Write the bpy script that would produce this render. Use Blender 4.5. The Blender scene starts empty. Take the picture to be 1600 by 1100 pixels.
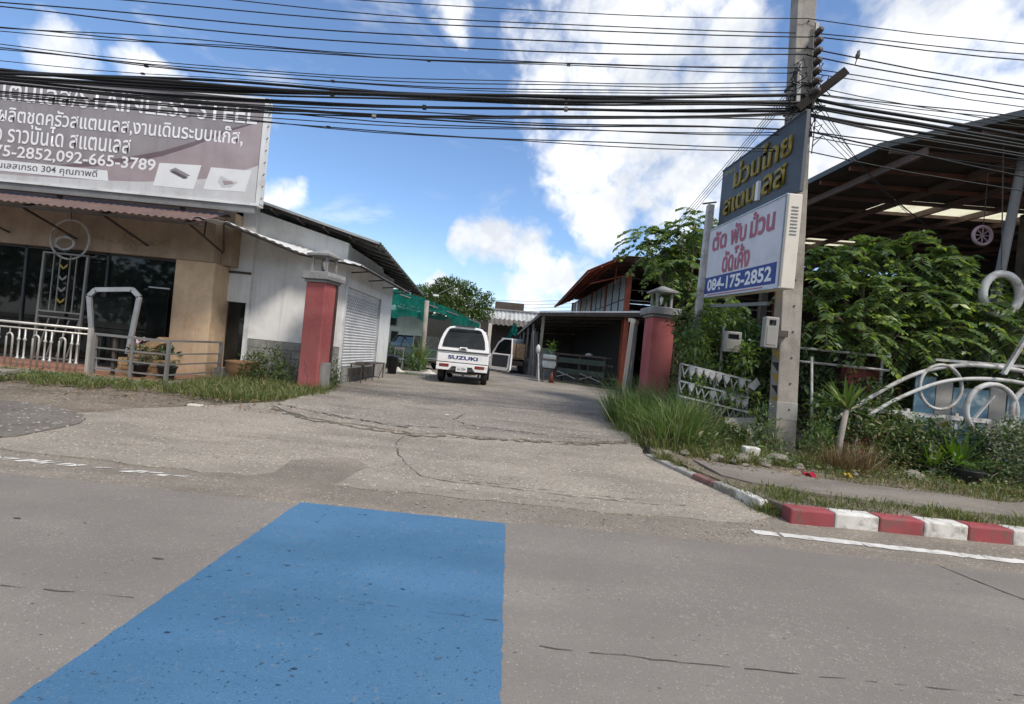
import bpy, bmesh, math, random
import numpy as np
from mathutils import Vector, Matrix
from mathutils.geometry import delaunay_2d_cdt

random.seed(7)
RNG = np.random.default_rng(11)
SC = bpy.context.scene
COL = SC.collection
R = math.radians

# ------------------------------------------------------------------ camera
cam_data = bpy.data.cameras.new('camera')
cam_data.sensor_width = 36.0
cam_data.lens = 36.0 * 750.0 / 1600.0
cam_data.clip_start = 0.05
cam_data.clip_end = 3000
cam = bpy.data.objects.new('camera', cam_data)
COL.objects.link(cam)
_r = R(5.5)
_right = Vector((math.cos(_r), 0, math.sin(_r)))
_up = Vector((-math.sin(_r), 0, math.cos(_r)))
_back = Vector((0, -1, 0))
cam.matrix_world = Matrix(((_right.x, _up.x, _back.x, 0), (_right.y, _up.y, _back.y, 0),
                           (_right.z, _up.z, _back.z, 1.4), (0, 0, 0, 1)))
SC.camera = cam

# ------------------------------------------------------------------ light and exposure
SUN_AZ, SUN_EL = R(138), R(52)          # azimuth clockwise from +Y (the view direction)
SC.view_settings.view_transform = 'Standard'
SC.view_settings.look = 'None'
SC.view_settings.gamma = 1.0
SC.view_settings.use_curve_mapping = False
SC.view_settings.exposure = 0.87
SC.cycles.use_denoising = True
SC.cycles.max_bounces = 5
SC.cycles.diffuse_bounces = 3
SC.cycles.glossy_bounces = 3
SC.cycles.transparent_max_bounces = 8

sun_data = bpy.data.lights.new('sun', 'SUN')
sun_data.energy = 2.0
sun_data.angle = R(12.0)
sun_data.color = (1.0, 0.93, 0.83)
sun = bpy.data.objects.new('sun', sun_data)
COL.objects.link(sun)
_sd = Vector((math.sin(SUN_AZ) * math.cos(SUN_EL), math.cos(SUN_AZ) * math.cos(SUN_EL), math.sin(SUN_EL)))
sun.rotation_euler = _sd.to_track_quat('Z', 'Y').to_euler()
sun.location = _sd * 40


class NT:
    """small helper around a node tree"""
    def __init__(self, tree):
        self.t = tree
        self.n = tree.nodes
        self.l = tree.links

    def new(self, typ, **kw):
        nd = self.n.new(typ)
        for k, v in kw.items():
            setattr(nd, k, v)
        return nd

    def put(self, sock, val):
        if hasattr(val, 'is_output'):
            self.l.new(val, sock)
        elif val is not None:
            if sock.type == 'RGBA' and len(val) == 3:
                val = (*val, 1)
            sock.default_value = val

    def math(self, op, a, b=None, c=None, clamp=False):
        nd = self.new('ShaderNodeMath', operation=op, use_clamp=clamp)
        for i, v in enumerate((a, b, c)):
            if v is not None:
                self.put(nd.inputs[i], v)
        return nd.outputs[0]

    def vmath(self, op, a, b=None):
        nd = self.new('ShaderNodeVectorMath', operation=op)
        self.put(nd.inputs[0], a)
        if b is not None:
            self.put(nd.inputs[1], b)
        return nd.outputs['Value'] if op in ('DISTANCE', 'LENGTH', 'DOT_PRODUCT') else nd.outputs[0]

    def mix(self, f, a, b, blend='MIX'):
        nd = self.new('ShaderNodeMix', data_type='RGBA', blend_type=blend)
        self.put(nd.inputs[0], f)
        self.put(nd.inputs[6], a)
        self.put(nd.inputs[7], b)
        return nd.outputs[2]

    def noise(self, vec, scale, detail=4, rough=0.55, dist=0.0):
        nd = self.new('ShaderNodeTexNoise')
        self.put(nd.inputs['Vector'], vec)
        nd.inputs['Scale'].default_value = scale
        nd.inputs['Detail'].default_value = detail
        nd.inputs['Roughness'].default_value = rough
        nd.inputs['Distortion'].default_value = dist
        return nd.outputs[0]

    def voro(self, vec, scale, feature='F1', out='Distance'):
        nd = self.new('ShaderNodeTexVoronoi', feature=feature)
        self.put(nd.inputs['Vector'], vec)
        nd.inputs['Scale'].default_value = scale
        return nd.outputs[out]

    def rng(self, v, a, b, c=0.0, d=1.0, smooth=True):
        nd = self.new('ShaderNodeMapRange', interpolation_type='SMOOTHSTEP' if smooth else 'LINEAR')
        self.put(nd.inputs[0], v)
        for i, x in enumerate((a, b, c, d)):
            nd.inputs[i + 1].default_value = x
        return nd.outputs[0]


world = bpy.data.worlds.new('World')
SC.world = world
world.use_nodes = True
W = NT(world.node_tree)
W.n.clear()
sky = W.new('ShaderNodeTexSky', sky_type='NISHITA')
sky.sun_disc = False
sky.sun_elevation = SUN_EL
sky.sun_rotation = SUN_AZ
sky.air_density = 1.0
sky.dust_density = 0.7
sky.ozone_density = 1.6
tc = W.new('ShaderNodeTexCoord')
N = W.vmath('NORMALIZE', tc.outputs['Generated'])
# cumulus masses, seen and added: centre direction and angular radius
CLOUDS = [(0.15, 0.815, 0.555, 0.22), (0.319, 0.841, 0.436, 0.154), (0.172, 0.885, 0.432, 0.178),
          (0.276, 0.891, 0.361, 0.146), (0.135, 0.943, 0.304, 0.092), (0.09, 0.93, 0.357, 0.096), (0.152, 0.951, 0.269, 0.074),
          (-0.061, 0.972, 0.228, 0.077), (-0.107, 0.966, 0.236, 0.044), (0.02, 0.979, 0.205, 0.071),
          (0.063, 0.984, 0.164, 0.059), (0.313, 0.78, 0.542, 0.083), (0.542, 0.678, 0.497, 0.112), (0.622, 0.668, 0.409, 0.138),
          (0.546, 0.729, 0.414, 0.108), (0.528, 0.765, 0.369, 0.107), (0.466, 0.761, 0.452, 0.053),
          (0.451, 0.808, 0.379, 0.078), (-0.441, 0.868, 0.231, 0.043),
          (-0.663, 0.662, 0.349, 0.05), (-0.585, 0.718, 0.377, 0.049),
          (-0.163, 0.807, 0.568, 0.05), (0.221, 0.93, 0.295, 0.03), 
          (-0.142, 0.984, 0.105, 0.055), (0.028, 0.992, 0.122, 0.07), (0.116, 0.981, 0.156, 0.05), (0.306, 0.897, 0.318, 0.068),
          (0.404, 0.855, 0.325, 0.074),
          (0.85, 0.3, 0.42, 0.34), (0.75, -0.4, 0.5, 0.42), (0.1, -0.85, 0.5, 0.45), (-0.7, -0.5, 0.5, 0.42), (-0.92, 0.1, 0.36, 0.26),  # unseen clouds out of view, added for whiter, brighter ambient light
          (-0.2, 0.1, 0.97, 0.32), (0.6, -0.1, 0.78, 0.34), (-0.2, -0.5, 0.82, 0.3), (0.5, -0.75, 0.4, 0.3), (-0.45, -0.8, 0.35, 0.3), (0.93, -0.05, 0.3, 0.25)]
warp = W.new('ShaderNodeTexNoise')
W.put(warp.inputs['Vector'], N)
warp.inputs['Scale'].default_value = 9.0
warp.inputs['Detail'].default_value = 2.0
wv = W.vmath('SUBTRACT', warp.outputs['Color'], (0.5, 0.5, 0.5))
wv = W.vmath('MULTIPLY', wv, (0.12, 0.12, 0.12))
NW = W.vmath('ADD', N, wv)
acc = None
for (x, y, z, r) in CLOUDS:
    d = W.vmath('DISTANCE', NW, (x, y, z))
    m = W.math('MULTIPLY_ADD', d, -1.0 / (r * 1.15), 1.0, clamp=True)
    acc = m if acc is None else W.math('MAXIMUM', acc, m)
f1 = W.noise(N, 7.0, 4, 0.6, 0.1)
f1b = W.noise(N, 13.0, 3, 0.6, 0.0)
f2 = W.noise(W.vmath('ADD', N, (-0.012, 0.0, 0.022)), 13.0, 3, 0.6, 0.0)
wisp = W.noise(W.vmath('MULTIPLY', N, (1.0, 1.0, 2.4)), 4.0, 4, 0.66, 0.5)
f3 = W.noise(N, 24.0, 4, 0.6, 0.3)
dens = W.math('MULTIPLY_ADD', W.math('SUBTRACT', f1, 0.5), 1.15, W.math('POWER', acc, 0.60))
dens = W.math('MULTIPLY_ADD', W.math('SUBTRACT', f3, 0.5), 0.9, dens)
alpha = W.math('MULTIPLY', W.rng(dens, 0.25, 0.86), 0.97)
thin = W.math('MULTIPLY', W.rng(wisp, 0.52, 0.76), 0.36)
zz = W.new('ShaderNodeSeparateXYZ')
W.put(zz.inputs[0], N)
haze_low = W.math('MULTIPLY', W.rng(zz.outputs[2], 0.24, 0.0), 0.42)
alpha = W.math('MAXIMUM', alpha, thin)
alpha = W.math('MAXIMUM', alpha, haze_low)
relief = W.rng(W.math('SUBTRACT', f1b, f2), -0.10, 0.10, 0.0, 1.0)
big = W.rng(W.noise(N, 3.2, 2, 0.5), 0.36, 0.62)
lum = W.math('MULTIPLY_ADD', relief, 0.30, W.math('MULTIPLY', big, 0.62))
ccol = W.mix(W.math('ADD', lum, 0.0, clamp=True), (3.8, 4.0, 4.3), (6.2, 6.2, 6.2))
lp_sky = W.mix(1.0, sky.outputs[0], (0.76, 0.86, 0.97), 'MULTIPLY')
fin = W.mix(alpha, lp_sky, ccol)
bg = W.new('ShaderNodeBackground')
W.put(bg.inputs[0], fin)
bg.inputs[1].default_value = 0.115
wo = W.new('ShaderNodeOutputWorld')
W.l.new(bg.outputs[0], wo.inputs[0])

# ------------------------------------------------------------------ materials
MATS = {}


def mat(name, base, rough=0.65, var=0.18, scale=2.5, bump=0.15, bscale=35.0, metal=0.0, dirt=None, dscale=1.2, dirt_amt=0.5, spec=0.4, streak=0.0):
    """painted / plain surface with uneven tone, fine relief and optional grime"""
    m = bpy.data.materials.new(name)
    m.use_nodes = True
    t = NT(m.node_tree)
    p = m.node_tree.nodes['Principled BSDF']
    g = t.new('ShaderNodeNewGeometry')
    pos = g.outputs['Position']
    n1 = t.noise(pos, scale, 5, 0.6)
    f = t.rng(n1, 0.25, 0.75)
    lo = tuple(c * (1 - var) for c in base)
    hi = tuple(min(1, c * (1 + var)) for c in base)
    col = t.mix(f, lo, hi)
    if streak:
        sv = t.vmath('MULTIPLY', pos, (9.0, 9.0, 0.5))
        s = t.rng(t.noise(sv, 1.0, 4, 0.6), 0.48, 0.75)
        col = t.mix(t.math('MULTIPLY', s, streak), col, tuple(c * 0.35 for c in base))
    if dirt:
        d = t.rng(t.noise(pos, dscale, 7, 0.68), 0.45, 0.72)
        col = t.mix(t.math('MULTIPLY', d, dirt_amt), col, dirt)
    t.put(p.inputs['Base Color'], col)
    n2 = t.noise(pos, bscale, 4, 0.6)
    p.inputs['Metallic'].default_value = metal
    p.inputs['Specular IOR Level'].default_value = spec
    t.put(p.inputs['Roughness'], t.rng(n2, 0.2, 0.8, max(0.02, rough - 0.1), min(1, rough + 0.1)))
    if bump:
        b = t.new('ShaderNodeBump')
        b.inputs['Strength'].default_value = bump
        b.inputs['Distance'].default_value = 0.01
        t.put(b.inputs['Height'], n2)
        t.l.new(b.outputs[0], p.inputs['Normal'])
    MATS[name] = m
    return m


def mat_leaf(name, c1, c2, c3=None, trans=0.35, rough=0.5):
    m = bpy.data.materials.new(name)
    m.use_nodes = True
    t = NT(m.node_tree)
    p = m.node_tree.nodes['Principled BSDF']
    out = m.node_tree.nodes['Material Output']
    g = t.new('ShaderNodeNewGeometry')
    ri = g.outputs['Random Per Island']
    n1 = t.noise(g.outputs['Position'], 1.6, 3, 0.6)
    f = t.math('ADD', t.math('MULTIPLY', ri, 0.6), t.math('MULTIPLY', t.rng(n1, 0.3, 0.7), 0.4))
    col = t.mix(f, c1, c2)
    if c3:
        col = t.mix(t.rng(ri, 0.78, 0.92), col, c3)
    t.put(p.inputs['Base Color'], col)
    p.inputs['Roughness'].default_value = rough
    p.inputs['Specular IOR Level'].default_value = 0.5
    tr = t.new('ShaderNodeBsdfTranslucent')
    t.put(tr.inputs[0], t.mix(1.0, col, (1.25, 1.35, 0.6), 'MULTIPLY'))
    mx = t.new('ShaderNodeMixShader')
    mx.inputs[0].default_value = trans
    t.l.new(p.outputs[0], mx.inputs[1])
    t.l.new(tr.outputs[0], mx.inputs[2])
    t.l.new(mx.outputs[0], out.inputs[0])
    MATS[name] = m
    return m


def mat_ground(name, base, warm, speck=0.5, agg=70.0, big=0.6, blotch=0.35, bump=0.5, stain=None, stain_amt=0.5, pit=0.25, rough=0.85, peb=0.5, pscale=7.0, wear=None, wear_amt=0.6):
    """asphalt or concrete with aggregate, blotches, pits and stains"""
    m = bpy.data.materials.new(name)
    m.use_nodes = True
    t = NT(m.node_tree)
    p = m.node_tree.nodes['Principled BSDF']
    g = t.new('ShaderNodeNewGeometry')
    pos = g.outputs['Position']
    f = t.rng(t.noise(pos, big, 7, 0.62, 0.3), 0.3, 0.7)
    col = t.mix(f, base, warm)
    f2 = t.rng(t.noise(t.vmath('MULTIPLY', pos, (0.5, 1.6, 1.0)), 1.3, 6, 0.65, 0.4), 0.42, 0.68)
    col = t.mix(t.math('MULTIPLY', f2, blotch), col, tuple(c * 0.62 for c in base))
    if stain:
        f3 = t.rng(t.noise(pos, 0.33, 6, 0.62, 0.5), 0.5, 0.66)
        col = t.mix(t.math('MULTIPLY', f3, stain_amt), col, stain)
    vd = t.voro(pos, agg, 'F1', 'Distance')
    vc = t.voro(pos, agg, 'F1', 'Color')
    sp = t.new('ShaderNodeSeparateColor')
    t.put(sp.inputs[0], vc)
    inside = t.rng(vd, 0.5, 0.28)
    ton = t.math('MULTIPLY', t.math('SUBTRACT', sp.outputs[2], 0.5), peb)
    hsv = t.new('ShaderNodeHueSaturation')
    t.put(hsv.inputs['Value'], t.math('ADD', t.math('MULTIPLY', ton, inside), 1.0))
    t.put(hsv.inputs['Color'], col)
    col = hsv.outputs[0]
    light = t.math('MULTIPLY', t.rng(sp.outputs[0], 0.80, 0.97), inside)
    dark = t.math('MULTIPLY', t.rng(sp.outputs[1], 0.78, 0.95), inside)
    col = t.mix(t.math('MULTIPLY', light, speck), col, (0.66, 0.62, 0.56) if base[2] < base[0] * 1.3 else (0.30, 0.42, 0.52))
    col = t.mix(t.math('MULTIPLY', dark, speck * 0.8), col, tuple(c * 0.3 for c in base))
    fine = t.noise(pos, 180.0, 3, 0.7)
    col = t.mix(t.rng(fine, 0.3, 0.7, 0.0, 0.35), col, tuple(c * 0.6 for c in base))
    pits = t.math('MULTIPLY', t.rng(t.voro(t.vmath('MULTIPLY', pos, (1.0, 1.7, 1.0)), pscale), 0.13, 0.05), t.rng(t.noise(pos, 3.0, 3), 0.48, 0.58))
    col = t.mix(t.math('MULTIPLY', pits, pit * 2.5, clamp=True), col, tuple(c * 0.3 for c in base))
    if wear:
        wf = t.math('MULTIPLY', t.rng(t.noise(pos, 26.0, 5, 0.72), 0.56, 0.66), t.rng(t.noise(pos, 1.1, 5, 0.6, 0.4), 0.42, 0.62))
        col = t.mix(t.math('MULTIPLY', wf, wear_amt), col, wear)
        trk = t.rng(t.noise(t.vmath('MULTIPLY', pos, (0.25, 1.5, 1.0)), 1.0, 3, 0.5), 0.35, 0.65)
        col = t.mix(t.math('MULTIPLY', trk, 0.48), col, tuple(c * 0.74 for c in base))
    t.put(p.inputs['Base Color'], col)
    p.inputs['Roughness'].default_value = rough
    p.inputs['Specular IOR Level'].default_value = 0.15
    h = t.math('ADD', t.math('MULTIPLY', inside, t.math('MULTIPLY', sp.outputs[2], 0.7)), t.math('MULTIPLY', fine, 0.5))
    h = t.math('SUBTRACT', h, t.math('MULTIPLY', pits, 1.2))
    b = t.new('ShaderNodeBump')
    b.inputs['Strength'].default_value = bump
    b.inputs['Distance'].default_value = 0.006
    t.put(b.inputs['Height'], h)
    t.l.new(b.outputs[0], p.inputs['Normal'])
    MATS[name] = m
    return m


def mat_glass(name, tint, clear=0.45, rough=0.03):
    m = bpy.data.materials.new(name)
    m.use_nodes = True
    t = NT(m.node_tree)
    m.node_tree.nodes.remove(m.node_tree.nodes['Principled BSDF'])
    out = m.node_tree.nodes['Material Output']
    tr = t.new('ShaderNodeBsdfTransparent')
    t.put(tr.inputs[0], tint)
    df = t.new('ShaderNodeBsdfDiffuse')
    g = t.new('ShaderNodeNewGeometry')
    dn = t.rng(t.noise(g.outputs['Position'], 3.0, 6, 0.65), 0.35, 0.75)
    t.put(df.inputs[0], t.mix(dn, (0.012, 0.015, 0.016), (0.035, 0.04, 0.04)))
    m1 = t.new('ShaderNodeMixShader')
    m1.inputs[0].default_value = 1 - clear
    t.l.new(tr.outputs[0], m1.inputs[1])
    t.l.new(df.outputs[0], m1.inputs[2])
    gl = t.new('ShaderNodeBsdfGlossy')
    gl.inputs['Roughness'].default_value = rough
    fr = t.new('ShaderNodeFresnel')
    fr.inputs[0].default_value = 1.5
    m2 = t.new('ShaderNodeMixShader')
    t.l.new(fr.outputs[0], m2.inputs[0])
    t.l.new(m1.outputs[0], m2.inputs[1])
    t.l.new(gl.outputs[0], m2.inputs[2])
    t.l.new(m2.outputs[0], out.inputs[0])
    MATS[name] = m
    return m


def mat_net(name, c):
    m = bpy.data.materials.new(name)
    m.use_nodes = True
    t = NT(m.node_tree)
    m.node_tree.nodes.remove(m.node_tree.nodes['Principled BSDF'])
    out = m.node_tree.nodes['Material Output']
    g = t.new('ShaderNodeNewGeometry')
    f = t.rng(t.noise(g.outputs['Position'], 3.5, 5, 0.65), 0.3, 0.7)
    col = t.mix(f, tuple(x * 0.7 for x in c), tuple(x * 1.25 for x in c))
    df = t.new('ShaderNodeBsdfDiffuse')
    t.put(df.inputs[0], col)
    tl = t.new('ShaderNodeBsdfTranslucent')
    t.put(tl.inputs[0], col)
    tp = t.new('ShaderNodeBsdfTransparent')
    a = t.new('ShaderNodeMixShader')
    a.inputs[0].default_value = 0.45
    t.l.new(df.outputs[0], a.inputs[1])
    t.l.new(tl.outputs[0], a.inputs[2])
    b = t.new('ShaderNodeMixShader')
    b.inputs[0].default_value = 0.18
    t.l.new(a.outputs[0], b.inputs[1])
    t.l.new(tp.outputs[0], b.inputs[2])
    t.l.new(b.outputs[0], out.inputs[0])
    MATS[name] = m


mat_ground('road_concrete', wear=(0.36, 0.33, 0.295), wear_amt=0.65, base=(0.215, 0.195, 0.173), warm=(0.275, 0.25, 0.222), peb=0.25, pscale=11.0, speck=0.42, agg=95, big=0.5, blotch=0.22, bump=0.35, stain=(0.185, 0.17, 0.155), stain_amt=0.5, pit=0.4)
mat_ground('blue_paint', wear=(0.17, 0.20, 0.23), wear_amt=0.75, base=(0.065, 0.16, 0.28), warm=(0.09, 0.205, 0.34), peb=0.2, pscale=7.5, speck=0.22, agg=95, big=0.7, blotch=0.22, bump=0.4, stain=(0.10, 0.19, 0.28), stain_amt=0.7, pit=0.9, rough=0.7)
mat_ground('shoulder_asphalt', (0.225, 0.197, 0.163), (0.34, 0.295, 0.24), peb=0.9, wear=(0.38, 0.33, 0.265), wear_amt=0.8, speck=0.8, agg=45, big=1.1, blotch=0.5, bump=0.8, stain=(0.31, 0.275, 0.235), stain_amt=0.75)
mat_ground('apron_asphalt', (0.28, 0.247, 0.205), (0.37, 0.327, 0.27), peb=1.0, speck=0.8, agg=34, big=0.55, blotch=0.5, bump=1.0, stain=(0.19, 0.17, 0.15), stain_amt=0.6)
mat_ground('yard_surface', (0.225, 0.20, 0.17), (0.32, 0.285, 0.24), peb=1.1, speck=0.8, agg=24, big=0.45, blotch=0.75, bump=1.0, stain=(0.34, 0.30, 0.25), stain_amt=0.8, pit=0.6)
mat_ground('gravel_surface', (0.15, 0.135, 0.12), (0.22, 0.195, 0.17), speck=1.0, agg=26, big=0.8, blotch=0.5, bump=1.0)
mat_ground('dirt', (0.17, 0.14, 0.11), (0.27, 0.225, 0.175), speck=0.6, agg=30, big=0.7, blotch=0.6, bump=1.0, stain=(0.09, 0.10, 0.04), stain_amt=0.7)
mat_ground('path_concrete', (0.20, 0.175, 0.15), (0.27, 0.24, 0.205), speck=0.5, agg=60, big=1.0, blotch=0.5, bump=0.7)
mat('crack_dark', (0.085, 0.075, 0.064), 0.95, var=0.4, scale=8)
mat('chip_blue', (0.05, 0.09, 0.14), 0.85, var=0.5, scale=20)
mat('rubble_dark', (0.125, 0.108, 0.088), 0.95, var=0.45, scale=14, bump=1.0, bscale=50)
mat('kerb_worn', (0.30, 0.28, 0.255), 0.9, dirt=(0.14, 0.13, 0.11), dscale=7, dirt_amt=1.0)
mat('road_white', (0.62, 0.60, 0.56), 0.8, dirt=(0.26, 0.24, 0.21), dscale=7, dirt_amt=0.9)
mat('kerb_red', (0.29, 0.06, 0.067), 0.8, var=0.2, dirt=(0.15, 0.10, 0.085), dscale=6, dirt_amt=0.85)
mat('kerb_white', (0.60, 0.58, 0.54), 0.8, dirt=(0.18, 0.165, 0.14), dscale=6, dirt_amt=0.95)
mat('concrete', (0.30, 0.285, 0.265), 0.9, var=0.2, dirt=(0.14, 0.13, 0.115), dscale=2.2, bump=0.5, bscale=60)
mat('block', (0.27, 0.265, 0.25), 0.95, var=0.25, scale=4, dirt=(0.13, 0.13, 0.11), bump=0.7, bscale=80)
mat('mortar', (0.20, 0.195, 0.185), 0.95)
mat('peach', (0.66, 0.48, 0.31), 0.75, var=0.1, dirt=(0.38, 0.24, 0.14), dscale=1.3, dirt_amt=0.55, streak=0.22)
mat('peach_shaded', (0.40, 0.295, 0.205), 0.8, var=0.15, dirt=(0.26, 0.18, 0.12), dscale=1.7, dirt_amt=0.6, streak=0.3)  # peach paint with the awning's shade put into the colour
mat('white_wall', (0.74, 0.73, 0.71), 0.75, var=0.05, dirt=(0.42, 0.41, 0.38), dscale=1.3, dirt_amt=0.5, streak=0.28)
mat('cool_wall', (0.72, 0.74, 0.73), 0.7, var=0.05, dirt=(0.45, 0.45, 0.42), dscale=1.4, dirt_amt=0.4, streak=0.22)
mat('mint_wall', (0.50, 0.56, 0.50), 0.8, var=0.1, dirt=(0.25, 0.27, 0.24), dscale=0.8, dirt_amt=0.6, streak=0.3)
mat_ground('red_plaster', (0.39, 0.105, 0.105), (0.50, 0.165, 0.16), speck=0.22, agg=45, big=1.6, blotch=0.35, bump=0.5, stain=(0.44, 0.19, 0.17), stain_amt=0.6, pit=0.5, rough=0.8, peb=0.25, pscale=9.0, wear=(0.42, 0.26, 0.23), wear_amt=0.6)
mat('grey_cap', (0.28, 0.275, 0.27), 0.85, var=0.2, dirt=(0.12, 0.115, 0.11), dscale=3, dirt_amt=0.6)
mat('galv', (0.50, 0.51, 0.52), 0.45, var=0.12, metal=0.6, dirt=(0.22, 0.19, 0.16), dscale=1.8, dirt_amt=0.5)
mat('sheet_white', (0.66, 0.67, 0.67), 0.55, var=0.08, dirt=(0.25, 0.23, 0.21), dscale=1.3, dirt_amt=0.6)
mat('sheet_brown', (0.15, 0.098, 0.088), 0.6, var=0.15, dirt=(0.10, 0.07, 0.06), dscale=1.5)
mat('sheet_green', (0.30, 0.37, 0.345), 0.55, var=0.15, dirt=(0.06, 0.08, 0.07), dscale=1.2)
mat('sheet_rust', (0.19, 0.085, 0.06), 0.7, var=0.25, dirt=(0.09, 0.05, 0.04), dscale=1.0)
mat('sheet_shaded', (0.062, 0.050, 0.043), 0.7, var=0.25, dirt=(0.045, 0.04, 0.035), dscale=1.0)  # brown sheet, darkened to carry the shade inside the sheds
mat('sheet_grey', (0.30, 0.29, 0.28), 0.7, var=0.2, dirt=(0.14, 0.12, 0.10), dscale=0.9)
mat('tile_grey', (0.12, 0.105, 0.093), 0.85, var=0.35, scale=5, dirt=(0.09, 0.08, 0.07), dscale=1.5)
mat('tarred_wood', (0.030, 0.026, 0.023), 0.95, var=0.3, spec=0.05)
mat('fascia_slate', (0.10, 0.11, 0.112), 0.6, var=0.2)
mat('steel_dark', (0.062, 0.048, 0.04), 0.6, var=0.3, dirt=(0.10, 0.05, 0.03), dscale=4)
mat('steel_grey', (0.25, 0.245, 0.24), 0.5, var=0.15, metal=0.4, dirt=(0.14, 0.10, 0.07), dscale=5)
mat('stainless', (0.50, 0.48, 0.45), 0.42, var=0.12, metal=0.35, dirt=(0.30, 0.26, 0.21), dscale=3, dirt_amt=0.4)
mat('steel_white', (0.48, 0.48, 0.475), 0.6, var=0.18, dirt=(0.19, 0.135, 0.095), dscale=6, dirt_amt=0.85, bump=0.4)
mat('orange_steel', (0.36, 0.085, 0.045), 0.6, var=0.2, dirt=(0.16, 0.06, 0.04), dscale=3)
mat('panel_grey', (0.42, 0.45, 0.48), 0.6, var=0.08, dirt=(0.28, 0.29, 0.30), dscale=1.3)
mat('terracotta', (0.33, 0.165, 0.11), 0.7, var=0.2, scale=4, dirt=(0.22, 0.15, 0.11), dscale=2)
mat('shutter', (0.62, 0.63, 0.64), 0.5, var=0.06, dirt=(0.36, 0.36, 0.36), dscale=2.0, dirt_amt=0.5)
mat('aluminium_dark', (0.045, 0.047, 0.05), 0.45)
mat('interior_shade', (0.03, 0.03, 0.029), 0.9)  # near-black: the shade of unlit interiors is put into the colour
mat('wood', (0.34, 0.22, 0.12), 0.8, var=0.3, scale=6, dirt=(0.16, 0.11, 0.07), dscale=4)
mat('bark', (0.16, 0.125, 0.095), 0.9, var=0.3, scale=9, bump=0.8)
mat('black_plastic', (0.022, 0.024, 0.026), 0.5)
mat('rubber', (0.02, 0.02, 0.02), 0.85, bump=0.4)
mat('cable', (0.012, 0.012, 0.013), 0.6, bump=0)
mat('van_white', (0.82, 0.82, 0.82), 0.28, var=0.03, bump=0.0, dirt=(0.50, 0.47, 0.43), dscale=2.5, dirt_amt=0.35, spec=0.5)
mat('van_seam', (0.06, 0.06, 0.062), 0.7)
mat('van_blue', (0.02, 0.03, 0.16), 0.5)
mat('lamp_red', (0.22, 0.025, 0.02), 0.3, bump=0)
mat('lamp_amber', (0.20, 0.05, 0.025), 0.3, bump=0)
mat('plate_white', (0.68, 0.69, 0.70), 0.4)
mat('door_trim', (0.025, 0.027, 0.032), 0.7)
mat('car_green', (0.035, 0.055, 0.045), 0.4, dirt=(0.10, 0.10, 0.08), dscale=3)
mat('chrome', (0.55, 0.55, 0.56), 0.2, metal=1.0, bump=0)
mat('bb_dark', (0.26, 0.235, 0.245), 0.6, var=0.10, dirt=(0.30, 0.28, 0.28), dscale=0.7, dirt_amt=0.7, streak=0.2)
mat('bb_mauve', (0.33, 0.275, 0.29), 0.6, var=0.10, dirt=(0.40, 0.35, 0.36), dscale=0.8, dirt_amt=0.6, streak=0.15)
mat('bb_edge', (0.15, 0.11, 0.125), 0.6, var=0.15)
mat('bb_white', (0.54, 0.54, 0.55), 0.6, var=0.06, dirt=(0.36, 0.35, 0.35), dscale=1.2, streak=0.2)
mat('bb_card', (0.70, 0.71, 0.73), 0.6, var=0.04)
mat('bb_text', (0.78, 0.77, 0.79), 0.6, var=0.04)
mat('bb_ink', (0.10, 0.09, 0.10), 0.6)
mat('sign_slate', (0.065, 0.075, 0.088), 0.55, var=0.12, dirt=(0.10, 0.11, 0.12), dscale=2)
mat('gold', (0.34, 0.25, 0.045), 0.45, var=0.25, scale=6, metal=0.35, dirt=(0.12, 0.10, 0.05), dscale=6)
mat('banner', (0.64, 0.64, 0.68), 0.6, var=0.06, dirt=(0.45, 0.44, 0.46), dscale=1.6, dirt_amt=0.5)
mat('banner_red', (0.42, 0.12, 0.17), 0.6, var=0.15)
mat('banner_blue', (0.025, 0.05, 0.24), 0.55, var=0.1)
mat('banner_text', (0.78, 0.79, 0.82), 0.6, var=0.04)
mat('sign_cream', (0.62, 0.57, 0.49), 0.5, var=0.06, dirt=(0.40, 0.35, 0.28), dscale=2.5)
mat('pole_concrete', (0.31, 0.28, 0.245), 0.88, var=0.2, dirt=(0.13, 0.115, 0.095), dscale=1.6, dirt_amt=0.8, bump=0.5, streak=0.4)
mat('hazard_yellow', (0.40, 0.25, 0.03), 0.7, dirt=(0.15, 0.11, 0.05), dscale=6)
mat('hazard_black', (0.02, 0.02, 0.02), 0.7)
mat('meter_grey', (0.28, 0.27, 0.25), 0.55, dirt=(0.25, 0.22, 0.18), dscale=5, dirt_amt=0.7)
mat('blue_panel', (0.11, 0.21, 0.29), 0.5, var=0.25, scale=5, dirt=(0.55, 0.56, 0.56), dscale=4, dirt_amt=0.8)
mat('skylight', (0.72, 0.68, 0.50), 0.6)
mat('pebble', (0.24, 0.215, 0.185), 0.95, var=0.35, scale=30)
mat('kerb_red_worn', (0.19, 0.085, 0.08), 0.9, var=0.3, dirt=(0.19, 0.17, 0.145), dscale=9, dirt_amt=1.0)
mat('stone', (0.21, 0.19, 0.16), 0.9, var=0.2, dirt=(0.17, 0.15, 0.12), dscale=7, bump=0.6)
mat('clay', (0.26, 0.145, 0.075), 0.75, var=0.2, dirt=(0.12, 0.09, 0.05), dscale=5)
mat('orange', (0.17, 0.05, 0.035), 0.6)
mat('tank_blue', (0.20, 0.235, 0.26), 0.5, var=0.2, dirt=(0.09, 0.09, 0.09), dscale=3)
mat('litter_red', (0.45, 0.02, 0.05), 0.5)
mat('litter_yellow', (0.60, 0.42, 0.05), 0.5)
mat('litter_white', (0.55, 0.52, 0.46), 0.6)
mat('bulb', (0.78, 0.77, 0.74), 0.25, bump=0)
mat('bird_grey', (0.10, 0.09, 0.085), 0.8)
mat('ring_mauve', (0.42, 0.30, 0.33), 0.6)
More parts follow.
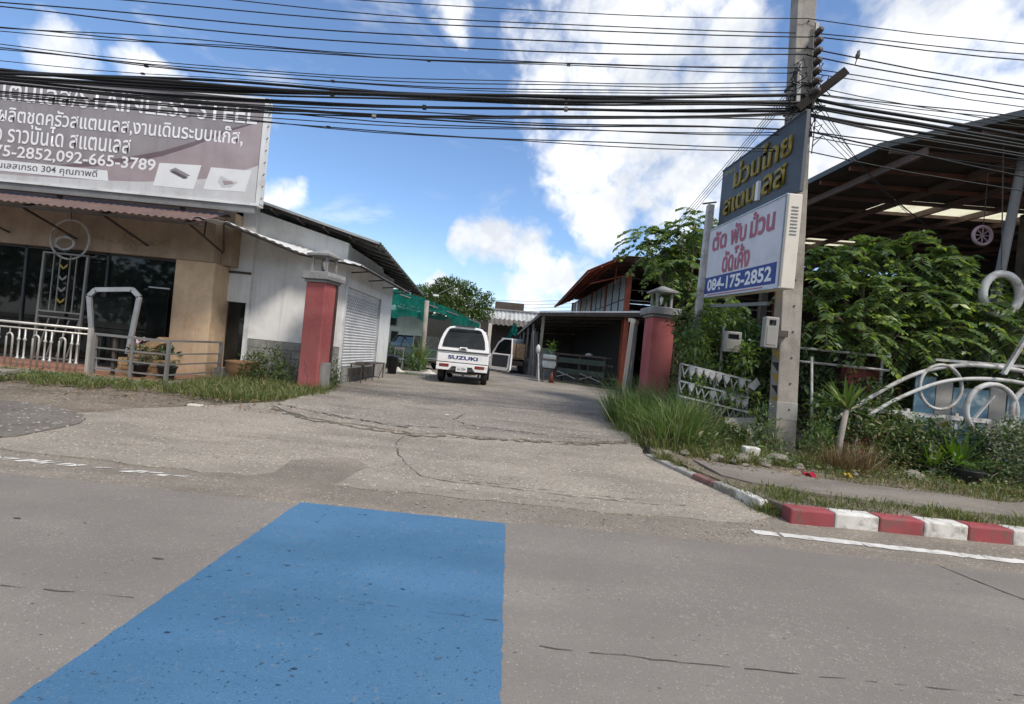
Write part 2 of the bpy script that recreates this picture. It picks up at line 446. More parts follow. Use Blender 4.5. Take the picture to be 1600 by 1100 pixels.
mat('dry_leaf', (0.20, 0.12, 0.06), 0.85, var=0.35)
mat_glass('shop_glass', (0.40, 0.46, 0.45), 0.5)
mat_glass('van_glass', (0.22, 0.23, 0.26), 0.35, 0.02)
mat_net('green_net', (0.012, 0.16, 0.125))
mat_leaf('leaf_tree', (0.055, 0.11, 0.042), (0.21, 0.29, 0.12), (0.28, 0.37, 0.06), 0.42, 0.4)
mat_leaf('leaf_bright', (0.05, 0.12, 0.015), (0.13, 0.23, 0.03), (0.20, 0.26, 0.04), 0.4)
mat_leaf('leaf_dark', (0.03, 0.062, 0.026), (0.10, 0.155, 0.07), (0.13, 0.15, 0.05), 0.3)
mat_leaf('leaf_far', (0.04, 0.075, 0.022), (0.105, 0.155, 0.045), (0.13, 0.17, 0.05), 0.3)
mat_leaf('leaf_pale', (0.09, 0.12, 0.07), (0.22, 0.26, 0.16), (0.36, 0.38, 0.30), 0.25)
mat_leaf('leaf_weed', (0.055, 0.10, 0.03), (0.15, 0.20, 0.065), (0.24, 0.21, 0.10), 0.3)
mat_leaf('grass_tall', (0.065, 0.125, 0.03), (0.17, 0.27, 0.08), (0.34, 0.33, 0.18), 0.35)
mat_leaf('grass_short', (0.08, 0.11, 0.03), (0.18, 0.205, 0.07), (0.28, 0.24, 0.12), 0.3)
mat_leaf('grass_dry', (0.12, 0.075, 0.04), (0.24, 0.17, 0.09), (0.30, 0.22, 0.12), 0.2)

# ------------------------------------------------------------------ mesh helpers
class MB:
    def __init__(self):
        self.v = []
        self.f = []

    def add(self, vs, fs):
        o = len(self.v)
        self.v += [tuple(v) for v in vs]
        self.f += [tuple(i + o for i in f) for f in fs]
        return self

    def box(self, x0, x1, y0, y1, z0, z1):
        return self.add([(x0, y0, z0), (x1, y0, z0), (x1, y1, z0), (x0, y1, z0), (x0, y0, z1), (x1, y0, z1), (x1, y1, z1), (x0, y1, z1)],
                        [(0, 3, 2, 1), (4, 5, 6, 7), (0, 1, 5, 4), (1, 2, 6, 5), (2, 3, 7, 6), (3, 0, 4, 7)])

    def bar(self, p, q, w, h=None, up=(0, 0, 1)):
        """rectangular bar from p to q, w across, h along up"""
        h = w if h is None else h
        p, q, up = Vector(p), Vector(q), Vector(up)
        d = (q - p).normalized()
        if abs(d.dot(up)) > 0.98:
            up = Vector((0, 1, 0))
        s = d.cross(up).normalized()
        u = s.cross(d)
        s, u = s * w / 2, u * h / 2
        return self.add([p - s - u, p + s - u, p + s + u, p - s + u, q - s - u, q + s - u, q + s + u, q - s + u],
                        [(0, 3, 2, 1), (4, 5, 6, 7), (0, 1, 5, 4), (1, 2, 6, 5), (2, 3, 7, 6), (3, 0, 4, 7)])

    def tube(self, pts, r, n=6, cap=True):
        pts = [Vector(p) for p in pts]
        rs = r if isinstance(r, (list, tuple)) else [r] * len(pts)
        o = len(self.v)
        ref = Vector((0, 0, 1))
        for i, p in enumerate(pts):
            a = pts[max(0, i - 1)]
            b = pts[min(len(pts) - 1, i + 1)]
            d = (b - a).normalized()
            rr = Vector((1, 0, 0)) if abs(d.dot(ref)) > 0.95 else ref
            s = d.cross(rr).normalized()
            u = s.cross(d)
            for k in range(n):
                t = 2 * math.pi * k / n
                self.v.append(tuple(p + (s * math.cos(t) + u * math.sin(t)) * rs[i]))
        for i in range(len(pts) - 1):
            for k in range(n):
                k2 = (k + 1) % n
                self.f.append((o + i * n + k, o + i * n + k2, o + (i + 1) * n + k2, o + (i + 1) * n + k))
        if cap:
            self.f.append(tuple(o + k for k in range(n))[::-1])
            e = o + (len(pts) - 1) * n
            self.f.append(tuple(e + k for k in range(n)))
        return self

    def ring(self, c, ax, ay, rx, ry, r, n=28, m=6, a0=0.0, a1=2 * math.pi):
        """torus (or an arc of one) in the plane of the vectors ax, ay"""
        c, ax, ay = Vector(c), Vector(ax).normalized(), Vector(ay).normalized()
        full = abs(a1 - a0 - 2 * math.pi) < 1e-4
        pts = [c + ax * rx * math.cos(a0 + (a1 - a0) * i / n) + ay * ry * math.sin(a0 + (a1 - a0) * i / n) for i in range(n if full else n + 1)]
        nz = ax.cross(ay).normalized()
        o = len(self.v)
        cnt = len(pts)
        for p in pts:
            d = (p - c).normalized()
            for k in range(m):
                t = 2 * math.pi * k / m
                self.v.append(tuple(p + d * math.cos(t) * r + nz * math.sin(t) * r))
        for i in range(cnt if full else cnt - 1):
            j = (i + 1) % cnt
            for k in range(m):
                k2 = (k + 1) % m
                self.f.append((o + i * m + k, o + i * m + k2, o + j * m + k2, o + j * m + k))
        return self

    def prism(self, poly, axis, a, b):
        """polygon (2-D) extruded along axis from a to b; axis 'x': poly=(y,z), 'y': (x,z), 'z': (x,y)"""
        def P(p, t):
            return {'x': (t, p[0], p[1]), 'y': (p[0], t, p[1]), 'z': (p[0], p[1], t)}[axis]
        n = len(poly)
        vs = [P(p, a) for p in poly] + [P(p, b) for p in poly]
        fs = [tuple(range(n))[::-1], tuple(range(n, 2 * n))] + [(i, (i + 1) % n, n + (i + 1) % n, n + i) for i in range(n)]
        return self.add(vs, fs)

    def lathe(self, prof, c, n=16):
        o = len(self.v)
        for (r, z) in prof:
            for k in range(n):
                t = 2 * math.pi * k / n
                self.v.append((c[0] + r * math.cos(t), c[1] + r * math.sin(t), c[2] + z))
        for i in range(len(prof) - 1):
            for k in range(n):
                k2 = (k + 1) % n
                self.f.append((o + i * n + k, o + i * n + k2, o + (i + 1) * n + k2, o + (i + 1) * n + k))
        self.f.append(tuple(o + k for k in range(n))[::-1])
        e = o + (len(prof) - 1) * n
        self.f.append(tuple(e + k for k in range(n)))
        return self

    def grid(self, P, nu, nv, thick=None):
        """sheet through P(u,v), u,v in 0..1"""
        o = len(self.v)
        for i in range(nu + 1):
            for j in range(nv + 1):
                self.v.append(tuple(P(i / nu, j / nv)))
        for i in range(nu):
            for j in range(nv):
                a = o + i * (nv + 1) + j
                self.f.append((a, a + nv + 1, a + nv + 2, a + 1))
        return self

    def mesh(self, name):
        me = bpy.data.meshes.new(name)
        me.from_pydata(self.v, [], self.f)
        me.update()
        bm = bmesh.new()
        bm.from_mesh(me)
        bmesh.ops.recalc_face_normals(bm, faces=bm.faces)
        bm.to_mesh(me)
        bm.free()
        return me

    def build(self, name, material, parent=None, smooth=False, bevel=0.0, solid=0.0, world=True):
        return link(name, self.mesh(name), material, parent, smooth, bevel, solid)


def link(name, me, material, parent=None, smooth=False, bevel=0.0, solid=0.0):
    o = bpy.data.objects.new(name, me)
    COL.objects.link(o)
    if material and not me.materials:
        me.materials.append(MATS[material])
    if smooth:
        me.polygons.foreach_set('use_smooth', [True] * len(me.polygons))
    if parent is not None:
        attach(o, parent)
    if solid:
        md = o.modifiers.new('solid', 'SOLIDIFY')
        md.thickness = solid
    if bevel:
        md = o.modifiers.new('bevel', 'BEVEL')
        md.width = bevel
        md.segments = 2
        md.limit_method = 'ANGLE'
    return o


def attach(o, parent):
    o.parent = parent
    if parent.type == 'EMPTY':
        o.matrix_parent_inverse = Matrix.LocRotScale(parent.location, parent.rotation_euler, parent.scale).inverted()


def tag(o, label=None, cat=None, group=None, kind=None):
    for k, v in (('label', label), ('category', cat), ('group', group), ('kind', kind)):
        if v:
            o[k] = v
    return o


def thing(name, label, cat, loc=(0, 0, 0), group=None):
    o = bpy.data.objects.new(name, None)
    o.empty_display_size = 0.2
    COL.objects.link(o)
    o.location = loc
    return tag(o, label, cat, group)


def struct(o):
    o['kind'] = 'structure'
    return o


def arrays_mesh(name, verts, tris):
    me = bpy.data.meshes.new(name)
    verts = np.asarray(verts, dtype=np.float32)
    tris = np.asarray(tris, dtype=np.int32)
    me.vertices.add(len(verts))
    me.vertices.foreach_set('co', verts.ravel())
    me.loops.add(tris.size)
    me.loops.foreach_set('vertex_index', tris.ravel())
    me.polygons.add(len(tris))
    me.polygons.foreach_set('loop_start', np.arange(0, tris.size, 3, dtype=np.int32))
    me.polygons.foreach_set('loop_total', np.full(len(tris), 3, dtype=np.int32))
    me.update(calc_edges=True)
    me.validate()
    return me


def unit(a):
    return a / np.maximum(np.linalg.norm(a, axis=1, keepdims=True), 1e-6)


def leaf_mesh(name, P, D, L, Wd, up=None, fold=0.25):
    """leaves: base P, direction D, length L, width Wd; six-point folded blade, four triangles each"""
    n = len(P)
    D = unit(D)
    upv = np.tile(np.array([[0, 0, 1.0]]), (n, 1)) if up is None else up
    upv = upv + RNG.normal(0, 0.35, (n, 3))
    S = unit(np.cross(D, upv))
    U = np.cross(S, D)
    L = np.broadcast_to(np.asarray(L, float), (n,))[:, None]
    Wd = np.broadcast_to(np.asarray(Wd, float), (n,))[:, None]
    b = P
    droop = -U * L * 0.10
    m1 = P + D * L * 0.45
    tip = P + D * L + droop
    l1 = m1 + S * Wd * 0.5 + U * Wd * fold
    r1 = m1 - S * Wd * 0.5 + U * Wd * fold
    V = np.stack([b, l1, m1, r1, tip], axis=1).reshape(-1, 3)
    i = (np.arange(n) * 5)[:, None]
    T = np.concatenate([i + np.array([[0, 2, 1]]), i + np.array([[1, 2, 4]]), i + np.array([[0, 3, 2]]), i + np.array([[2, 3, 4]])], axis=1).reshape(-1, 3)
    return arrays_mesh(name, V, T)


def blade_mesh(name, P, H, lean, width):
    """grass blades: base P, height H, lean vector (n,2), width"""
    n = len(P)
    H = np.broadcast_to(np.asarray(H, float), (n,))
    a = RNG.uniform(0, 2 * math.pi, n)
    S = np.stack([np.cos(a), np.sin(a), np.zeros(n)], 1) * (np.broadcast_to(np.asarray(width, float), (n,))[:, None] / 2)
    ln = np.concatenate([lean, np.zeros((n, 1))], 1)
    z = np.zeros((n, 3))
    z[:, 2] = 1
    m = P + z * (H * 0.55)[:, None] + ln * (H * 0.30)[:, None]
    tip = P + z * (H * (1 - 0.28 * np.linalg.norm(lean, axis=1)))[:, None] + ln * H[:, None]
    V = np.stack([P - S, P + S, m - S * 0.8, m + S * 0.8, tip], 1).reshape(-1, 3)
    i = (np.arange(n) * 5)[:, None]
    T = np.concatenate([i + np.array([[0, 1, 3]]), i + np.array([[0, 3, 2]]), i + np.array([[2, 3, 4]])], axis=1).reshape(-1, 3)
    return arrays_mesh(name, V, T)


def text_mesh(s, width, height, extrude=0.0, bold=0.0):
    """lettering as a flat or raised mesh, lower left at the origin, fitted to width x height"""
    cu = bpy.data.curves.new('lettering', 'FONT')
    cu.body = s
    cu.size = 1.0
    cu.offset = bold
    cu.extrude = 0.0
    cu.resolution_u = 3
    o = bpy.data.objects.new('lettering', cu)
    COL.objects.link(o)
    dg = bpy.context.evaluated_depsgraph_get()
    me = bpy.data.meshes.new_from_object(o.evaluated_get(dg))
    bpy.data.objects.remove(o)
    bpy.data.curves.remove(cu)
    co = np.zeros(len(me.vertices) * 3)
    me.vertices.foreach_get('co', co)
    co = co.reshape(-1, 3)
    lo, hi = co.min(0), co.max(0)
    co -= lo
    co[:, 0] *= width / (hi[0] - lo[0])
    co[:, 1] *= height / (hi[1] - lo[1])
    me.vertices.foreach_set('co', co.ravel())
    me.materials.clear()
    if extrude:
        bm = bmesh.new()
        bm.from_mesh(me)
        r = bmesh.ops.extrude_face_region(bm, geom=list(bm.faces))
        bmesh.ops.translate(bm, vec=(0, 0, extrude), verts=[g for g in r['geom'] if isinstance(g, bmesh.types.BMVert)])
        bmesh.ops.recalc_face_normals(bm, faces=bm.faces)
        bm.to_mesh(me)
        bm.free()
    me.update()
    return me


def lettering(name, s, width, height, M, material, parent, extrude=0.0, bold=0.0):
    me = text_mesh(s, width, height, extrude, bold)
    me.transform(M)
    return link(name, me, material, parent)


def frame_matrix(origin, xdir, ydir):
    x, y = Vector(xdir).normalized(), Vector(ydir).normalized()
    z = x.cross(y)
    return Matrix(((x.x, y.x, z.x, origin[0]), (x.y, y.y, z.y, origin[1]), (x.z, y.z, z.z, origin[2]), (0, 0, 0, 1)))


def sm(a, b, t):
    t = max(0.0, min(1.0, (t - a) / (b - a)))
    return t * t * (3 - 2 * t)


def gz(x, y):
    """ground height: road level, the drive rising gently into the yard"""
    return 0.16 * sm(4.2, 8.5, y) + 0.09 * sm(8.5, 15, y)


def wob(poly, amp, step, seed):
    """densify a closed outline and make it ragged"""
    rn = random.Random(seed)
    out = []
    for i, p in enumerate(poly):
        q = poly[(i + 1) % len(poly)]
        d = math.dist(p, q)
        k = max(1, int(d / step))
        for j in range(k):
            t = j / k
            out.append((p[0] + (q[0] - p[0]) * t + rn.uniform(-amp, amp), p[1] + (q[1] - p[1]) * t + rn.uniform(-amp, amp)))
    return out


def sheet(name, poly, lift, material, parent=None, cell=0.6, amp=0.0, step=0.5, seed=1, hf=gz, relief=0.0, skirt=0.0):
    """a ground sheet: ragged polygon filled with a grid, draped on the height function"""
    out = wob(poly, amp, step, seed) if amp else wob(poly, 0.0, max(step, 0.5), seed)
    xs = [p[0] for p in out]
    ys = [p[1] for p in out]
    pts = [Vector(p) for p in out]
    n = len(pts)
    edges = [(i, (i + 1) % n) for i in range(n)]
    x = min(xs) + cell / 2
    rn = random.Random(seed)
    while x < max(xs):
        y = min(ys) + cell / 2
        while y < max(ys):
            pts.append(Vector((x + rn.uniform(-.1, .1) * cell, y + rn.uniform(-.1, .1) * cell)))
            y += cell
        x += cell
    vs, es, fs, *_ = delaunay_2d_cdt(pts, edges, [list(range(n))], 2, 1e-5)
    m = MB()
    co = [(v.x, v.y, hf(v.x, v.y) + lift + (rn.uniform(-1, 1) * relief if i >= n else 0)) for i, v in enumerate(vs)]
    m.add(co, fs)
    if skirt:
        cnt = {}
        for f in fs:
            for a, b in zip(f, list(f[1:]) + [f[0]]):
                cnt[(min(a, b), max(a, b))] = cnt.get((min(a, b), max(a, b)), 0) + 1
        for (a, b), c in cnt.items():
            if c == 1:
                va, vb = co[a], co[b]
                m.add([va, vb, (vb[0], vb[1], vb[2] - skirt), (va[0], va[1], va[2] - skirt)], [(0, 1, 2, 3)])
    o = m.build(name, material, parent)
    return o


def strip(name, pts, w, lift, material, parent, hf=gz, seed=3, jit=0.4, gap=0.0):
    """a narrow crack, joint or painted line draped on the ground"""
    rn = random.Random(seed)
    P = []
    for i in range(len(pts) - 1):
        a, b = pts[i], pts[i + 1]
        k = max(1, int(math.dist(a, b) / 0.07))
        for j in range(k):
            t = j / k
            P.append((a[0] + (b[0] - a[0]) * t + rn.uniform(-1, 1) * w * jit * 2, a[1] + (b[1] - a[1]) * t + rn.uniform(-1, 1) * w * jit * 2))
    P.append(pts[-1])
    m = MB()
    vs, fs = [], []
    for i, p in enumerate(P):
        a, b = P[max(0, i - 1)], P[min(len(P) - 1, i + 1)]
        d = Vector((b[0] - a[0], b[1] - a[1])).normalized()
        nrm = Vector((-d.y, d.x)) * w * 0.5 * (1 + rn.uniform(-jit, jit) * 1.5)
        for s in (1, -1):
            x, y = p[0] + nrm.x * s, p[1] + nrm.y * s
            vs.append((x, y, hf(x, y) + lift))
    for i in range(len(P) - 1):
        if rn.random() >= gap:
            fs.append((2 * i, 2 * i + 1, 2 * i + 3, 2 * i + 2))
    m.add(vs, fs)
    return m.build(name, material, parent)


def corrugated(name, A, B, C, D, material, parent, period=0.16, amp=0.018, thick=0.004, ragged=0.0):
    """ribbed sheet: A->B is the edge along which the ribs repeat, D and C are opposite A and B"""
    A, B, C, D = map(Vector, (A, B, C, D))
    nrm = (B - A).cross(D - A).normalized()
    if nrm.z < 0:
        nrm = -nrm
    L = (B - A).length
    n = max(4, int(L / period * 4))
    wave = (0, 1, 1, 0)
    rn = random.Random(int(L * 100))
    m = MB()
    vs = []
    for i in range(n + 1):
        t = i / n
        h = nrm * amp * (wave[i % 4])
        rg = (D - A).normalized() * rn.uniform(0, ragged) if i % 8 else Vector()
        a, d = A.lerp(B, t), D.lerp(C, t)
        vs += [a + h, d + h + rg]
    m.add(vs, [(2 * i, 2 * i + 2, 2 * i + 3, 2 * i + 1) for i in range(n)])
    return m.build(name, material, parent, solid=thick)

# ================================================================== SETTING: ground, road, drive
g_ = MB()
gx = [-400, -150, -60, -30] + [x * 2.0 for x in range(-10, 11)] + [30, 60, 150, 400]
gy = [-60, -20, -12, -6, 0, 3] + [3.6 + 0.7 * i for i in range(20)] + [20, 26, 34, 50, 90, 200, 600]
vs_ = [(x, y, gz(x, y) - 0.05) for x in gx for y in gy]
ny_ = len(gy)
g_.add(vs_, [(i * ny_ + j, (i + 1) * ny_ + j, (i + 1) * ny_ + j + 1, i * ny_ + j + 1) for i in range(len(gx) - 1) for j in range(ny_ - 1)])
struct(g_.build('ground', 'dirt'))

EDGE = 3.92
rn_ = random.Random(5)
edge_pts = [(x * 0.25, EDGE + 0.035 * math.sin(x * 0.31) + rn_.uniform(-0.012, 0.012)) for x in range(-60, 61)]
road_poly = [(-60, -10), (60, -10), (60, EDGE)] + edge_pts[::-1] + [(-60, EDGE)]
rm = MB()
rm.add([(p[0], p[1], 0.006) for p in [(-60, EDGE)] + edge_pts + [(60, EDGE)]] + [(p[0], -10, 0.006) for p in [(-60, 0)] + edge_pts + [(60, 0)]],
       [(i, i + 1, len(edge_pts) + 2 + i + 1, len(edge_pts) + 2 + i) for i in range(len(edge_pts) + 1)])
road = struct(rm.build('road', 'road_concrete'))
blue = sheet('painted_crossing', [(-1.66, -1.4), (0.10, -1.4), (0.08, 3.90), (-1.61, 3.93)], 0.010, 'blue_paint', road, cell=0.5, amp=0.006, step=0.05, seed=4, hf=lambda x, y: 0)
tag(blue, 'faded blue paint across the road')
strip('slab_joint', [(-9.0, 2.42), (-3, 2.36), (-1.75, 2.38)], 0.004, 0.0105, 'crack_dark', road, hf=lambda x, y: 0, seed=21, jit=0.8, gap=0.12)
strip('slab_joint', [(0.2, 2.30), (1.1, 2.28), (2.3, 2.27), (3.2, 2.31)], 0.0035, 0.0105, 'crack_dark', road, hf=lambda x, y: 0, seed=22, jit=0.9, gap=0.15)
strip('slab_joint', [(3.6, 3.9), (3.95, 2.8), (4.6, 1.0), (5.0, -2)], 0.013, 0.0105, 'crack_dark', road, hf=lambda x, y: 0, seed=23, jit=0.3)
strip('slab_joint', [(-0.9, 2.55), (-0.3, 2.5), (0.06, 2.48)], 0.0016, 0.0145, 'chip_blue', road, hf=lambda x, y: 0, seed=24, jit=1.5, gap=0.3)
chips = MB()
for i in range(1100):
    x, y = rn_.uniform(-1.62, 0.06), 1.7 + 2.15 * rn_.random() ** 1.3
    s_ = rn_.uniform(0.0012, 0.0035) if i % 60 else rn_.uniform(0.005, 0.012)
    chips.add([(x + s_ * rn_.uniform(0.35, 1.7) * 1.5 * math.cos(a), y + s_ * 0.8 * rn_.uniform(0.35, 1.7) * math.sin(a), 0.0135) for a in [k * 0.898 for k in range(7)]], [tuple(range(7))])
co_ = chips.build('paint_chips', 'chip_blue', blue)
co_['kind'] = 'stuff'
# tar spots and chips on the road
for i in range(10):
    x, y = rn_.uniform(-4.5, 4.5), rn_.uniform(1.7, 3.8)
    s_ = rn_.uniform(0.006, 0.024)
    lift = 0.0145 if -1.66 < x < 0.1 else 0.0105
    P = [(x + s_ * rn_.uniform(0.3, 1.5) * 1.5 * math.cos(a), y + s_ * 0.5 * rn_.uniform(0.3, 1.5) * math.sin(a), lift) for a in [k * 0.785 for k in range(8)]]
    MB().add(P, [tuple(range(8))]).build('tar_spot', 'crack_dark', road)

shoulder = struct(sheet('road_shoulder', [(-60, 3.6), (60, 3.6), (60, 4.9), (3.2, 4.9), (2.4, 5.8), (-14, 6.0), (-60, 6.0)], -0.002, 'shoulder_asphalt', cell=2.0, step=2))
# worn edge line left of the drive, flake by flake, and the solid line on the right
for i in range(34):
    t = i / 33
    if rn_.random() < 0.18 + 0.35 * t:
        continue
    x = -5.3 + 2.5 * t
    y = 4.36 - 0.04 * t
    w_ = rn_.uniform(0.03, 0.09) * (1.15 - 0.7 * t)
    l_ = rn_.uniform(0.015, 0.05)
    x += rn_.uniform(-0.03, 0.03)
    y += rn_.uniform(-0.03, 0.03)
    P = [(x - l_ + 0.6 * w_ * q + rn_.uniform(-.012, .012), y + w_ * 0.6 * q + rn_.uniform(-.008, .008)) for q in (-1, -0.3, 0.4, 1)] + [(x + l_ + 0.6 * w_ * q + rn_.uniform(-.02, .02), y + w_ * 0.6 * q + rn_.uniform(-.008, .008)) for q in (1, 0.2, -1)]
    MB().add([(p[0], p[1], gz(*p) + 0.005) for p in P], [tuple(range(7))]).build('edge_line_flake', 'road_white', shoulder)
x0_ = 2.30
for i, (a, b) in enumerate([(2.30, 2.52), (2.55, 3.25), (3.26, 3.62), (3.63, 4.3), (4.31, 5.4), (5.42, 7.0), (7.02, 12)]):
    t0, t1 = (a - 2.3) / 2.3, (b - 2.3) / 2.3
    ya, yb = 4.30 - 0.11 * min(t0, 1.2), 4.30 - 0.11 * min(t1, 1.2)
    out = wob([(a, ya - 0.05), (b, yb - 0.05), (b, yb + 0.05), (a, ya + 0.05)], 0.014, 0.06, 40 + i)
    MB().add([(p[0], p[1], gz(*p) + 0.006) for p in out], [tuple(range(len(out)))]).build('edge_line', 'road_white', shoulder)

apron = struct(sheet('driveway', [(-5.1, 4.62), (-3.2, 4.5), (-1.0, 4.45), (0.6, 4.42), (2.3, 4.5), (2.72, 4.75), (2.62, 5.2), (2.44, 5.7), (2.2, 6.35), (2.02, 6.95),
                                  (2.4, 8.6), (-3.6, 8.6), (-4.4, 7.5), (-5.0, 6.9), (-5.5, 6.2), (-5.3, 5.3)], 0.010, 'apron_asphalt', cell=0.5, amp=0.04, step=0.22, seed=8, relief=0.004, skirt=0.03))
strip('crack', [(-1.36, 6.6), (-1.38, 6.2), (-1.22, 5.7), (-1.02, 5.3), (-0.80, 4.98), (-0.62, 4.90), (-0.1, 4.88), (0.25, 4.84), (0.8, 4.80), (1.5, 4.78), (1.9, 4.86)], 0.009, 0.0165, 'crack_dark', apron, seed=31, jit=0.75)
strip('crack', [(-0.7, 4.97), (-0.2, 4.96), (0.3, 4.93), (0.75, 4.9), (1.4, 4.88)], 0.005, 0.0165, 'crack_dark', apron, seed=32, jit=1.2, gap=0.25)
strip('crack', [(-1.0, 4.68), (0.0, 4.62), (0.9, 4.60)], 0.004, 0.0165, 'crack_dark', apron, seed=33, jit=1.2, gap=0.4)
yard = struct(sheet('yard_pavement', [(-3.75, 7.75), (-3.3, 7.35), (-2.9, 7.12), (-2.2, 6.95), (-1.3, 6.78), (-0.6, 6.92), (0.1, 6.98), (0.9, 7.12), (1.5, 7.35), (2.15, 7.75), (2.7, 9.0), (3.0, 11), (6.5, 17), (16, 22),
                                      (16, 60), (-14, 60), (-7.5, 18), (-4.2, 15.9), (-4.02, 11.3), (-3.9, 9.3)], 0.034, 'yard_surface', cell=0.7, amp=0.045, step=0.16, seed=9, relief=0.008, skirt=0.05))
strip('joint', [(-3.95, 11.0), (-2.5, 10.75), (-0.9, 10.5), (0.2, 10.28), (1.3, 10.42), (2.35, 10.55)], 0.026, 0.046, 'crack_dark', yard, seed=34, jit=0.3)
strip('joint', [(-0.75, 8.7), (-0.85, 8.0), (-0.6, 7.6), (0.0, 7.5), (0.7, 7.42), (1.4, 7.5)], 0.014, 0.046, 'crack_dark', yard, seed=35, jit=0.8)
strip('crack', [(-3.1, 7.5), (-2.4, 7.2), (-1.6, 7.12), (-0.9, 7.2)], 0.016, 0.046, 'crack_dark', yard, seed=36, jit=0.9)
strip('broken_edge', [(-3.85, 7.72), (-3.3, 7.28), (-2.9, 7.05), (-2.2, 6.88), (-1.3, 6.71), (-0.6, 6.85), (0.1, 6.91), (0.9, 7.05), (1.5, 7.28), (2.15, 7.68)], 0.05, 0.0165, 'rubble_dark', yard, seed=37, jit=0.7)
strip('broken_edge', [(-3.9, 7.95), (-3.2, 7.62), (-2.3, 7.28), (-1.4, 7.0)], 0.03, 0.046, 'gravel_surface', yard, seed=38, jit=0.9)
struct(sheet('gravel_patch', [(-16, 4.75), (-5.4, 4.72), (-5.05, 5.0), (-5.05, 5.7), (-5.3, 6.1), (-6.2, 6.4), (-8.5, 6.3), (-16, 6.4)], 0.024, 'gravel_surface', cell=0.6, amp=0.04, step=0.2, seed=10, relief=0.01, skirt=0.04))
# raised verge and concrete path behind the kerb
def vz(x, y):
    return 0.13 + 0.05 * sm(5.0, 8.0, y) - 0.10 * sm(2.75, 2.1, x) * 0


verge = struct(sheet('verge', [(2.86, 4.82), (14, 4.82), (14, 9.5), (2.9, 9.5), (2.35, 8.6), (2.16, 7.0), (2.5, 5.9), (2.7, 5.3)], 0.0, 'dirt', cell=0.4, step=0.3, seed=12, hf=vz, relief=0.02, skirt=0.2))
struct(sheet('footpath', [(2.95, 5.55), (4.2, 5.25), (5.6, 5.15), (14, 5.15), (14, 5.85), (6.0, 5.85), (4.4, 6.05), (3.2, 6.4), (2.6, 6.5), (2.7, 5.8)], 0.024, 'path_concrete', cell=0.5, amp=0.05, step=0.2, seed=13, hf=vz, skirt=0.03))

# kerbs: every painted block is a piece
kerb = thing('kerb', 'red and white painted kerb along the road in front of the hedge', 'kerb', (2.85, 4.65, 0))
kx = 2.84
for i in range(20):
    l_ = 0.435
    m = MB().box(kx + 0.003, kx + l_ - 0.003, 4.655, 4.83, -0.03, 0.148)
    o = m.build('kerb_block', 'kerb_red' if i % 2 == 0 else 'kerb_white', kerb, bevel=0.018)
    kx += l_
kerb2 = thing('kerb', 'low chipped kerb curving back beside the drive entrance', 'kerb', (2.5, 5.6, 0))
rk = [(2.76, 4.98), (2.66, 5.32), (2.53, 5.62), (2.40, 5.92), (2.29, 6.22), (2.18, 6.52), (2.08, 6.86)]
for i in range(len(rk) - 1):
    a, b = rk[i], rk[i + 1]
    h_ = 0.115 - 0.014 * i
    za, zb = gz(*a), gz(*b)
    m = MB().bar((a[0], a[1], za + h_ / 2 - 0.02), (b[0], b[1], zb + h_ / 2 - 0.02), 0.13, h_ + 0.02)
    m.build('kerb_block', ('kerb_white', 'kerb_worn', 'kerb_red_worn', 'concrete', 'concrete', 'concrete')[i], kerb2, bevel=0.02)

# ================================================================== LEFT: shop with billboard
shop = thing('shop_building', 'peach shop front with wide dark windows under the billboard', 'building', (-9, 10.8, 0.2))
MB().box(-14, -6.83, 10.70, 10.98, 2.75, 3.95).build('wall', 'peach_shaded', shop)
MB().box(-7.68, -6.80, 10.74, 11.55, 0.16, 2.748).build('pillar', 'peach', shop, bevel=0.012)
MB().box(-6.83, -6.28, 11.30, 11.42, 1.95, 3.75).build('wall', 'white_wall', shop)
MB().box(-6.828, -6.60, 10.985, 11.30, 2.75, 4.3).build('wall', 'peach_shaded', shop)
MB().box(-14, -6.60, 11.0, 14.5, 3.96, 4.3).build('roof_slab', 'concrete', shop)
MB().box(-6.60, -6.28, 11.31, 11.42, 3.752, 4.4).build('wall', 'white_wall', shop)
MB().box(-6.83, -6.28, 11.26, 11.297, 2.62, 2.67).build('ledge', 'steel_dark', shop)
MB().box(-6.76, -6.34, 11.33, 11.36, 0.30, 1.948).build('door_pane', 'shop_glass', shop)
MB().box(-6.34, -6.28, 11.29, 11.40, 0.22, 1.948).build('door_frame', 'sheet_white', shop)
for x0, x1 in ((-14, -12.3), (-12.25, -11.15), (-11.10, -9.30), (-9.25, -7.70)):
    MB().box(x0, x1, 10.86, 10.872, 0.26, 2.70).build('window_pane', 'shop_glass', shop)
for x in (-12.3, -11.15, -9.30):
    MB().box(x, x + 0.05, 10.83, 10.90, 0.24, 2.748).build('window_mullion', 'aluminium_dark', shop)
MB().box(-14, -7.683, 10.83, 10.90, 2.70, 2.748).build('window_rail', 'aluminium_dark', shop)
MB().box(-14, -7.683, 10.83, 10.90, 0.205, 0.26).build('window_rail', 'aluminium_dark', shop)
MB().box(-14, -6.85, 14.4, 14.5, 0.2, 3.9).build('back_wall', 'interior_shade', shop)
MB().box(-14, -6.85, 10.99, 14.39, 3.4, 3.5).build('shop_ceiling', 'interior_shade', shop)
MB().box(-14, -6.85, 11.0, 14.39, 0.15, 0.2).build('shop_floor', 'interior_shade', shop)
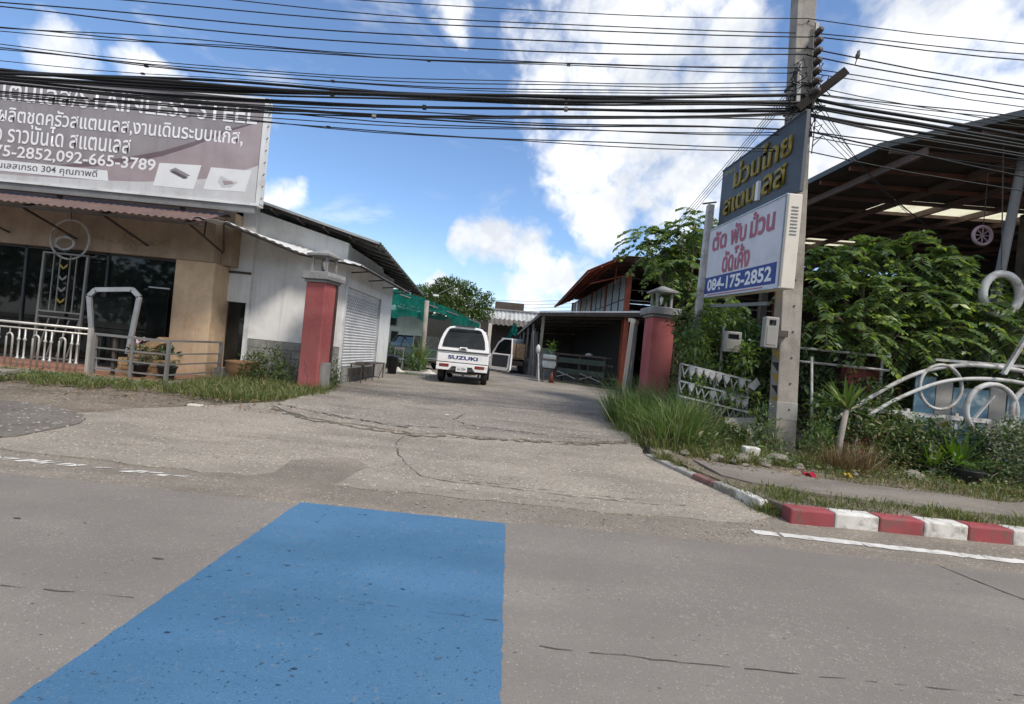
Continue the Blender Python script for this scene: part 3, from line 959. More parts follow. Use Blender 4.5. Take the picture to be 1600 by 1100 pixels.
# raised flower ornament on the fascia
rl = MB()
for k in range(6):
    a = k * math.pi / 3
    rl.ring((-8.70 + 0.13 * math.cos(a), 10.695, 3.02 + 0.10 * math.sin(a)), (math.cos(a), 0, math.sin(a)), (-math.sin(a), 0, math.cos(a)), 0.12, 0.055, 0.012, 14, 5)
for s in (-1, 1):
    for k in range(3):
        rl.ring((-8.70 + s * (0.36 + 0.2 * k), 10.695, 3.02 + 0.03 * k), (1, 0, 0.25 * s), (0, 0, 1), 0.12, 0.045, 0.010, 14, 5)
rl.build('wall_relief', 'peach_shaded', shop, smooth=True)
# porch with tiles
MB().box(-14, -6.52, 9.02, 10.72, -0.05, 0.205).build('porch_floor', 'concrete', shop)
tile_me = MB().box(0.004, 0.396, 0.004, 0.396, 0, 0.018).mesh('tile')
tile_me.materials.append(MATS['terracotta'])
for i in range(16):
    for j in range(4):
        o = bpy.data.objects.new('tile', tile_me)
        COL.objects.link(o)
        attach(o, shop)
        o.location = (-12.95 + 0.4 * i, 9.06 + 0.4 * j, 0.206 + random.uniform(-.001, .001))
# awning
corrugated('awning_sheet', (-14, 10.34, 3.80), (-6.35, 10.34, 3.78), (-6.3, 9.35, 3.36), (-14, 9.35, 3.40), 'sheet_brown', shop, 0.15, 0.022, 0.004, 0.03)
MB().bar((-14, 9.42, 3.345), (-6.3, 9.42, 3.305), 0.045).build('awning_beam', 'steel_dark', shop)
MB().bar((-14, 10.3, 3.75), (-6.3, 10.3, 3.72), 0.05).build('awning_beam', 'steel_dark', shop)
for x in (-12.9, -11.4, -9.9, -8.3, -6.62):
    MB().bar((x, 10.69, 2.98), (x + 0.05, 9.46, 3.30), 0.035).build('awning_strut', 'steel_dark', shop)
    MB().bar((x, 10.3, 3.70), (x, 9.42, 3.33), 0.035).build('awning_rafter', 'steel_dark', shop)
MB().bar((-6.62, 10.0, 3.16), (-6.6, 10.0, 3.52), 0.025).build('awning_strut', 'steel_dark', shop)

# billboard
bb = thing('billboard', 'long mauve billboard with white Thai lettering above the peach shop', 'billboard', (-9.5, 9.95, 3.9))
BY = 9.95
MB().box(-14, -5.58, BY, BY + 0.12, 3.95, 6.10).build('panel', 'bb_dark', bb)


def bbpoly(name, pts, lift, mt):
    return MB().prism(pts, 'y', BY - lift, BY - lift - 0.0025).build(name, mt, bb)


curve = [(-5.60, 5.68), (-6.2, 5.47), (-7.0, 5.10), (-7.6, 4.86), (-8.3, 4.66), (-9.0, 4.50), (-9.75, 4.35), (-10.9, 4.18), (-14, 4.0)]
edge = [(x, z - 0.02 - 0.10 * math.sin(max(0, min(1, (x + 10.5) / 4.9)) * math.pi)) for x, z in curve]
bbpoly('printed_shade', curve + [(-14, 3.96), (-5.60, 3.96)], 0.001, 'bb_edge')
bbpoly('printed_field', edge + [(-14, 3.97), (-5.60, 3.97)], 0.004, 'bb_mauve')
bbpoly('printed_swoosh', [(-5.60, 4.74), (-6.0, 4.56), (-6.55, 4.38), (-7.2, 4.27), (-8.0, 4.17), (-8.9, 4.12), (-10.5, 4.06), (-14, 4.02), (-14, 3.955), (-5.60, 3.955)], 0.007, 'bb_white')
bbpoly('printed_card', [(-7.64, 4.60), (-6.77, 4.63), (-6.89, 4.12), (-7.73, 4.12)], 0.010, 'bb_card')
bbpoly('printed_card', [(-6.57, 4.61), (-5.73, 4.62), (-5.82, 4.17), (-6.69, 4.14)], 0.010, 'bb_card')
bbpoly('printed_picture', [(-7.42, 4.47), (-7.30, 4.53), (-6.98, 4.40), (-7.12, 4.34)], 0.013, 'bb_dark')
bbpoly('printed_picture', [(-7.40, 4.44), (-7.33, 4.47), (-7.02, 4.35), (-7.10, 4.32)], 0.016, 'bb_ink')
bbpoly('printed_picture', [(-6.36, 4.46), (-6.2, 4.40), (-5.98, 4.36), (-6.12, 4.24), (-6.30, 4.22), (-6.40, 4.32)], 0.013, 'bb_white')
bbpoly('printed_picture', [(-6.30, 4.36), (-6.12, 4.36), (-6.06, 4.32), (-6.26, 4.27)], 0.016, 'bb_mauve')
bbpoly('printed_strip', [(-14, 4.36), (-8.70, 4.335), (-8.66, 4.12), (-14, 4.12)], 0.010, 'bb_card')
XM = lambda x, z, o=0.0085: frame_matrix((x, BY - o, z), (1, 0, 0), (0, 0, 1))
lettering('printed_text', 'สแตนเลส/STAINLESS STEEL', 5.75, 0.40, XM(-11.46, 5.58), 'bb_text', bb, bold=0.012)
lettering('printed_text', 'ผลิตชุดครัวสแตนเลส,งานเดินระบบแก๊ส,', 5.08, 0.46, XM(-11.05, 5.04), 'bb_text', bb, bold=0.012)
lettering('printed_text', 'รั้ว ราวบันได สแตนเลส', 2.98, 0.42, XM(-11.25, 4.72), 'bb_text', bb, bold=0.012)
lettering('printed_text', '084-175-2852,092-665-3789', 4.22, 0.28, XM(-11.94, 4.385), 'bb_text', bb, bold=0.016)
lettering('printed_text', 'สแตนเลสเกรด 304 คุณภาพดี', 2.45, 0.19, XM(-11.35, 4.135, 0.0145), 'bb_ink', bb, bold=0.012)
MB().box(-5.578, -5.50, BY - 0.03, BY + 0.14, 3.93, 6.13).build('frame_edge', 'sheet_white', bb)
MB().box(-14, -5.50, BY - 0.035, BY + 0.14, 3.90, 3.948).build('frame_edge', 'sheet_white', bb)
MB().box(-14, -5.50, BY - 0.03, BY + 0.14, 6.102, 6.14).build('frame_edge', 'sheet_white', bb)
MB().box(-14, -5.6, BY + 0.0, BY + 0.10, 3.76, 3.897).build('support_beam', 'steel_grey', bb)
for x in (-12.5, -9.8, -7.2):
    MB().bar((x, BY + 0.17, 3.6), (x, BY + 0.17, 6.05), 0.07).build('support_post', 'steel_dark', bb)
    MB().bar((x, BY + 0.2, 5.6), (x, BY + 1.9, 4.2), 0.05).build('support_brace', 'steel_dark', bb)
for k in range(9):
    z = 4.05 + 0.25 * k
    MB().bar((-5.50, BY + 0.02, z), (-5.455, BY - 0.01, z + 0.03), 0.012).build('tie_nail', 'steel_dark', bb)

# hoop ornament hanging from the awning
hp = thing('hoop_ornament', 'large white metal hoop with a small oval ring hanging before the shop', 'ornament', (-9.9, 10.55, 2.5))
MB().ring((-9.91, 10.55, 2.93), (1, 0, 0), (0, 0, 1), 0.425, 0.43, 0.022, 36, 6).build('hoop', 'steel_white', hp, smooth=True)
MB().ring((-10.0, 10.54, 2.84), (1, 0, 0.05), (-0.05, 0, 1), 0.20, 0.135, 0.03, 28, 6).build('oval', 'steel_white', hp, smooth=True)
MB().bar((-9.91, 10.55, 3.36), (-9.91, 10.5, 3.62), 0.012).build('hanger', 'steel_dark', hp)

# display pieces on the porch
dp = thing('ornamental_gate', 'tall steel gate panel with gold leaf ornaments standing behind the baluster railing', 'gate', (-9.95, 10.5, 0.22))
for x in (-10.43, -9.47):
    MB().bar((x, 10.5, 0.224), (x, 10.55, 2.62), 0.045).build('stile', 'steel_grey', dp)
for z in (0.30, 1.20, 1.32, 2.60):
    MB().bar((-10.41, 10.52, z), (-9.49, 10.52, z), 0.035).build('rail', 'steel_grey', dp)
for x in (-10.2, -10.06, -9.84, -9.70):
    MB().bar((x, 10.525, 1.34), (x, 10.54, 2.58), 0.02).build('bar', 'steel_grey', dp)
for z in (1.55, 1.80, 2.05, 2.30):
    m = MB()
    for s in (-1, 1):
        m.prism([(-9.95, z), (-9.95 + s * 0.09, z + 0.09), (-9.95 + s * 0.08, z + 0.02), (-9.95, z - 0.04)], 'y', 10.50, 10.515)
    m.build('gold_leaf', 'gold' if z in (1.55, 2.30) else 'steel_grey', dp)
for k in range(4):
    x = -10.36 + 0.22 * k
    MB().bar((x, 10.51, 0.34), (x + 0.2, 10.51, 1.16), 0.025).build('brace', 'steel_grey', dp)

oc = thing('gate_surround', 'pale octagon topped steel surround standing on the porch by the window', 'surround', (-8.3, 9.95, 0.22))
op = [(-8.62, 0.26), (-8.86, 1.72), (-8.74, 1.86), (-7.98, 1.94), (-7.82, 1.80), (-7.95, 0.60)]
for a, b in zip(op[:-1], op[1:]):
    MB().bar((a[0], 9.98, a[1]), (b[0], 9.98, b[1]), 0.05, 0.09, up=(0, 0, 1) if abs(a[1] - b[1]) < 0.3 else (1, 0, 0)).build('frame_bar', 'galv', oc)
MB().prism([(-8.70, 0.9), (-8.76, 1.70), (-8.0, 1.80), (-7.93, 0.92)], 'y', 9.99, 9.996).build('inner_pane', 'shop_glass', oc)
MB().box(-8.6, -7.9, 9.85, 10.1, 0.224, 0.26).build('foot_plate', 'galv', oc)

# glass sheet leaning by the pillar
gs = thing('glass_sheet', 'greenish glass sheet leaning against the window beside the peach pillar', 'glass sheet', (-8.0, 10.7, 0.22))
MB().box(-8.15, -7.72, 10.66, 10.675, 0.23, 2.05).build('pane', 'shop_glass', gs)
MB().box(-8.17, -7.71, 10.655, 10.68, 2.052, 2.08).build('edge', 'galv', gs)

# railings along the porch
r1 = thing('baluster_railing', 'pale stainless railing with turned balusters on the shop porch', 'railing', (-9.6, 9.12, 0.2))
RY = 9.14
MB().tube([(-14, RY, 1.06), (-8.02, RY, 1.06)], 0.026, 8).build('top_rail', 'stainless', r1, smooth=True)
MB().tube([(-14, RY, 0.96), (-8.02, RY, 0.96)], 0.016, 8).build('rail', 'stainless', r1, smooth=True)
x = -12.4
k = 0
while x < -8.15:
    if k % 4 < 2:
        MB().lathe([(0.014, 0.23), (0.014, 0.36), (0.032, 0.38), (0.03, 0.40), (0.015, 0.42), (0.015, 0.72), (0.028, 0.74), (0.028, 0.76), (0.015, 0.78), (0.014, 0.95)], (x, RY, 0), 8).build('baluster', 'stainless', r1, smooth=True)
        x += 0.115 if k % 4 == 0 else 0.15
    elif k % 4 == 2:
        pts = [(x, RY, 0.25), (x, RY, 0.78)] + [(x + 0.06 - 0.06 * math.cos(a), RY, 0.78 + 0.07 * math.sin(a)) for a in (0.6, 1.2, 1.57, 1.95, 2.5)] + [(x + 0.12, RY, 0.78), (x + 0.12, RY, 0.25)]
        MB().tube(pts, 0.017, 7).build('hoop_baluster', 'stainless', r1, smooth=True)
        MB().tube([(x + 0.06, RY, 0.85), (x + 0.06, RY, 0.95)], 0.01, 6).build('link_pin', 'stainless', r1)
        x += 0.12
    else:
        x += 0.12
    k += 1
MB().box(-8.05, -7.99, RY - 0.03, RY + 0.03, 0.10, 1.08).build('post', 'stainless', r1)
r2 = thing('bar_railing', 'plain grey steel railing of square bars round the porch corner', 'railing', (-7.2, 9.15, 0.15))
for x in (-7.90, -7.18, -6.50):
    MB().bar((x, 9.12, 0.07), (x, 9.12, 0.99), 0.055).build('post', 'steel_grey', r2)
for z in (0.13, 0.33, 0.53, 0.73, 0.985):
    MB().bar((-7.93, 9.12, z), (-6.47, 9.12, z - 0.01), 0.032 if z < 0.9 else 0.05, 0.028 if z < 0.9 else 0.045).build('rail', 'steel_grey', r2)
    MB().bar((-6.50, 9.15, z), (-6.44, 10.66, z + 0.01), 0.03 if z < 0.9 else 0.045, 0.028 if z < 0.9 else 0.04).build('rail', 'steel_grey', r2)
MB().bar((-6.44, 10.66, 0.12), (-6.44, 10.66, 1.02), 0.06).build('post', 'steel_grey', r2)
MB().bar((-7.55, 9.16, 0.10), (-7.55, 9.16, 0.97), 0.05).build('post', 'steel_dark', r2)

# crates and offcuts on the porch
for i, (x, y, z, w, d, h, rz, lab) in enumerate([(-7.62, 9.78, 0.225, 0.42, 0.36, 0.32, 0.1, 'slatted wooden crate low on the porch nearest the steel frame'),
                                                (-7.15, 9.80, 0.225, 0.44, 0.36, 0.34, -0.08, 'slatted wooden crate low on the porch nearest the peach pillar'),
                                                (-7.42, 9.78, 0.575, 0.46, 0.34, 0.26, 0.15, 'slatted wooden crate stacked on top of the other two')]):
    t = thing('wooden_crate', lab, 'crate', (x, y, z), 'crates on the shop porch')
    for s in range(4):
        zz_ = z + 0.02 + s * h / 4
        MB().box(x - w / 2, x + w / 2, y - d / 2, y - d / 2 + 0.02, zz_, zz_ + h / 4 - 0.02).build('slat', 'wood', t)
        MB().box(x + w / 2 - 0.02, x + w / 2, y - d / 2 + 0.021, y + d / 2, zz_, zz_ + h / 4 - 0.02).build('slat', 'wood', t)
        MB().box(x - w / 2, x - w / 2 + 0.02, y - d / 2 + 0.021, y + d / 2, zz_, zz_ + h / 4 - 0.02).build('slat', 'wood', t)
    for sx in (-1, 1):
        MB().box(x + sx * (w / 2 - 0.06) - 0.02, x + sx * (w / 2 - 0.06) + 0.02, y - d / 2 - 0.018, y - d / 2 - 0.001, z, z + h).build('batten', 'wood', t)
    MB().box(x - w / 2, x + w / 2, y - d / 2, y + d / 2, z, z + 0.018).build('base_board', 'wood', t)
    t.rotation_euler.z = rz
bx = thing('cardboard_box', 'open brown carton tilted on top of the crates', 'box', (-7.2, 9.8, 0.84))
MB().prism([(-7.38, 0.86), (-7.10, 1.02), (-7.02, 0.90), (-7.28, 0.74)], 'y', 9.66, 9.94).build('carton', 'wood', bx)
MB().prism([(-7.38, 0.865), (-7.50, 0.80), (-7.48, 0.79), (-7.36, 0.85)], 'y', 9.66, 9.94).build('flap', 'wood', bx)
rg = MB().grid(lambda u, v: (-7.62 + 0.26 * u, 9.62 + 0.22 * v, 0.88 + 0.05 * math.sin(9 * u + 3 * v) + 0.06 * math.sin(5 * v)), 10, 8).build('cloth', 'ring_mauve', None, smooth=True, solid=0.006)
tag(rg, 'crumpled pinkish cloth lying on the crates', 'cloth')


def leaf_ball(c, r, n, L, rn=RNG, squash=1.0):
    d = unit(rn.normal(0, 1, (n, 3)))
    rad = rn.uniform(0.35, 1.0, n) ** 0.5
    P = np.array(c) + d * rad[:, None] * np.array([r, r, r * squash])
    return P, d


for i, (x, lab) in enumerate([(-7.22, 'black plastic pot with a small leafy plant left of the corner post'), (-6.66, 'black plastic pot with a small leafy plant at the porch corner')]):
    t = thing('potted_plant', lab, 'plant', (x, 9.36, 0.21), 'pots by the porch railing')
    MB().lathe([(0.12, 0), (0.16, 0.22), (0.175, 0.23), (0.175, 0.26), (0.15, 0.26), (0.14, 0.22)], (x, 9.36, 0.224), 14).build('pot', 'black_plastic', t, smooth=True)
    P, d = leaf_ball((x, 9.36, 0.66), 0.19, 90, 0.1, squash=0.9)
    link('foliage', leaf_mesh('foliage', P, d + np.array([0, 0, 0.3]), RNG.uniform(0.07, 0.13, 90), 0.045), 'leaf_dark', t)
    m = MB()
    for k in range(6):
        m.tube([(x, 9.36, 0.45), (x + random.uniform(-.08, .08), 9.36 + random.uniform(-.08, .08), 0.72)], 0.006, 4)
    m.build('stem', 'bark', t)
jr = thing('clay_jar', 'wide brown clay jar by the white wall', 'jar', (-6.05, 10.9, 0.2))
MB().lathe([(0.20, 0), (0.30, 0.10), (0.36, 0.28), (0.34, 0.38), (0.37, 0.42), (0.33, 0.43), (0.30, 0.36)], (-6.05, 10.9, 0.18), 20).build('bowl', 'clay', jr, smooth=True)
MB().lathe([(0.29, 0.36), (0.02, 0.38)], (-6.05, 10.9, 0.18), 16).build('soil', 'dirt', jr)
sb = MB().box(-6.62, -6.30, 10.75, 11.1, 0.16, 0.42).build('concrete_block', 'concrete', None, bevel=0.015)
tag(sb, 'grey concrete step block beside the side door', 'block')

# ================================================================== LEFT: white workshop
ws = thing('workshop_building', 'white workshop with roller shutter and green ribbed roof', 'building', (-5.3, 13, 0.2))
MB().prism([(-6.62, 1.125), (-4.10, 1.125), (-4.10, 3.60), (-6.95, 4.30), (-6.95, 3.0), (-6.62, 3.0)], 'y', 11.40, 11.52).build('front_wall', 'white_wall', ws)
MB().box(-6.62, -4.13, 11.43, 11.52, 0.1, 1.124).build('mortar_bed', 'mortar', ws)
blk = {}
def block_mesh(l):
    k = round(l, 3)
    if k not in blk:
        m = MB().box(0, l, 0, 0.05, 0, 0.182).mesh('block')
        m.materials.append(MATS['block'])
        blk[k] = m
    return blk[k]


for r in range(5):
    x = -6.62 - (0.2 if r % 2 else 0)
    while x < -4.12:
        a, b = max(x, -6.62), min(x + 0.392, -4.105)
        if b - a > 0.05:
            o = bpy.data.objects.new('block', block_mesh(b - a))
            COL.objects.link(o)
            attach(o, ws)
            o.location = (a, 11.39 + random.uniform(-.003, .003), 0.16 + 0.193 * r)
        x += 0.402
# side wall with shutter opening
SX = -4.10
MB().box(SX - 0.12, SX, 11.522, 11.60, 0.12, 3.58).build('pier', 'white_wall', ws)
MB().box(SX - 0.12, SX + 0.012, 14.55, 15.80, 0.62, 3.40).build('pier', 'cool_wall', ws)
MB().box(SX - 0.12, SX + 0.008, 14.55, 15.79, 0.12, 0.618).build('pier_base', 'concrete', ws)
MB().box(SX - 0.12, SX - 0.004, 11.602, 14.548, 2.60, 3.55).build('lintel', 'white_wall', ws)
MB().box(SX - 0.12, SX - 0.02, 11.602, 14.548, 0.1, 0.60).build('plinth', 'mortar', ws)
MB().box(SX - 0.02, SX + 0.03, 11.44, 11.56, 0.12, 3.18).build('corner_trim', 'sheet_white', ws)
for r in range(2):
    y = 11.62
    while y < 14.5:
        b = min(y + 0.392, 14.54)
        if b - y > 0.05:
            MB().box(SX - 0.019, SX + 0.004, y, b, 0.22 + 0.193 * r, 0.402 + 0.193 * r).build('block', 'block', ws)
        y += 0.402
sh = MB().box(SX - 0.10, SX - 0.055, 11.61, 14.54, 0.60, 2.598).build('shutter', 'shutter', ws)
nsl = 27
slat_h = 1.96 / nsl
prof = [(-0.052, 0.0), (-0.040, 0.010), (-0.030, slat_h * 0.5), (-0.040, slat_h - 0.012), (-0.052, slat_h - 0.004)]
slat_me = MB()
slat_me.add([(p[0], 0, p[1]) for p in prof] + [(p[0], 2.90, p[1]) for p in prof], [(i, i + 1, len(prof) + i + 1, len(prof) + i) for i in range(len(prof) - 1)])
slat_me = slat_me.mesh('slat')
slat_me.materials.append(MATS['shutter'])
for k in range(nsl):
    o = bpy.data.objects.new('slat', slat_me)
    COL.objects.link(o)
    attach(o, sh)
    o.location = (SX, 11.62, 0.62 + k * slat_h)
vent = MB()
for k in range(19, 25):
    for j in range(18):
        y = 11.78 + j * 0.155 + (0.077 if k % 2 else 0)
        z = 0.62 + (k + 0.5) * slat_h
        vent.add([(SX - 0.026, y - 0.045, z), (SX - 0.026, y, z - 0.014), (SX - 0.026, y + 0.045, z), (SX - 0.026, y, z + 0.014)], [(0, 1, 2, 3)])
vo = vent.build('vent_slots', 'van_seam', sh)
vo['kind'] = 'stuff'
for y in (11.602, 14.51):
    MB().box(SX - 0.054, SX + 0.015, y, y + 0.04, 0.60, 2.598).build('shutter_guide', 'galv', ws)
MB().box(-10, SX - 0.13, 15.7, 15.79, 0.1, 3.6).build('back_wall', 'white_wall', ws)
# roof
corrugated('roof_sheet', (-3.24, 10.98, 3.60), (-3.49, 18.0, 3.20), (-9.0, 18.0, 4.62), (-9.0, 10.98, 5.02), 'sheet_green', ws, 0.2, 0.025, 0.005)
for i in range(13):
    y = 11.1 + i * 0.56
    t = (y - 10.98) / 7.02
    xe, ze = -3.26 - 0.25 * t, 3.565 - 0.40 * t
    MB().bar((xe, y, ze - 0.02), (-5.2 if y > 11.6 else -6.9, y, ze - 0.02 + (-5.2 - xe if y > 11.6 else -6.9 - xe) * -0.2465), 0.04, 0.06).build('rafter', 'steel_dark', ws)
for k in range(6):
    x = -3.32 - 0.62 * k
    z = 3.555 + 0.2465 * (-3.24 - x) - 0.05
    MB().bar((x, 10.99, z), (x - 0.02, 11.39, z - 0.025), 0.04, 0.05).build('purlin', 'steel_dark', ws)
MB().bar((-3.255, 10.975, 3.575), (-8.9, 10.975, 4.968), 0.02, 0.035).build('verge_trim', 'galv', ws)
# lean-to awnings round the corner
aw = [((-6.62, 11.39, 3.62), (-6.3, 11.39, 3.55), (-5.9, 9.5, 3.42), (-6.5, 9.42, 3.44)),
      ((-6.3, 11.39, 3.56), (-5.0, 11.39, 3.36), (-5.03, 10.92, 3.19), (-5.9, 9.5, 3.43)),
      ((-5.0, 11.39, 3.35), (-4.09, 11.39, 3.20), (-3.6, 10.88, 3.02), (-5.03, 10.90, 3.18)),
      ((-4.08, 11.38, 3.19), (-4.08, 16.2, 3.19), (-3.58, 16.2, 3.03), (-3.60, 10.88, 3.03))]
for q in aw:
    corrugated('lean_to_sheet', *q, 'sheet_white', ws, 0.15, 0.02, 0.004, 0.02)
MB().bar((-3.66, 10.95, 3.02), (-3.64, 16.15, 3.02), 0.035).build('awning_beam', 'steel_dark', ws)
MB().bar((-3.66, 10.96, 3.01), (-5.03, 10.98, 3.15), 0.035).build('awning_beam', 'steel_dark', ws)
MB().bar((-5.05, 10.98, 3.15), (-5.95, 9.55, 3.40), 0.035).build('awning_beam', 'steel_dark', ws)
MB().bar((-6.62, 10.72, 3.02), (-5.95, 9.55, 3.38), 0.035).build('awning_strut', 'steel_dark', ws)
for y in (11.7, 13.1, 14.5, 15.9):
    MB().bar((-4.08, y, 2.95), (-3.66, y, 3.01), 0.03).build('awning_strut', 'steel_dark', ws)

# steel table under the shutter
tb = thing('steel_table', 'low black steel table in front of the roller shutter', 'table', (-3.85, 13.0, 0.24))
MB().box(-4.03, -3.70, 12.05, 14.2, 0.70, 0.725).build('table_top', 'steel_dark', tb)
for x in (-4.0, -3.73):
    for y in (12.1, 13.1, 14.15):
        MB().bar((x, y, 0.24), (x, y, 0.70), 0.025).build('leg', 'steel_dark', tb)
for y in (12.1, 14.15):
    MB().bar((-3.73, y, 0.66), (-3.73, y + (0.45 if y < 13 else -0.45), 0.28), 0.018).build('brace', 'steel_dark', tb)
pl = MB().prism([(12.3, 0.728), (12.9, 0.728), (12.85, 0.765), (12.35, 0.77)], 'x', -3.98, -3.76).build('scrap_plate', 'steel_dark')
tag(pl, 'dark scrap metal pieces lying on the low steel table', 'scrap')
bn = thing('waste_bin', 'dark plastic bin at the end of the white wall', 'bin', (-3.98, 16.1, 0.25))
MB().lathe([(0.14, 0), (0.18, 0.55), (0.20, 0.56), (0.20, 0.60), (0.17, 0.60), (0.16, 0.5)], (-3.95, 16.1, 0.27), 16).build('body', 'black_plastic', bn, smooth=True)
MB().add([(-3.95 + 0.24 * math.cos(a) * (1 + 0.2 * math.sin(5 * a)), 16.1 + 0.24 * math.sin(a), 0.86 + 0.03 * math.sin(3 * a)) for a in [k * 0.524 for k in range(12)]] + [(-3.95, 16.1, 0.95)],
         [(k, (k + 1) % 12, 12) for k in range(12)]).build('liner', 'black_plastic', bn, smooth=True)


# ================================================================== gate pillars
def pillar(loc, rz, w, label):
    t = thing('gate_pillar', label, 'gate pillar', (0, 0, 0), 'pillars of the yard entrance')
    h = w / 2
    MB().box(-h, h, -h, h, -0.15, 2.30).build('shaft', 'red_plaster', t, bevel=0.02)
    MB().box(-h - 0.03, h + 0.03, -h - 0.03, h + 0.03, 2.302, 2.36).build('cap_moulding', 'grey_cap', t, bevel=0.01)
    c = w / 2 + 0.09
    MB().prism([(-c, 2.362), (c, 2.362), (c + 0.015, 2.44), (c, 2.52), (-c, 2.52), (-c - 0.015, 2.44)], 'y', -c, c).build('cap', 'grey_cap', t, bevel=0.012)
    la = MB().box(-0.2, 0.2, -0.2, 0.2, 2.522, 2.545).build('lantern', 'grey_cap', t, bevel=0.004)
    for sx in (-1, 1):
        for sy in (-1, 1):
            MB().box(sx * 0.165 - 0.022, sx * 0.165 + 0.022, sy * 0.165 - 0.022, sy * 0.165 + 0.022, 2.546, 2.87).build('lantern_post', 'grey_cap', la)
    MB().add([(-0.27, -0.27, 2.872), (0.27, -0.27, 2.872), (0.27, 0.27, 2.872), (-0.27, 0.27, 2.872), (-0.27, -0.27, 2.91), (0.27, -0.27, 2.91), (0.27, 0.27, 2.91), (-0.27, 0.27, 2.91), (-0.03, -0.03, 3.03), (0.03, -0.03, 3.03), (0.03, 0.03, 3.03), (-0.03, 0.03, 3.03)],
             [(3, 2, 1, 0), (0, 1, 5, 4), (1, 2, 6, 5), (2, 3, 7, 6), (3, 0, 4, 7), (4, 5, 9, 8), (5, 6, 10, 9), (6, 7, 11, 10), (7, 4, 8, 11), (8, 9, 10, 11)]).build('lantern_roof', 'grey_cap', la)
    MB().lathe([(0.012, 0.0), (0.016, 0.05), (0.035, 0.09), (0.045, 0.14), (0.035, 0.18), (0.01, 0.20)], (0, 0, 2.60), 12).build('bulb', 'bulb', la, smooth=True)
    MB().box(-0.02, 0.02, -0.02, 0.02, 2.546, 2.60).build('bulb_holder', 'black_plastic', la)
    t.location = loc
    t.rotation_euler.z = rz
    return t


pL = pillar((-4.20, 10.36, 0.17), R(-14), 0.47, 'leaning-crack red gate pillar in front of the white workshop')
tag(pL, 'red plastered gate pillar with lantern in front of the white workshop')
MB().box(0.236, 0.30, -0.15, 0.12, -0.1, 0.62).build('side_slab', 'concrete', None).parent = pL
MB().bar((0.26, 0.15, 0.2), (0.26, 0.15, 2.3), 0.04).build('gate_stop', 'steel_dark', None).parent = pL
pR = pillar((3.27, 10.9, 0.18), R(4), 0.52, 'red plastered gate pillar with lantern beside the tall grass')
ck = MB()
o = len(pL.children)
cp = [(-0.10, 0.62), (-0.04, 0.50), (-0.07, 0.42), (0.02, 0.30), (0.0, 0.2), (0.06, 0.1)]
for a, b in zip(cp[:-1], cp[1:]):
    ck.bar((a[0], -0.236, a[1]), (b[0], -0.236, b[1]), 0.003, 0.008)
ck.build('plaster_crack', 'crack_dark', None).parent = pL

# ================================================================== pickup in the yard
def loft(sections, cap=True):
    m = MB()
    n = len(sections[0])
    for s in sections:
        m.v += [tuple(p) for p in s]
    for i in range(len(sections) - 1):
        for k in range(n):
            k2 = (k + 1) % n
            m.f.append((i * n + k, i * n + k2, (i + 1) * n + k2, (i + 1) * n + k))
    if cap:
        m.f.append(tuple(range(n))[::-1])
        m.f.append(tuple((len(sections) - 1) * n + k for k in range(n)))
    return m


def mirror(half):
    """half outline (x>=0, z) bottom to top -> closed outline"""
    return half + [(-x, z) for x, z in half[::-1]]


def wheel(parent, x, y, r, w, z0=0.0):
    s = 1 if x > 0 else -1
    m = MB()
    prof = [(r * 0.62, -w / 2), (r * 0.92, -w / 2), (r, -w * 0.36), (r, w * 0.36), (r * 0.92, w / 2), (r * 0.62, w / 2)]
    n = 24
    for (rr, xx) in prof:
        for k in range(n):
            a = 2 * math.pi * k / n
            m.v.append((x + xx, y + rr * math.cos(a), z0 + r + rr * math.sin(a)))
    for i in range(len(prof) - 1):
        for k in range(n):
            m.f.append((i * n + k, i * n + (k + 1) % n, (i + 1) * n + (k + 1) % n, (i + 1) * n + k))
    wh = m.build('wheel', 'rubber', parent, smooth=False)
    m = MB()
    for (rr, xx) in [(r * 0.63, w * 0.34), (r * 0.55, w * 0.30), (r * 0.25, w * 0.22), (r * 0.18, w * 0.40), (0.01, w * 0.40)]:
        for k in range(n):
            a = 2 * math.pi * k / n
            m.v.append((x + s * xx, y + rr * math.cos(a), z0 + r + rr * math.sin(a)))
    for i in range(4):
        for k in range(n):
            m.f.append((i * n + k, i * n + (k + 1) % n, (i + 1) * n + (k + 1) % n, (i + 1) * n + k))
    m.build('rim', 'galv', wh, smooth=True)
    return wh


van = thing('pickup_truck', 'white pickup with rear canopy and its right door open in the yard', 'pickup truck')
low = mirror([(0.70, 0.40), (0.765, 0.46), (0.785, 0.66), (0.78, 0.93), (0.74, 0.955)])
loft([[(x, y, z) for x, z in low] for y in (0.03, 0.10, 1.80)]).build('bed', 'van_white', van, bevel=0.012)
low2 = mirror([(0.70, 0.40), (0.765, 0.46), (0.785, 0.66), (0.775, 0.98), (0.74, 1.0)])
loft([[(x, y, z) for x, z in low2] for y in (1.82, 2.9)] + [[(x * 0.97, 3.75, 0.40 + (z - 0.40) * 0.88) for x, z in low2], [(x * 0.9, 3.88, 0.42 + (z - 0.40) * 0.75) for x, z in low2]]).build('cab_body', 'van_white', van, bevel=0.012)
cabs = mirror([(0.74, 1.0), (0.72, 1.2), (0.62, 1.58), (0.52, 1.66)])
loft([[(x, 1.86, z) for x, z in cabs], [(x, 2.35, z) for x, z in cabs], [(x, 2.95 - (z - 1.0) * 0.55, z) for x, z in cabs]]).build('cab_top', 'van_glass', van)
MB().box(-0.56, 0.56, 1.86, 2.62, 1.655, 1.70).build('cab_roof', 'van_white', van, bevel=0.02)
can = mirror([(0.775, 0.985), (0.765, 1.10), (0.725, 1.30), (0.655, 1.50), (0.575, 1.64), (0.48, 1.715), (0.25, 1.75)])


def cany(z):
    return 0.04 + max(0, z - 0.99) * 0.20


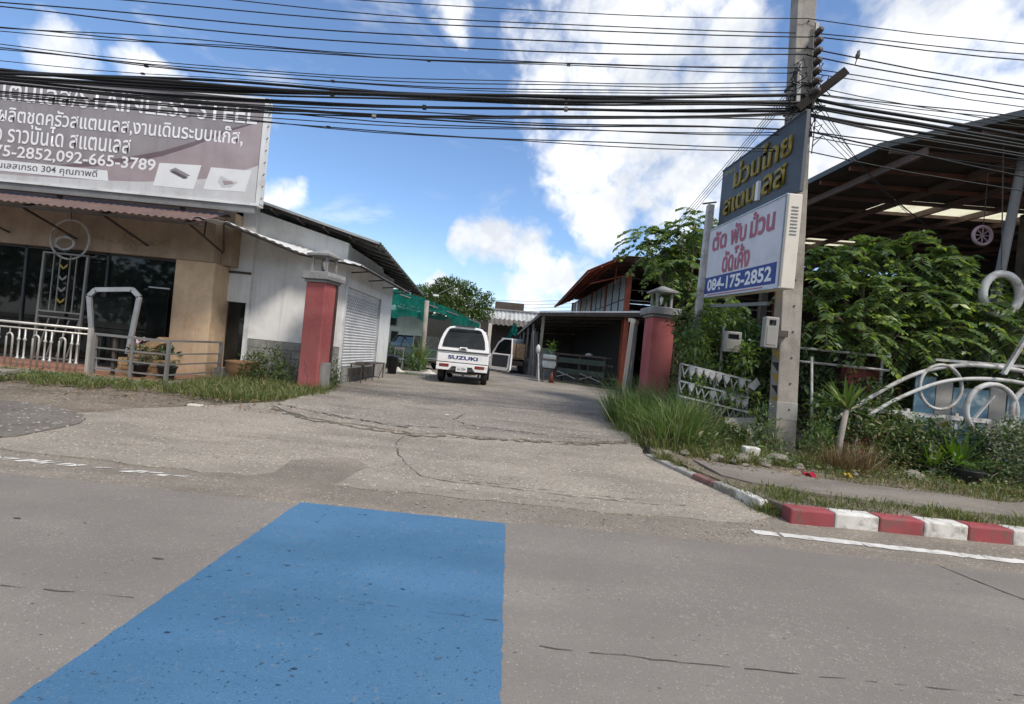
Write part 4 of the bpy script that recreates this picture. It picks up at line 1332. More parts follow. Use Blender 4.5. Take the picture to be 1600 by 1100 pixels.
loft([[(x, cany(z), z) for x, z in can], [(x, cany(z) + 0.05, z) for x, z in can], [(x, 1.80, z * 0.995) for x, z in can]]).build('canopy', 'van_white', van, bevel=0.02)
win = [(-0.64, 1.10), (0.64, 1.10), (0.605, 1.33), (0.545, 1.50), (0.475, 1.635), (0.40, 1.665), (-0.40, 1.665), (-0.475, 1.635), (-0.545, 1.50), (-0.605, 1.33)]
m = MB()
m.add([(x, cany(z) - 0.012, z) for x, z in win] + [(x * 0.99, cany(z) + 0.01, z) for x, z in win], [tuple(range(10))[::-1]] + [(i, (i + 1) % 10, 10 + (i + 1) % 10, 10 + i) for i in range(10)])
m.build('rear_window', 'van_glass', van)
m = MB()
for i in range(10):
    a, b = win[i], win[(i + 1) % 10]
    m.bar((a[0], cany(a[1]) - 0.008, a[1]), (b[0], cany(b[1]) - 0.008, b[1]), 0.018, 0.018)
m.build('window_seal', 'van_seam', van)
MB().box(-0.30, 0.30, 0.13, 0.30, 1.752, 1.768).build('roof_trim', 'van_seam', van)
MB().box(-0.12, 0.12, 0.005, 0.06, 1.035, 1.115).build('handle_bezel', 'van_white', van, bevel=0.02)
MB().box(-0.07, 0.07, -0.012, 0.01, 1.045, 1.088).build('handle', 'black_plastic', van, bevel=0.008)
MB().box(-0.77, 0.77, 0.012, 0.05, 0.957, 0.978).build('canopy_seam', 'van_seam', van)
MB().box(-0.755, 0.755, -0.002, 0.03, 0.90, 0.932).build('tailgate_lip', 'galv', van)
tg = MB().box(-0.755, 0.755, -0.01, 0.03, 0.645, 0.895).build('tailgate', 'van_white', van, bevel=0.012)
lettering('lettering', 'SUZUKI', 0.90, 0.115, frame_matrix((-0.44, -0.014, 0.735), (1, 0, 0), (0, 0, 1)), 'van_blue', tg, bold=0.04)
MB().box(-0.775, 0.775, 0.01, 0.03, 0.626, 0.643).build('tailgate_seam', 'van_seam', van)
val = MB().prism([(-0.77, 0.40), (-0.77, 0.62), (0.77, 0.62), (0.77, 0.40), (0.40, 0.40), (0.30, 0.52), (-0.30, 0.52), (-0.40, 0.40)], 'y', -0.03, 0.03).build('rear_panel', 'van_white', van, bevel=0.012)
MB().prism([(-0.36, 0.40), (-0.28, 0.515), (0.28, 0.515), (0.36, 0.40)], 'y', 0.0, 0.06).build('plate_recess', 'van_seam', van)
for s in (-1, 1):
    lt = MB().box(s * 0.535 - 0.145, s * 0.535 + 0.145, -0.046, -0.028, 0.50, 0.585).build('tail_lamp', 'lamp_red', van, bevel=0.008)
    MB().box(s * 0.60 - 0.05, s * 0.60 + 0.05, -0.050, -0.047, 0.515, 0.575).build('indicator', 'lamp_amber', lt)
    MB().lathe([(0.018, 0), (0.018, 0.004)], (s * 0.735, -0.035, 0.55), 8).build('bolt', 'van_seam', van)
    MB().ring((s * 0.765, 0.72, 0.33), (0, 1, 0), (0, 0, 1), 0.40, 0.42, 0.03, 16, 6, 0.25, math.pi - 0.25).build('fender_flare', 'black_plastic', van, smooth=True)
    MB().box(s * 0.66 - 0.09, s * 0.66 + 0.09, 0.28, 0.30, 0.18, 0.42).build('mud_flap', 'rubber', van) if s < 0 else None
pt = MB().box(-0.17, 0.17, -0.055, -0.045, 0.375, 0.525).build('number_plate', 'plate_white', van, bevel=0.006)
lettering('plate_text', 'ผม 1304', 0.24, 0.075, frame_matrix((-0.12, -0.058, 0.42), (1, 0, 0), (0, 0, 1)), 'van_seam', pt, bold=0.01)
for x, y in ((-0.665, 0.72), (0.665, 0.72), (-0.665, 3.05), (0.665, 3.05)):
    wheel(van, x, y, 0.335, 0.19)
MB().box(-0.42, 0.42, 0.15, 3.4, 0.30, 0.40).build('chassis', 'steel_dark', van)
MB().tube([(-0.6, 0.72, 0.335), (-0.12, 0.72, 0.335), (0, 0.72, 0.335), (0.12, 0.72, 0.335), (0.6, 0.72, 0.335)], [0.04, 0.05, 0.13, 0.05, 0.04], 10).build('axle', 'steel_dark', van, smooth=True)
MB().tube([(-0.3, 0.10, 0.30), (0.3, 0.10, 0.30)], 0.022, 8).build('tow_bar', 'steel_grey', van)
for s in (-1, 1):
    MB().tube([(s * 0.50, 0.45, 0.22), (s * 0.50, 0.6, 0.45)], 0.03, 8).build('damper', 'steel_grey', van)
MB().tube([(0.35, 0.05, 0.33), (0.35, 0.8, 0.33)], 0.025, 8).build('exhaust', 'steel_dark', van)
# open door: hinge at the front edge, inner trim facing back
hx, hy = 0.79, 2.80
ang = R(46)
dv = Vector((math.sin(ang), -math.cos(ang), 0))
nv = Vector((math.cos(ang), math.sin(ang), 0))


def D3(s, z, t):
    p = Vector((hx, hy, 0)) + dv * s + nv * t
    return (p.x, p.y, z)


def door_poly(pts, t0, t1):
    n = len(pts)
    return MB().add([D3(s, z, t0) for s, z in pts] + [D3(s, z, t1) for s, z in pts], [tuple(range(n))[::-1], tuple(range(n, 2 * n))] + [(i, (i + 1) % n, n + (i + 1) % n, n + i) for i in range(n)])


dr = door_poly([(0.0, 0.45), (0.10, 0.40), (0.86, 0.40), (0.95, 0.48), (0.97, 1.02), (0.0, 1.02)], 0.0, 0.07).build('door', 'van_white', van, bevel=0.012)
door_poly([(0.05, 0.56), (0.80, 0.56), (0.84, 0.98), (0.05, 0.98)], -0.012, -0.001).build('door_trim', 'door_trim', dr)
door_poly([(0.08, 1.03), (0.28, 1.03), (0.90, 1.03), (0.885, 1.53), (0.55, 1.53), (0.30, 1.40)], 0.025, 0.035).build('door_window', 'van_glass', dr)
m = MB()
fr = [(0.02, 1.03), (0.30, 1.42), (0.54, 1.56), (0.92, 1.56), (0.955, 1.03)]
for a, b in zip(fr[:-1], fr[1:]):
    m.bar(D3(a[0], a[1], 0.03), D3(b[0], b[1], 0.03), 0.035, 0.045)
m.build('window_frame', 'van_white', dr)
m = MB()
for a, b in (((0.07, 0.43), (0.84, 0.43)), ((0.84, 0.43), (0.91, 0.52)), ((0.91, 0.52), (0.925, 1.0))):
    m.bar(D3(a[0], a[1], -0.008), D3(b[0], b[1], -0.008), 0.022, 0.022)
m.build('door_seal', 'rubber', dr)
MB().box(0.86, 1.02, 2.95, 3.02, 1.0, 1.18).build('mirror', 'van_white', van, bevel=0.02)
van.location = (-1.46, 14.42, gz(-1.46, 14.5) + 0.036)
van.rotation_euler.z = R(1.0)

# ================================================================== behind: carport, parked car, house, warehouse, tree
cp_ = thing('carport', 'carport roofed with sagging green shade net behind the pickup', 'carport', (-3.9, 22, 0.25))
A0, B0, A1, B1 = Vector((-5.35, 19.2, 3.50)), Vector((-1.85, 25.6, 2.78)), Vector((-6.8, 24, 3.35)), Vector((-2.9, 30, 2.95))


def netp(u, v):
    p = A0.lerp(B0, u).lerp(A1.lerp(B1, u), v)
    p.z += -0.16 * math.sin(math.pi * v) * abs(math.sin(math.pi * 3 * u)) + 0.16 * math.sin(math.pi * min(1, u * 1.1)) + 0.015 * math.sin(23 * u + 9 * v)
    return p


MB().grid(netp, 40, 14).build('net_roof', 'green_net', cp_, smooth=True)


def flap(u, v):
    p = netp(u, 0.0).copy()
    drop = 1.05 if u < 0.34 else 1.05 - 0.72 * sm(0.34, 0.40, u) + 0.55 * sm(0.45, 0.9, u)
    p.z -= v * drop * (1 + 0.12 * math.sin(19 * u))
    q = 0.12 * v * math.sin(26 * u) + 0.05 * v * math.sin(61 * u)
    p.x += q * 0.86
    p.y -= q * 0.47 + 0.05
    return p


MB().grid(flap, 70, 8).build('net_flap', 'green_net', cp_, smooth=True)
MB().grid(lambda u, v: netp(0.12 + 0.5 * u, 0.12 + 0.3 * v) - Vector((0, 0, 0.50 + 0.10 * math.sin(5 * u) + 0.05 * math.sin(9 * v))), 18, 8).build('lower_net', 'green_net', cp_, smooth=True)
for (x, y, h, r) in ((-3.86, 20.7, 3.25, 0.10), (-6.3, 23.5, 3.2, 0.07), (-2.35, 26.5, 2.75, 0.05), (-1.86, 25.7, 2.72, 0.04)):
    MB().tube([(x, y, 0.2), (x + 0.03, y, h * 0.5), (x, y, h)], r, 8).build('post', 'pole_concrete', cp_, smooth=True)
for u in (0.0, 0.33, 0.66, 1.0):
    a, b = netp(u, 0), netp(u, 1)
    MB().bar(a - Vector((0, 0, 0.1)), b - Vector((0, 0, 0.1)), 0.05).build('rafter', 'steel_dark', cp_)
MB().bar(A0 - Vector((0, 0, 0.06)), B0 - Vector((0, 0, 0.02)), 0.05).build('front_beam', 'steel_grey', cp_)
MB().bar(A1, B1, 0.06).build('back_beam', 'steel_dark', cp_)
MB().bar((-7, 28.4, 1.65), (-1.7, 31.2, 1.65), 0.08, 3.1).build('shade_sheet', 'interior_shade', cp_)  # near-black sheet added to stand in for deep shade under the net
ls = thing('street_light', 'thin lamp arm with a pale lamp head above the green net', 'street light', (-3.6, 21.2, 3.2))
MB().tube([(-3.62, 21.2, 3.0), (-3.60, 21.2, 3.55), (-3.3, 21.2, 3.75), (-2.85, 21.2, 4.02)], 0.018, 6).build('arm', 'steel_grey', ls)
MB().box(-3.70, -3.46, 21.15, 21.26, 3.52, 3.60).build('lamp_head', 'bulb', ls, bevel=0.02)

hs = thing('house', 'pale mint house wall with dark windows left behind the carport', 'house', (-7, 25, 0.2))
MB().box(-10, -4.75, 25.0, 25.2, 0.2, 3.0).build('wall', 'mint_wall', hs)
for (x0, x1, z0, z1) in ((-6.75, -6.15, 2.2, 2.85), (-6.35, -6.0, 0.3, 1.9), (-5.45, -5.02, 1.25, 1.75)):
    w_ = MB().box(x0, x1, 24.94, 24.998, z0, z1).build('window', 'aluminium_dark', hs)
    MB().box(x0 + 0.04, x1 - 0.04, 24.925, 24.938, z0 + 0.05, z1 - 0.05).build('pane', 'van_glass', w_)
corrugated('roof_sheet', (-10, 24.4, 3.05), (-4.5, 24.4, 3.05), (-4.5, 28, 3.3), (-10, 28, 3.3), 'sheet_grey', hs)

car = thing('parked_car', 'old dark green car parked under the green net', 'car')
cb = mirror([(0.68, 0.28), (0.78, 0.36), (0.80, 0.62), (0.76, 0.86), (0.70, 0.90)])
loft([[(x * 0.92, -0.05, 0.33 + (z - 0.28) * 0.85) for x, z in cb], [(x, 0.10, z) for x, z in cb], [(x, 2.6, z) for x, z in cb], [(x * 0.97, 3.7, 0.28 + (z - 0.28) * 0.86) for x, z in cb], [(x * 0.88, 3.85, 0.34 + (z - 0.28) * 0.7) for x, z in cb]]).build('body', 'car_green', car, bevel=0.02)
cg = mirror([(0.72, 0.90), (0.69, 1.05), (0.60, 1.34), (0.50, 1.40)])
loft([[(x, 0.25 + (z - 0.9) * 0.5, z) for x, z in cg], [(x, 1.0, z) for x, z in cg], [(x, 2.75 - (z - 0.9) * 1.0, z) for x, z in cg]]).build('windows', 'van_glass', car)
MB().box(-0.58, 0.58, 0.55, 2.2, 1.395, 1.43).build('roof', 'car_green', car, bevel=0.02)
for s in (-1, 1):
    MB().bar((s * 0.72, 0.26, 0.90), (s * 0.56, 0.52, 1.40), 0.06).build('roof_pillar', 'car_green', car)
    MB().bar((s * 0.72, 2.74, 0.90), (s * 0.56, 2.24, 1.40), 0.05).build('roof_pillar', 'car_green', car)
    MB().bar((s * 0.725, 1.45, 0.90), (s * 0.585, 1.45, 1.40), 0.05).build('roof_pillar', 'car_green', car)
    MB().box(s * 0.6 - 0.12, s * 0.6 + 0.12, -0.075, -0.05, 0.62, 0.74).build('tail_lamp', 'lamp_red', car)
    MB().bar((s * 0.57, 0.56, 1.425), (s * 0.57, 2.2, 1.425), 0.02).build('gutter', 'galv', car)
MB().box(-0.74, 0.74, -0.13, -0.05, 0.38, 0.50).build('bumper', 'chrome', car, bevel=0.02)
for x, y in ((-0.70, 0.7), (0.70, 0.7), (-0.70, 3.0), (0.70, 3.0)):
    wheel(car, x, y, 0.30, 0.17)
car.location = (-3.55, 20.9, 0.29)
car.rotation_euler.z = R(38)

wh = thing('warehouse', 'long grey ribbed warehouse closing the far end of the yard', 'building', (2, 40, 0.25))
corrugated('upper_wall', (-2.6, 40, 4.05), (14, 40, 4.15), (14, 40.02, 4.95), (-2.6, 40.02, 4.80), 'sheet_grey', wh, 0.35, 0.04)
for o in wh.children:
    o.data.materials[0] = MATS['sheet_white']
MB().bar((-2.7, 39.95, 4.82), (14, 39.95, 4.97), 0.12, 0.10).build('ridge_cap', 'sheet_grey', wh)
corrugated('porch_roof', (-2.6, 39.9, 4.02), (14, 39.9, 4.10), (14, 37.8, 3.42), (-2.4, 37.8, 3.40), 'tile_grey', wh, 0.4, 0.08)
MB().box(-2.6, 14, 39.95, 40.1, 0.2, 4.0).build('wall', 'sheet_shaded', wh)
MB().box(-2.35, -1.75, 37.2, 37.7, 0.2, 3.45).build('column', 'sign_cream', wh, bevel=0.03)
MB().box(2.0, 2.4, 37.2, 37.6, 0.2, 3.40).build('column', 'concrete', wh)
MB().box(-1.80, 0.65, 40.6, 42, 4.7, 5.55).build('roof_box', 'steel_dark', wh, bevel=0.02)
gb = MB().grid(lambda u, v: (-0.40 + 0.62 * u * (0.35 + 0.75 * v - 0.25 * v * v) + 0.30 * (1 - v) + 0.05 * math.sin(17 * u + 6 * v), 26.6 + 0.12 * math.sin(15 * u) + 0.06 * math.sin(9 * v), 3.0 - 1.25 * v * (0.75 + 0.25 * math.sin(5 * u + 1)) + 0.05 * math.sin(13 * u)), 24, 16).build('net_bundle', 'green_net', None, smooth=True)
tag(gb, 'bundle of green net hanging by the shed roof corner', 'net bundle')
tk = thing('flatbed_truck', 'truck with brown slatted bed partly hidden by the open pickup door', 'truck', (0.6, 25, 0.25))
for i in range(4):
    MB().box(-0.15, 1.35, 25.0, 25.05, 1.12 + 0.19 * i, 1.29 + 0.19 * i).build('bed_board', 'wood', tk)
for x in (-0.12, 0.35, 0.82, 1.30):
    MB().box(x - 0.02, x + 0.02, 24.96, 24.998, 1.10, 1.88).build('bed_stake', 'steel_dark', tk)
MB().box(-0.15, 1.35, 25.06, 28.5, 1.05, 1.12).build('bed_floor', 'wood', tk)
MB().box(-0.05, 1.25, 25.1, 29.5, 0.72, 0.95).build('chassis', 'steel_dark', tk)
MB().box(-0.1, 1.3, 28.6, 30.0, 0.8, 2.2).build('cab', 'tank_blue', tk, bevel=0.08)
for x in (0.02, 1.18):
    wheel(tk, x, 25.7, 0.42, 0.25, 0.28)
    wheel(tk, x, 29.2, 0.42, 0.25, 0.28)


tk.location.x -= 0.62


# ------------------------------------------------------------------ vegetation
def branchy(name, base, tips, r0, material, parent, mid=0.5):
    m = MB()
    base = Vector(base)
    fork = base + (sum((Vector(t) for t in tips), Vector()) / len(tips) - base) * mid
    fork.x += random.uniform(-.1, .1)
    m.tube([base, base.lerp(fork, 0.5) + Vector((random.uniform(-.06, .06), random.uniform(-.06, .06), 0)), fork], [r0, r0 * 0.85, r0 * 0.7], 8)
    for t in tips:
        t = Vector(t)
        md = fork.lerp(t, 0.5) + Vector((random.uniform(-.15, .15), random.uniform(-.15, .15), random.uniform(0, .2)))
        m.tube([fork, md, t], [r0 * 0.6, r0 * 0.35, r0 * 0.12], 6)
    return m.build(name, material, parent, smooth=True)


def cloud_leaves(blobs, n, L, Wd, droop=0.0, shell=0.45):
    """scatter leaf bases through ellipsoids (x,y,z,rx,ry,rz)"""
    vol = np.array([b[3] * b[4] * b[5] for b in blobs]) ** 0.75
    vol = vol / vol.sum()
    idx = RNG.choice(len(blobs), n, p=vol)
    B = np.array(blobs)[idx]
    d = unit(RNG.normal(0, 1, (n, 3)))
    rad = RNG.uniform(shell ** 3, 1, n) ** (1 / 3)
    rad *= 1 + 0.18 * np.sin(7 * d[:, 0] + 5 * d[:, 2] + idx) * np.sin(6 * d[:, 1] + 3 * idx)
    P = B[:, :3] + d * rad[:, None] * B[:, 3:6]
    D = d * 0.6 + RNG.normal(0, 0.5, (n, 3))
    D[:, 2] -= droop
    return P, D


def far_tree(loc, blobs, n, label, matl, L=0.22):
    t = thing('tree', label, 'tree', loc)
    P, D = cloud_leaves(blobs, n, L, L * 0.5, 0.2)
    link('crown', leaf_mesh('crown', P, D, RNG.uniform(0.7, 1.3, n) * L, RNG.uniform(0.4, 0.7, n) * L), matl, t)
    branchy('trunk', loc, [b[:3] for b in blobs[:7]], 0.16, 'bark', t)
    return t


far_tree((-4.6, 34, 0.2), [(-4.6, 34, 5.0, 1.6, 1.5, 1.2), (-3.2, 34, 4.6, 1.3, 1.2, 1.0), (-6.0, 34, 4.7, 1.3, 1.2, 0.9), (-2.4, 33.6, 4.0, 0.9, 0.9, 0.7), (-4.8, 33, 3.9, 1.9, 1.2, 0.9), (-5.2, 34, 5.6, 0.8, 0.8, 0.6), (-3.6, 34, 5.6, 0.7, 0.7, 0.5), (-2.0, 33.6, 5.0, 0.45, 0.5, 0.45), (-3.0, 33, 3.5, 1.0, 0.9, 0.6)],
         9000, 'broad green tree rising behind the green net', 'leaf_far', 0.20)
far_tree((-8.2, 36, 0.2), [(-8.0, 36, 4.9, 1.3, 1.2, 0.8), (-7.0, 36, 5.1, 0.9, 1.0, 0.7), (-9.5, 36, 5.0, 1.2, 1.2, 0.9), (-7.6, 36, 4.2, 1.4, 1.0, 0.8)], 3500, 'smaller dark tree peeking past the workshop roof', 'leaf_dark', 0.20)


def bush(name, label, cat, base, blobs, n, L, Wd, matl, droop=0.1, group=None, stems=5):
    t = thing(name, label, cat, base, group)
    P, D = cloud_leaves(blobs, n, L, Wd, droop, 0.3)
    keep = P[:, 2] > base[2] + 0.02
    P, D = P[keep], D[keep]
    k = len(P)
    link('foliage', leaf_mesh('foliage', P, D, RNG.lognormal(0, 0.38, k) * L, RNG.lognormal(0, 0.3, k) * Wd), matl, t)
    m = MB()
    for i in range(stems):
        b = blobs[i % len(blobs)]
        q = (b[0] + random.uniform(-.5, .5) * b[3], b[1] + random.uniform(-.5, .5) * b[4], b[2] + 0.3 * b[5])
        s = Vector((base[0] + random.uniform(-.12, .12), base[1] + random.uniform(-.08, .08), base[2] - 0.05))
        m.tube([s, s.lerp(Vector(q), 0.5) + Vector((random.uniform(-.05, .05), 0, 0.05)), q], [0.014, 0.010, 0.004], 5)
    m.build('stem', 'bark', t)
    return t


bush('shrub', 'leafy weed bush against the block base of the white wall', 'shrub', (-5.45, 10.7, 0.2), [(-5.75, 10.75, 0.50, 0.30, 0.3, 0.35), (-5.35, 10.7, 0.62, 0.34, 0.3, 0.45), (-5.0, 10.65, 0.45, 0.28, 0.25, 0.32), (-5.3, 10.5, 0.3, 0.6, 0.25, 0.25)], 1500, 0.085, 0.035, 'leaf_weed')
bush('shrub', 'tall weeds at the right foot of the left red pillar', 'shrub', (-3.98, 10.95, 0.2), [(-3.98, 11.0, 0.55, 0.12, 0.15, 0.35), (-4.0, 10.9, 0.3, 0.16, 0.2, 0.25)], 350, 0.08, 0.03, 'leaf_weed')
bush('shrub', 'wild green bush under the edge of the green net', 'shrub', (-4.8, 19.3, 0.25), [(-5.2, 19.4, 0.75, 0.6, 0.5, 0.5), (-4.5, 19.3, 0.6, 0.5, 0.5, 0.4), (-3.95, 19.2, 0.5, 0.4, 0.4, 0.3), (-5.6, 19.5, 0.6, 0.5, 0.5, 0.5)], 2000, 0.14, 0.05, 'leaf_dark')


def tuft(name, label, cat, centers, n, h, spread, lean, w, matl, kind=None, hf=gz, group=None):
    C = np.array(centers)
    idx = RNG.integers(0, len(C), n)
    P = np.zeros((n, 3))
    P[:, :2] = C[idx, :2] + RNG.normal(0, 1, (n, 2)) * spread
    P[:, 2] = [hf(a, b) - 0.01 for a, b in P[:, :2]]
    off = (P[:, :2] - C[idx, :2]) / max(spread, 1e-3)
    ln = off * lean * 0.5 + RNG.normal(0, lean * 0.5, (n, 2))
    hh = h * np.clip(RNG.lognormal(-0.25, 0.38, n), 0.25, 1.35) * (0.75 + 0.5 * np.sin(C[idx, 0] * 7.0 + C[idx, 1] * 5.0) ** 2)
    o = link(name, blade_mesh(name, P, hh, ln, w * RNG.uniform(0.6, 1.3, n)), matl)
    return tag(o, label, cat, group, kind)


tuft('grass_clump', 'tall pale green grass clump at the foot of the carport post', 'grass', [(-3.95, 20.2), (-3.8, 20.3)], 260, 1.15, 0.09, 0.35, 0.028, 'grass_tall')
chs = thing('folding_chair', 'small pale metal chair frame in the bushes by the carport', 'chair', (-4.35, 18.7, 0.25))
for x in (-4.55, -4.2):
    MB().bar((x, 18.6, 0.25), (x, 18.75, 1.15), 0.03).build('leg', 'steel_grey', chs)
    MB().bar((x, 18.95, 0.25), (x, 18.62, 0.72), 0.03).build('leg', 'steel_grey', chs)
MB().bar((-4.55, 18.75, 1.13), (-4.2, 18.75, 1.13), 0.03, 0.10).build('backrest', 'steel_grey', chs)
MB().box(-4.57, -4.18, 18.55, 18.85, 0.70, 0.73).build('seat', 'tank_blue', chs)
for i, (x, y, lab) in enumerate([(-4.15, 17.8, 'crumpled cream sack on the dirt nearer the bin'), (-3.05, 18.4, 'crumpled cream sack on the dirt nearer the pickup')]):
    m = MB().grid(lambda u, v: (x + 0.30 * (u - 0.5) * (1 + 0.2 * math.sin(7 * v)) * 1.8, y + 0.34 * (v - 0.5), 0.27 + 0.13 * math.sin(math.pi * u) * math.sin(math.pi * v) * (1 + 0.35 * math.sin(11 * u + 5 * v + i))), 14, 10)
    tag(m.build('sack', 'litter_white', None, smooth=True), lab, 'sack', 'sacks by the carport')
hz = tag(MB().tube([(-4.3, 17.0, 0.30), (-3.9, 16.9, 0.30), (-3.4, 17.1, 0.30), (-3.0, 16.8, 0.30), (-2.6, 16.9, 0.30)], 0.03, 6).build('hose', 'tank_blue', None, smooth=True), 'pale blue hose lying on the ground behind the bin', 'hose')

# ================================================================== RIGHT REAR: low shed and tall orange building
sd = thing('low_shed', 'low open shed with dark roof right of the yard', 'shed', (4, 24, 0.25))
SA, SB, SC_, SD = (1.10, 22.0, 3.32), (6.6, 16.0, 3.34), (11.0, 31.0, 3.5), (0.24, 34.0, 2.76)
corrugated('roof_sheet', SA, SB, SC_, SD, 'sheet_shaded', sd, 0.25, 0.03, 0.006)
MB().bar((1.08, 21.97, 3.35), (6.6, 15.96, 3.37), 0.02, 0.055).build('roof_edge_trim', 'sheet_white', sd)
MB().bar((1.12, 22.0, 3.22), (6.6, 16.1, 3.24), 0.06, 0.10).build('front_beam', 'steel_dark', sd)
MB().bar((1.12, 22.1, 3.22), (0.28, 33.9, 2.68), 0.06, 0.10).build('eave_beam', 'steel_grey', sd)
for (x, y, h, mt) in ((1.28, 22.2, 3.2, 'pole_concrete'), (0.98, 25.4, 3.0, 'steel_grey'), (0.80, 27.8, 2.9, 'steel_grey'), (0.62, 30.4, 2.8, 'steel_grey'), (0.45, 33.0, 2.7, 'steel_grey')):
    MB().bar((x, y, 0.2), (x + 0.02, y, h), 0.13 if mt == 'pole_concrete' else 0.10).build('post', mt, sd)
MB().bar((4.42, 19.0, 0.2), (4.40, 19.0, 3.2), 0.16).build('post', 'orange_steel', sd)
for k in range(8):
    t = k / 7
    a = Vector(SA).lerp(Vector(SD), t) - Vector((0, 0, 0.06))
    b = Vector(SB).lerp(Vector(SC_), t) - Vector((0, 0, 0.06))
    MB().bar(a, b, 0.05, 0.07).build('purlin', 'steel_dark', sd)
MB().bar((0.5, 34.0, 1.5), (11, 31.2, 1.5), 0.1, 2.9).build('back_wall', 'sheet_shaded', sd)
MB().bar((8.5, 17.5, 1.7), (11, 31, 1.7), 0.1, 3.2).build('side_wall', 'sheet_shaded', sd)

rk_ = thing('steel_rack', 'long rack of grey green steel bars and sheets along the shed front', 'rack', (3.3, 20.6, 0.25))
dR = Vector((4.9 - 1.95, 20.1 - 22.55, 0)).normalized()
oR = Vector((2.15, 22.1, 0.25))
nR = Vector((-dR.y, dR.x, 0))
for s in (0.1, 1.3, 2.5):
    for tt in (-0.25, 0.25):
        p = oR + dR * s + nR * tt
        MB().bar(p, p + Vector((0, 0, 1.25)), 0.06).build('upright', 'steel_dark', rk_)
    for z in (0.35, 0.85, 1.2):
        p = oR + dR * s + Vector((0, 0, z))
        MB().bar(p - nR * 0.27, p + nR * 0.27, 0.05).build('cross_bar', 'steel_grey', rk_)
for z, k in ((0.40, 5), (0.90, 5), (1.25, 4)):
    for i in range(k):
        p = oR + nR * (-0.22 + 0.10 * i) + Vector((0, 0, z + random.uniform(0, 0.05))) - dR * random.uniform(0, 0.25)
        MB().bar(p, p + dR * random.uniform(2.5, 3.1), 0.05, 0.06).build('steel_bar', random.choice(['steel_grey', 'steel_dark', 'steel_dark']), rk_)
for z in (0.55, 1.02):
    p = oR + nR * -0.28 + Vector((0, 0, z))
    MB().bar(p + dR * 0.2, p + dR * 2.6, 0.012, 0.22).build('steel_sheet', 'car_green', rk_)
for a, b in ((0.2, 1.2), (1.4, 2.4)):
    p = oR - nR * 0.3
    MB().bar(p + dR * a + Vector((0, 0, 0.5)), p + dR * b + Vector((0, 0, 0.25)), 0.03).build('brace', 'galv', rk_)
    MB().bar(p + dR * a + Vector((0, 0, 0.25)), p + dR * (b - 0.4) + Vector((0, 0, 0.42)), 0.03).build('brace', 'galv', rk_)
plk = tag(MB().bar((2.0, 21.75, 0.31), (5.2, 18.9, 0.31), 0.12, 0.06).build('timber_plank', 'path_concrete'), 'long pale plank on the ground along the shed front', 'plank')
gf = thing('ground_frame', 'low dark steel frame lying before the shed near the red post', 'frame', (4.3, 19.3, 0.28))
for a, b in (((3.6, 19.75, 0.5), (4.9, 18.6, 0.5)), ((3.55, 19.7, 0.3), (4.85, 18.55, 0.3))):
    MB().bar(a, b, 0.04).build('rail', 'steel_dark', gf)
for t in (0.0, 0.5, 1.0):
    a = Vector((3.6, 19.72, 0.26)).lerp(Vector((4.88, 18.58, 0.26)), t)
    MB().bar(a, a + Vector((0, 0, 0.26)), 0.04).build('upright', 'steel_dark', gf)
tx = thing('water_tank', 'pale blue dented tank on a stand before the shed post', 'tank', (1.55, 20.3, 0.25))
MB().prism([(1.28, 1.02), (1.34, 0.88), (1.82, 0.86), (1.88, 1.0), (1.86, 1.42), (1.30, 1.44)], 'y', 20.0, 20.5).build('body', 'tank_blue', tx, bevel=0.03)
MB().box(1.27, 1.89, 19.97, 20.53, 1.22, 1.27).build('strap', 'steel_dark', tx)
MB().box(1.35, 1.8, 20.05, 20.45, 0.78, 0.858).build('stand_top', 'steel_dark', tx)
for x in (1.40, 1.75):
    for y in (20.1, 20.4):
        MB().bar((x, y, 0.27), (x, y, 0.78), 0.04).build('leg', 'steel_dark', tx)
cn = thing('traffic_cone', 'faded orange cone under the blue tank', 'cone', (1.72, 19.75, 0.27))
MB().box(1.56, 1.88, 19.59, 19.91, 0.27, 0.30).build('base', 'orange', cn, bevel=0.01)
MB().lathe([(0.11, 0), (0.035, 0.40), (0.02, 0.42)], (1.72, 19.75, 0.302), 14).build('cone_body', 'orange', cn, smooth=True)
pd = thing('paddle', 'white ended pole leaning on the shed post', 'pole', (1.2, 20.0, 0.25))
MB().tube([(1.22, 19.9, 0.27), (1.10, 20.1, 1.45)], 0.03, 6).build('shaft', 'steel_white', pd)
MB().lathe([(0.02, 0), (0.09, 0.06), (0.10, 0.25), (0.05, 0.36), (0.01, 0.38)], (1.08, 20.12, 1.44), 10).build('blade', 'steel_white', pd, smooth=True)
bush('shrub', 'small bright green plant growing on top of the blue tank', 'plant', (1.62, 20.4, 1.42), [(1.62, 20.4, 1.65, 0.12, 0.1, 0.25), (1.66, 20.4, 1.85, 0.08, 0.08, 0.18)], 60, 0.16, 0.06, 'leaf_bright', stems=2)
fn = thing('pedestal_fan', 'white round headed fan standing inside the shed', 'fan', (3.4, 21.2, 0.25))
MB().lathe([(0.03, 0), (0.16, 0.05), (0.17, 0.12), (0.03, 0.18)], (3.4, 21.2, 1.50), 12).build('head', 'steel_white', fn, smooth=True)
MB().bar((3.4, 21.2, 0.27), (3.4, 21.2, 1.52), 0.035).build('stand', 'steel_grey', fn)
MB().lathe([(0.18, 0), (0.18, 0.03), (0.05, 0.05)], (3.4, 21.2, 0.27), 12).build('base', 'steel_grey', fn)

ob = thing('tall_workshop', 'tall open building with orange steel columns and rusty overhanging roof', 'building', (5, 24, 0.25))


def wallp(s, z, out=0.0):
    a, b = Vector((4.79, 21.0, 0)), Vector((4.13, 35.0, 0))
    d = (b - a)
    p = a + d * s
    n = Vector((-d.y, d.x, 0)).normalized()
    return Vector((p.x, p.y, z)) + n * out


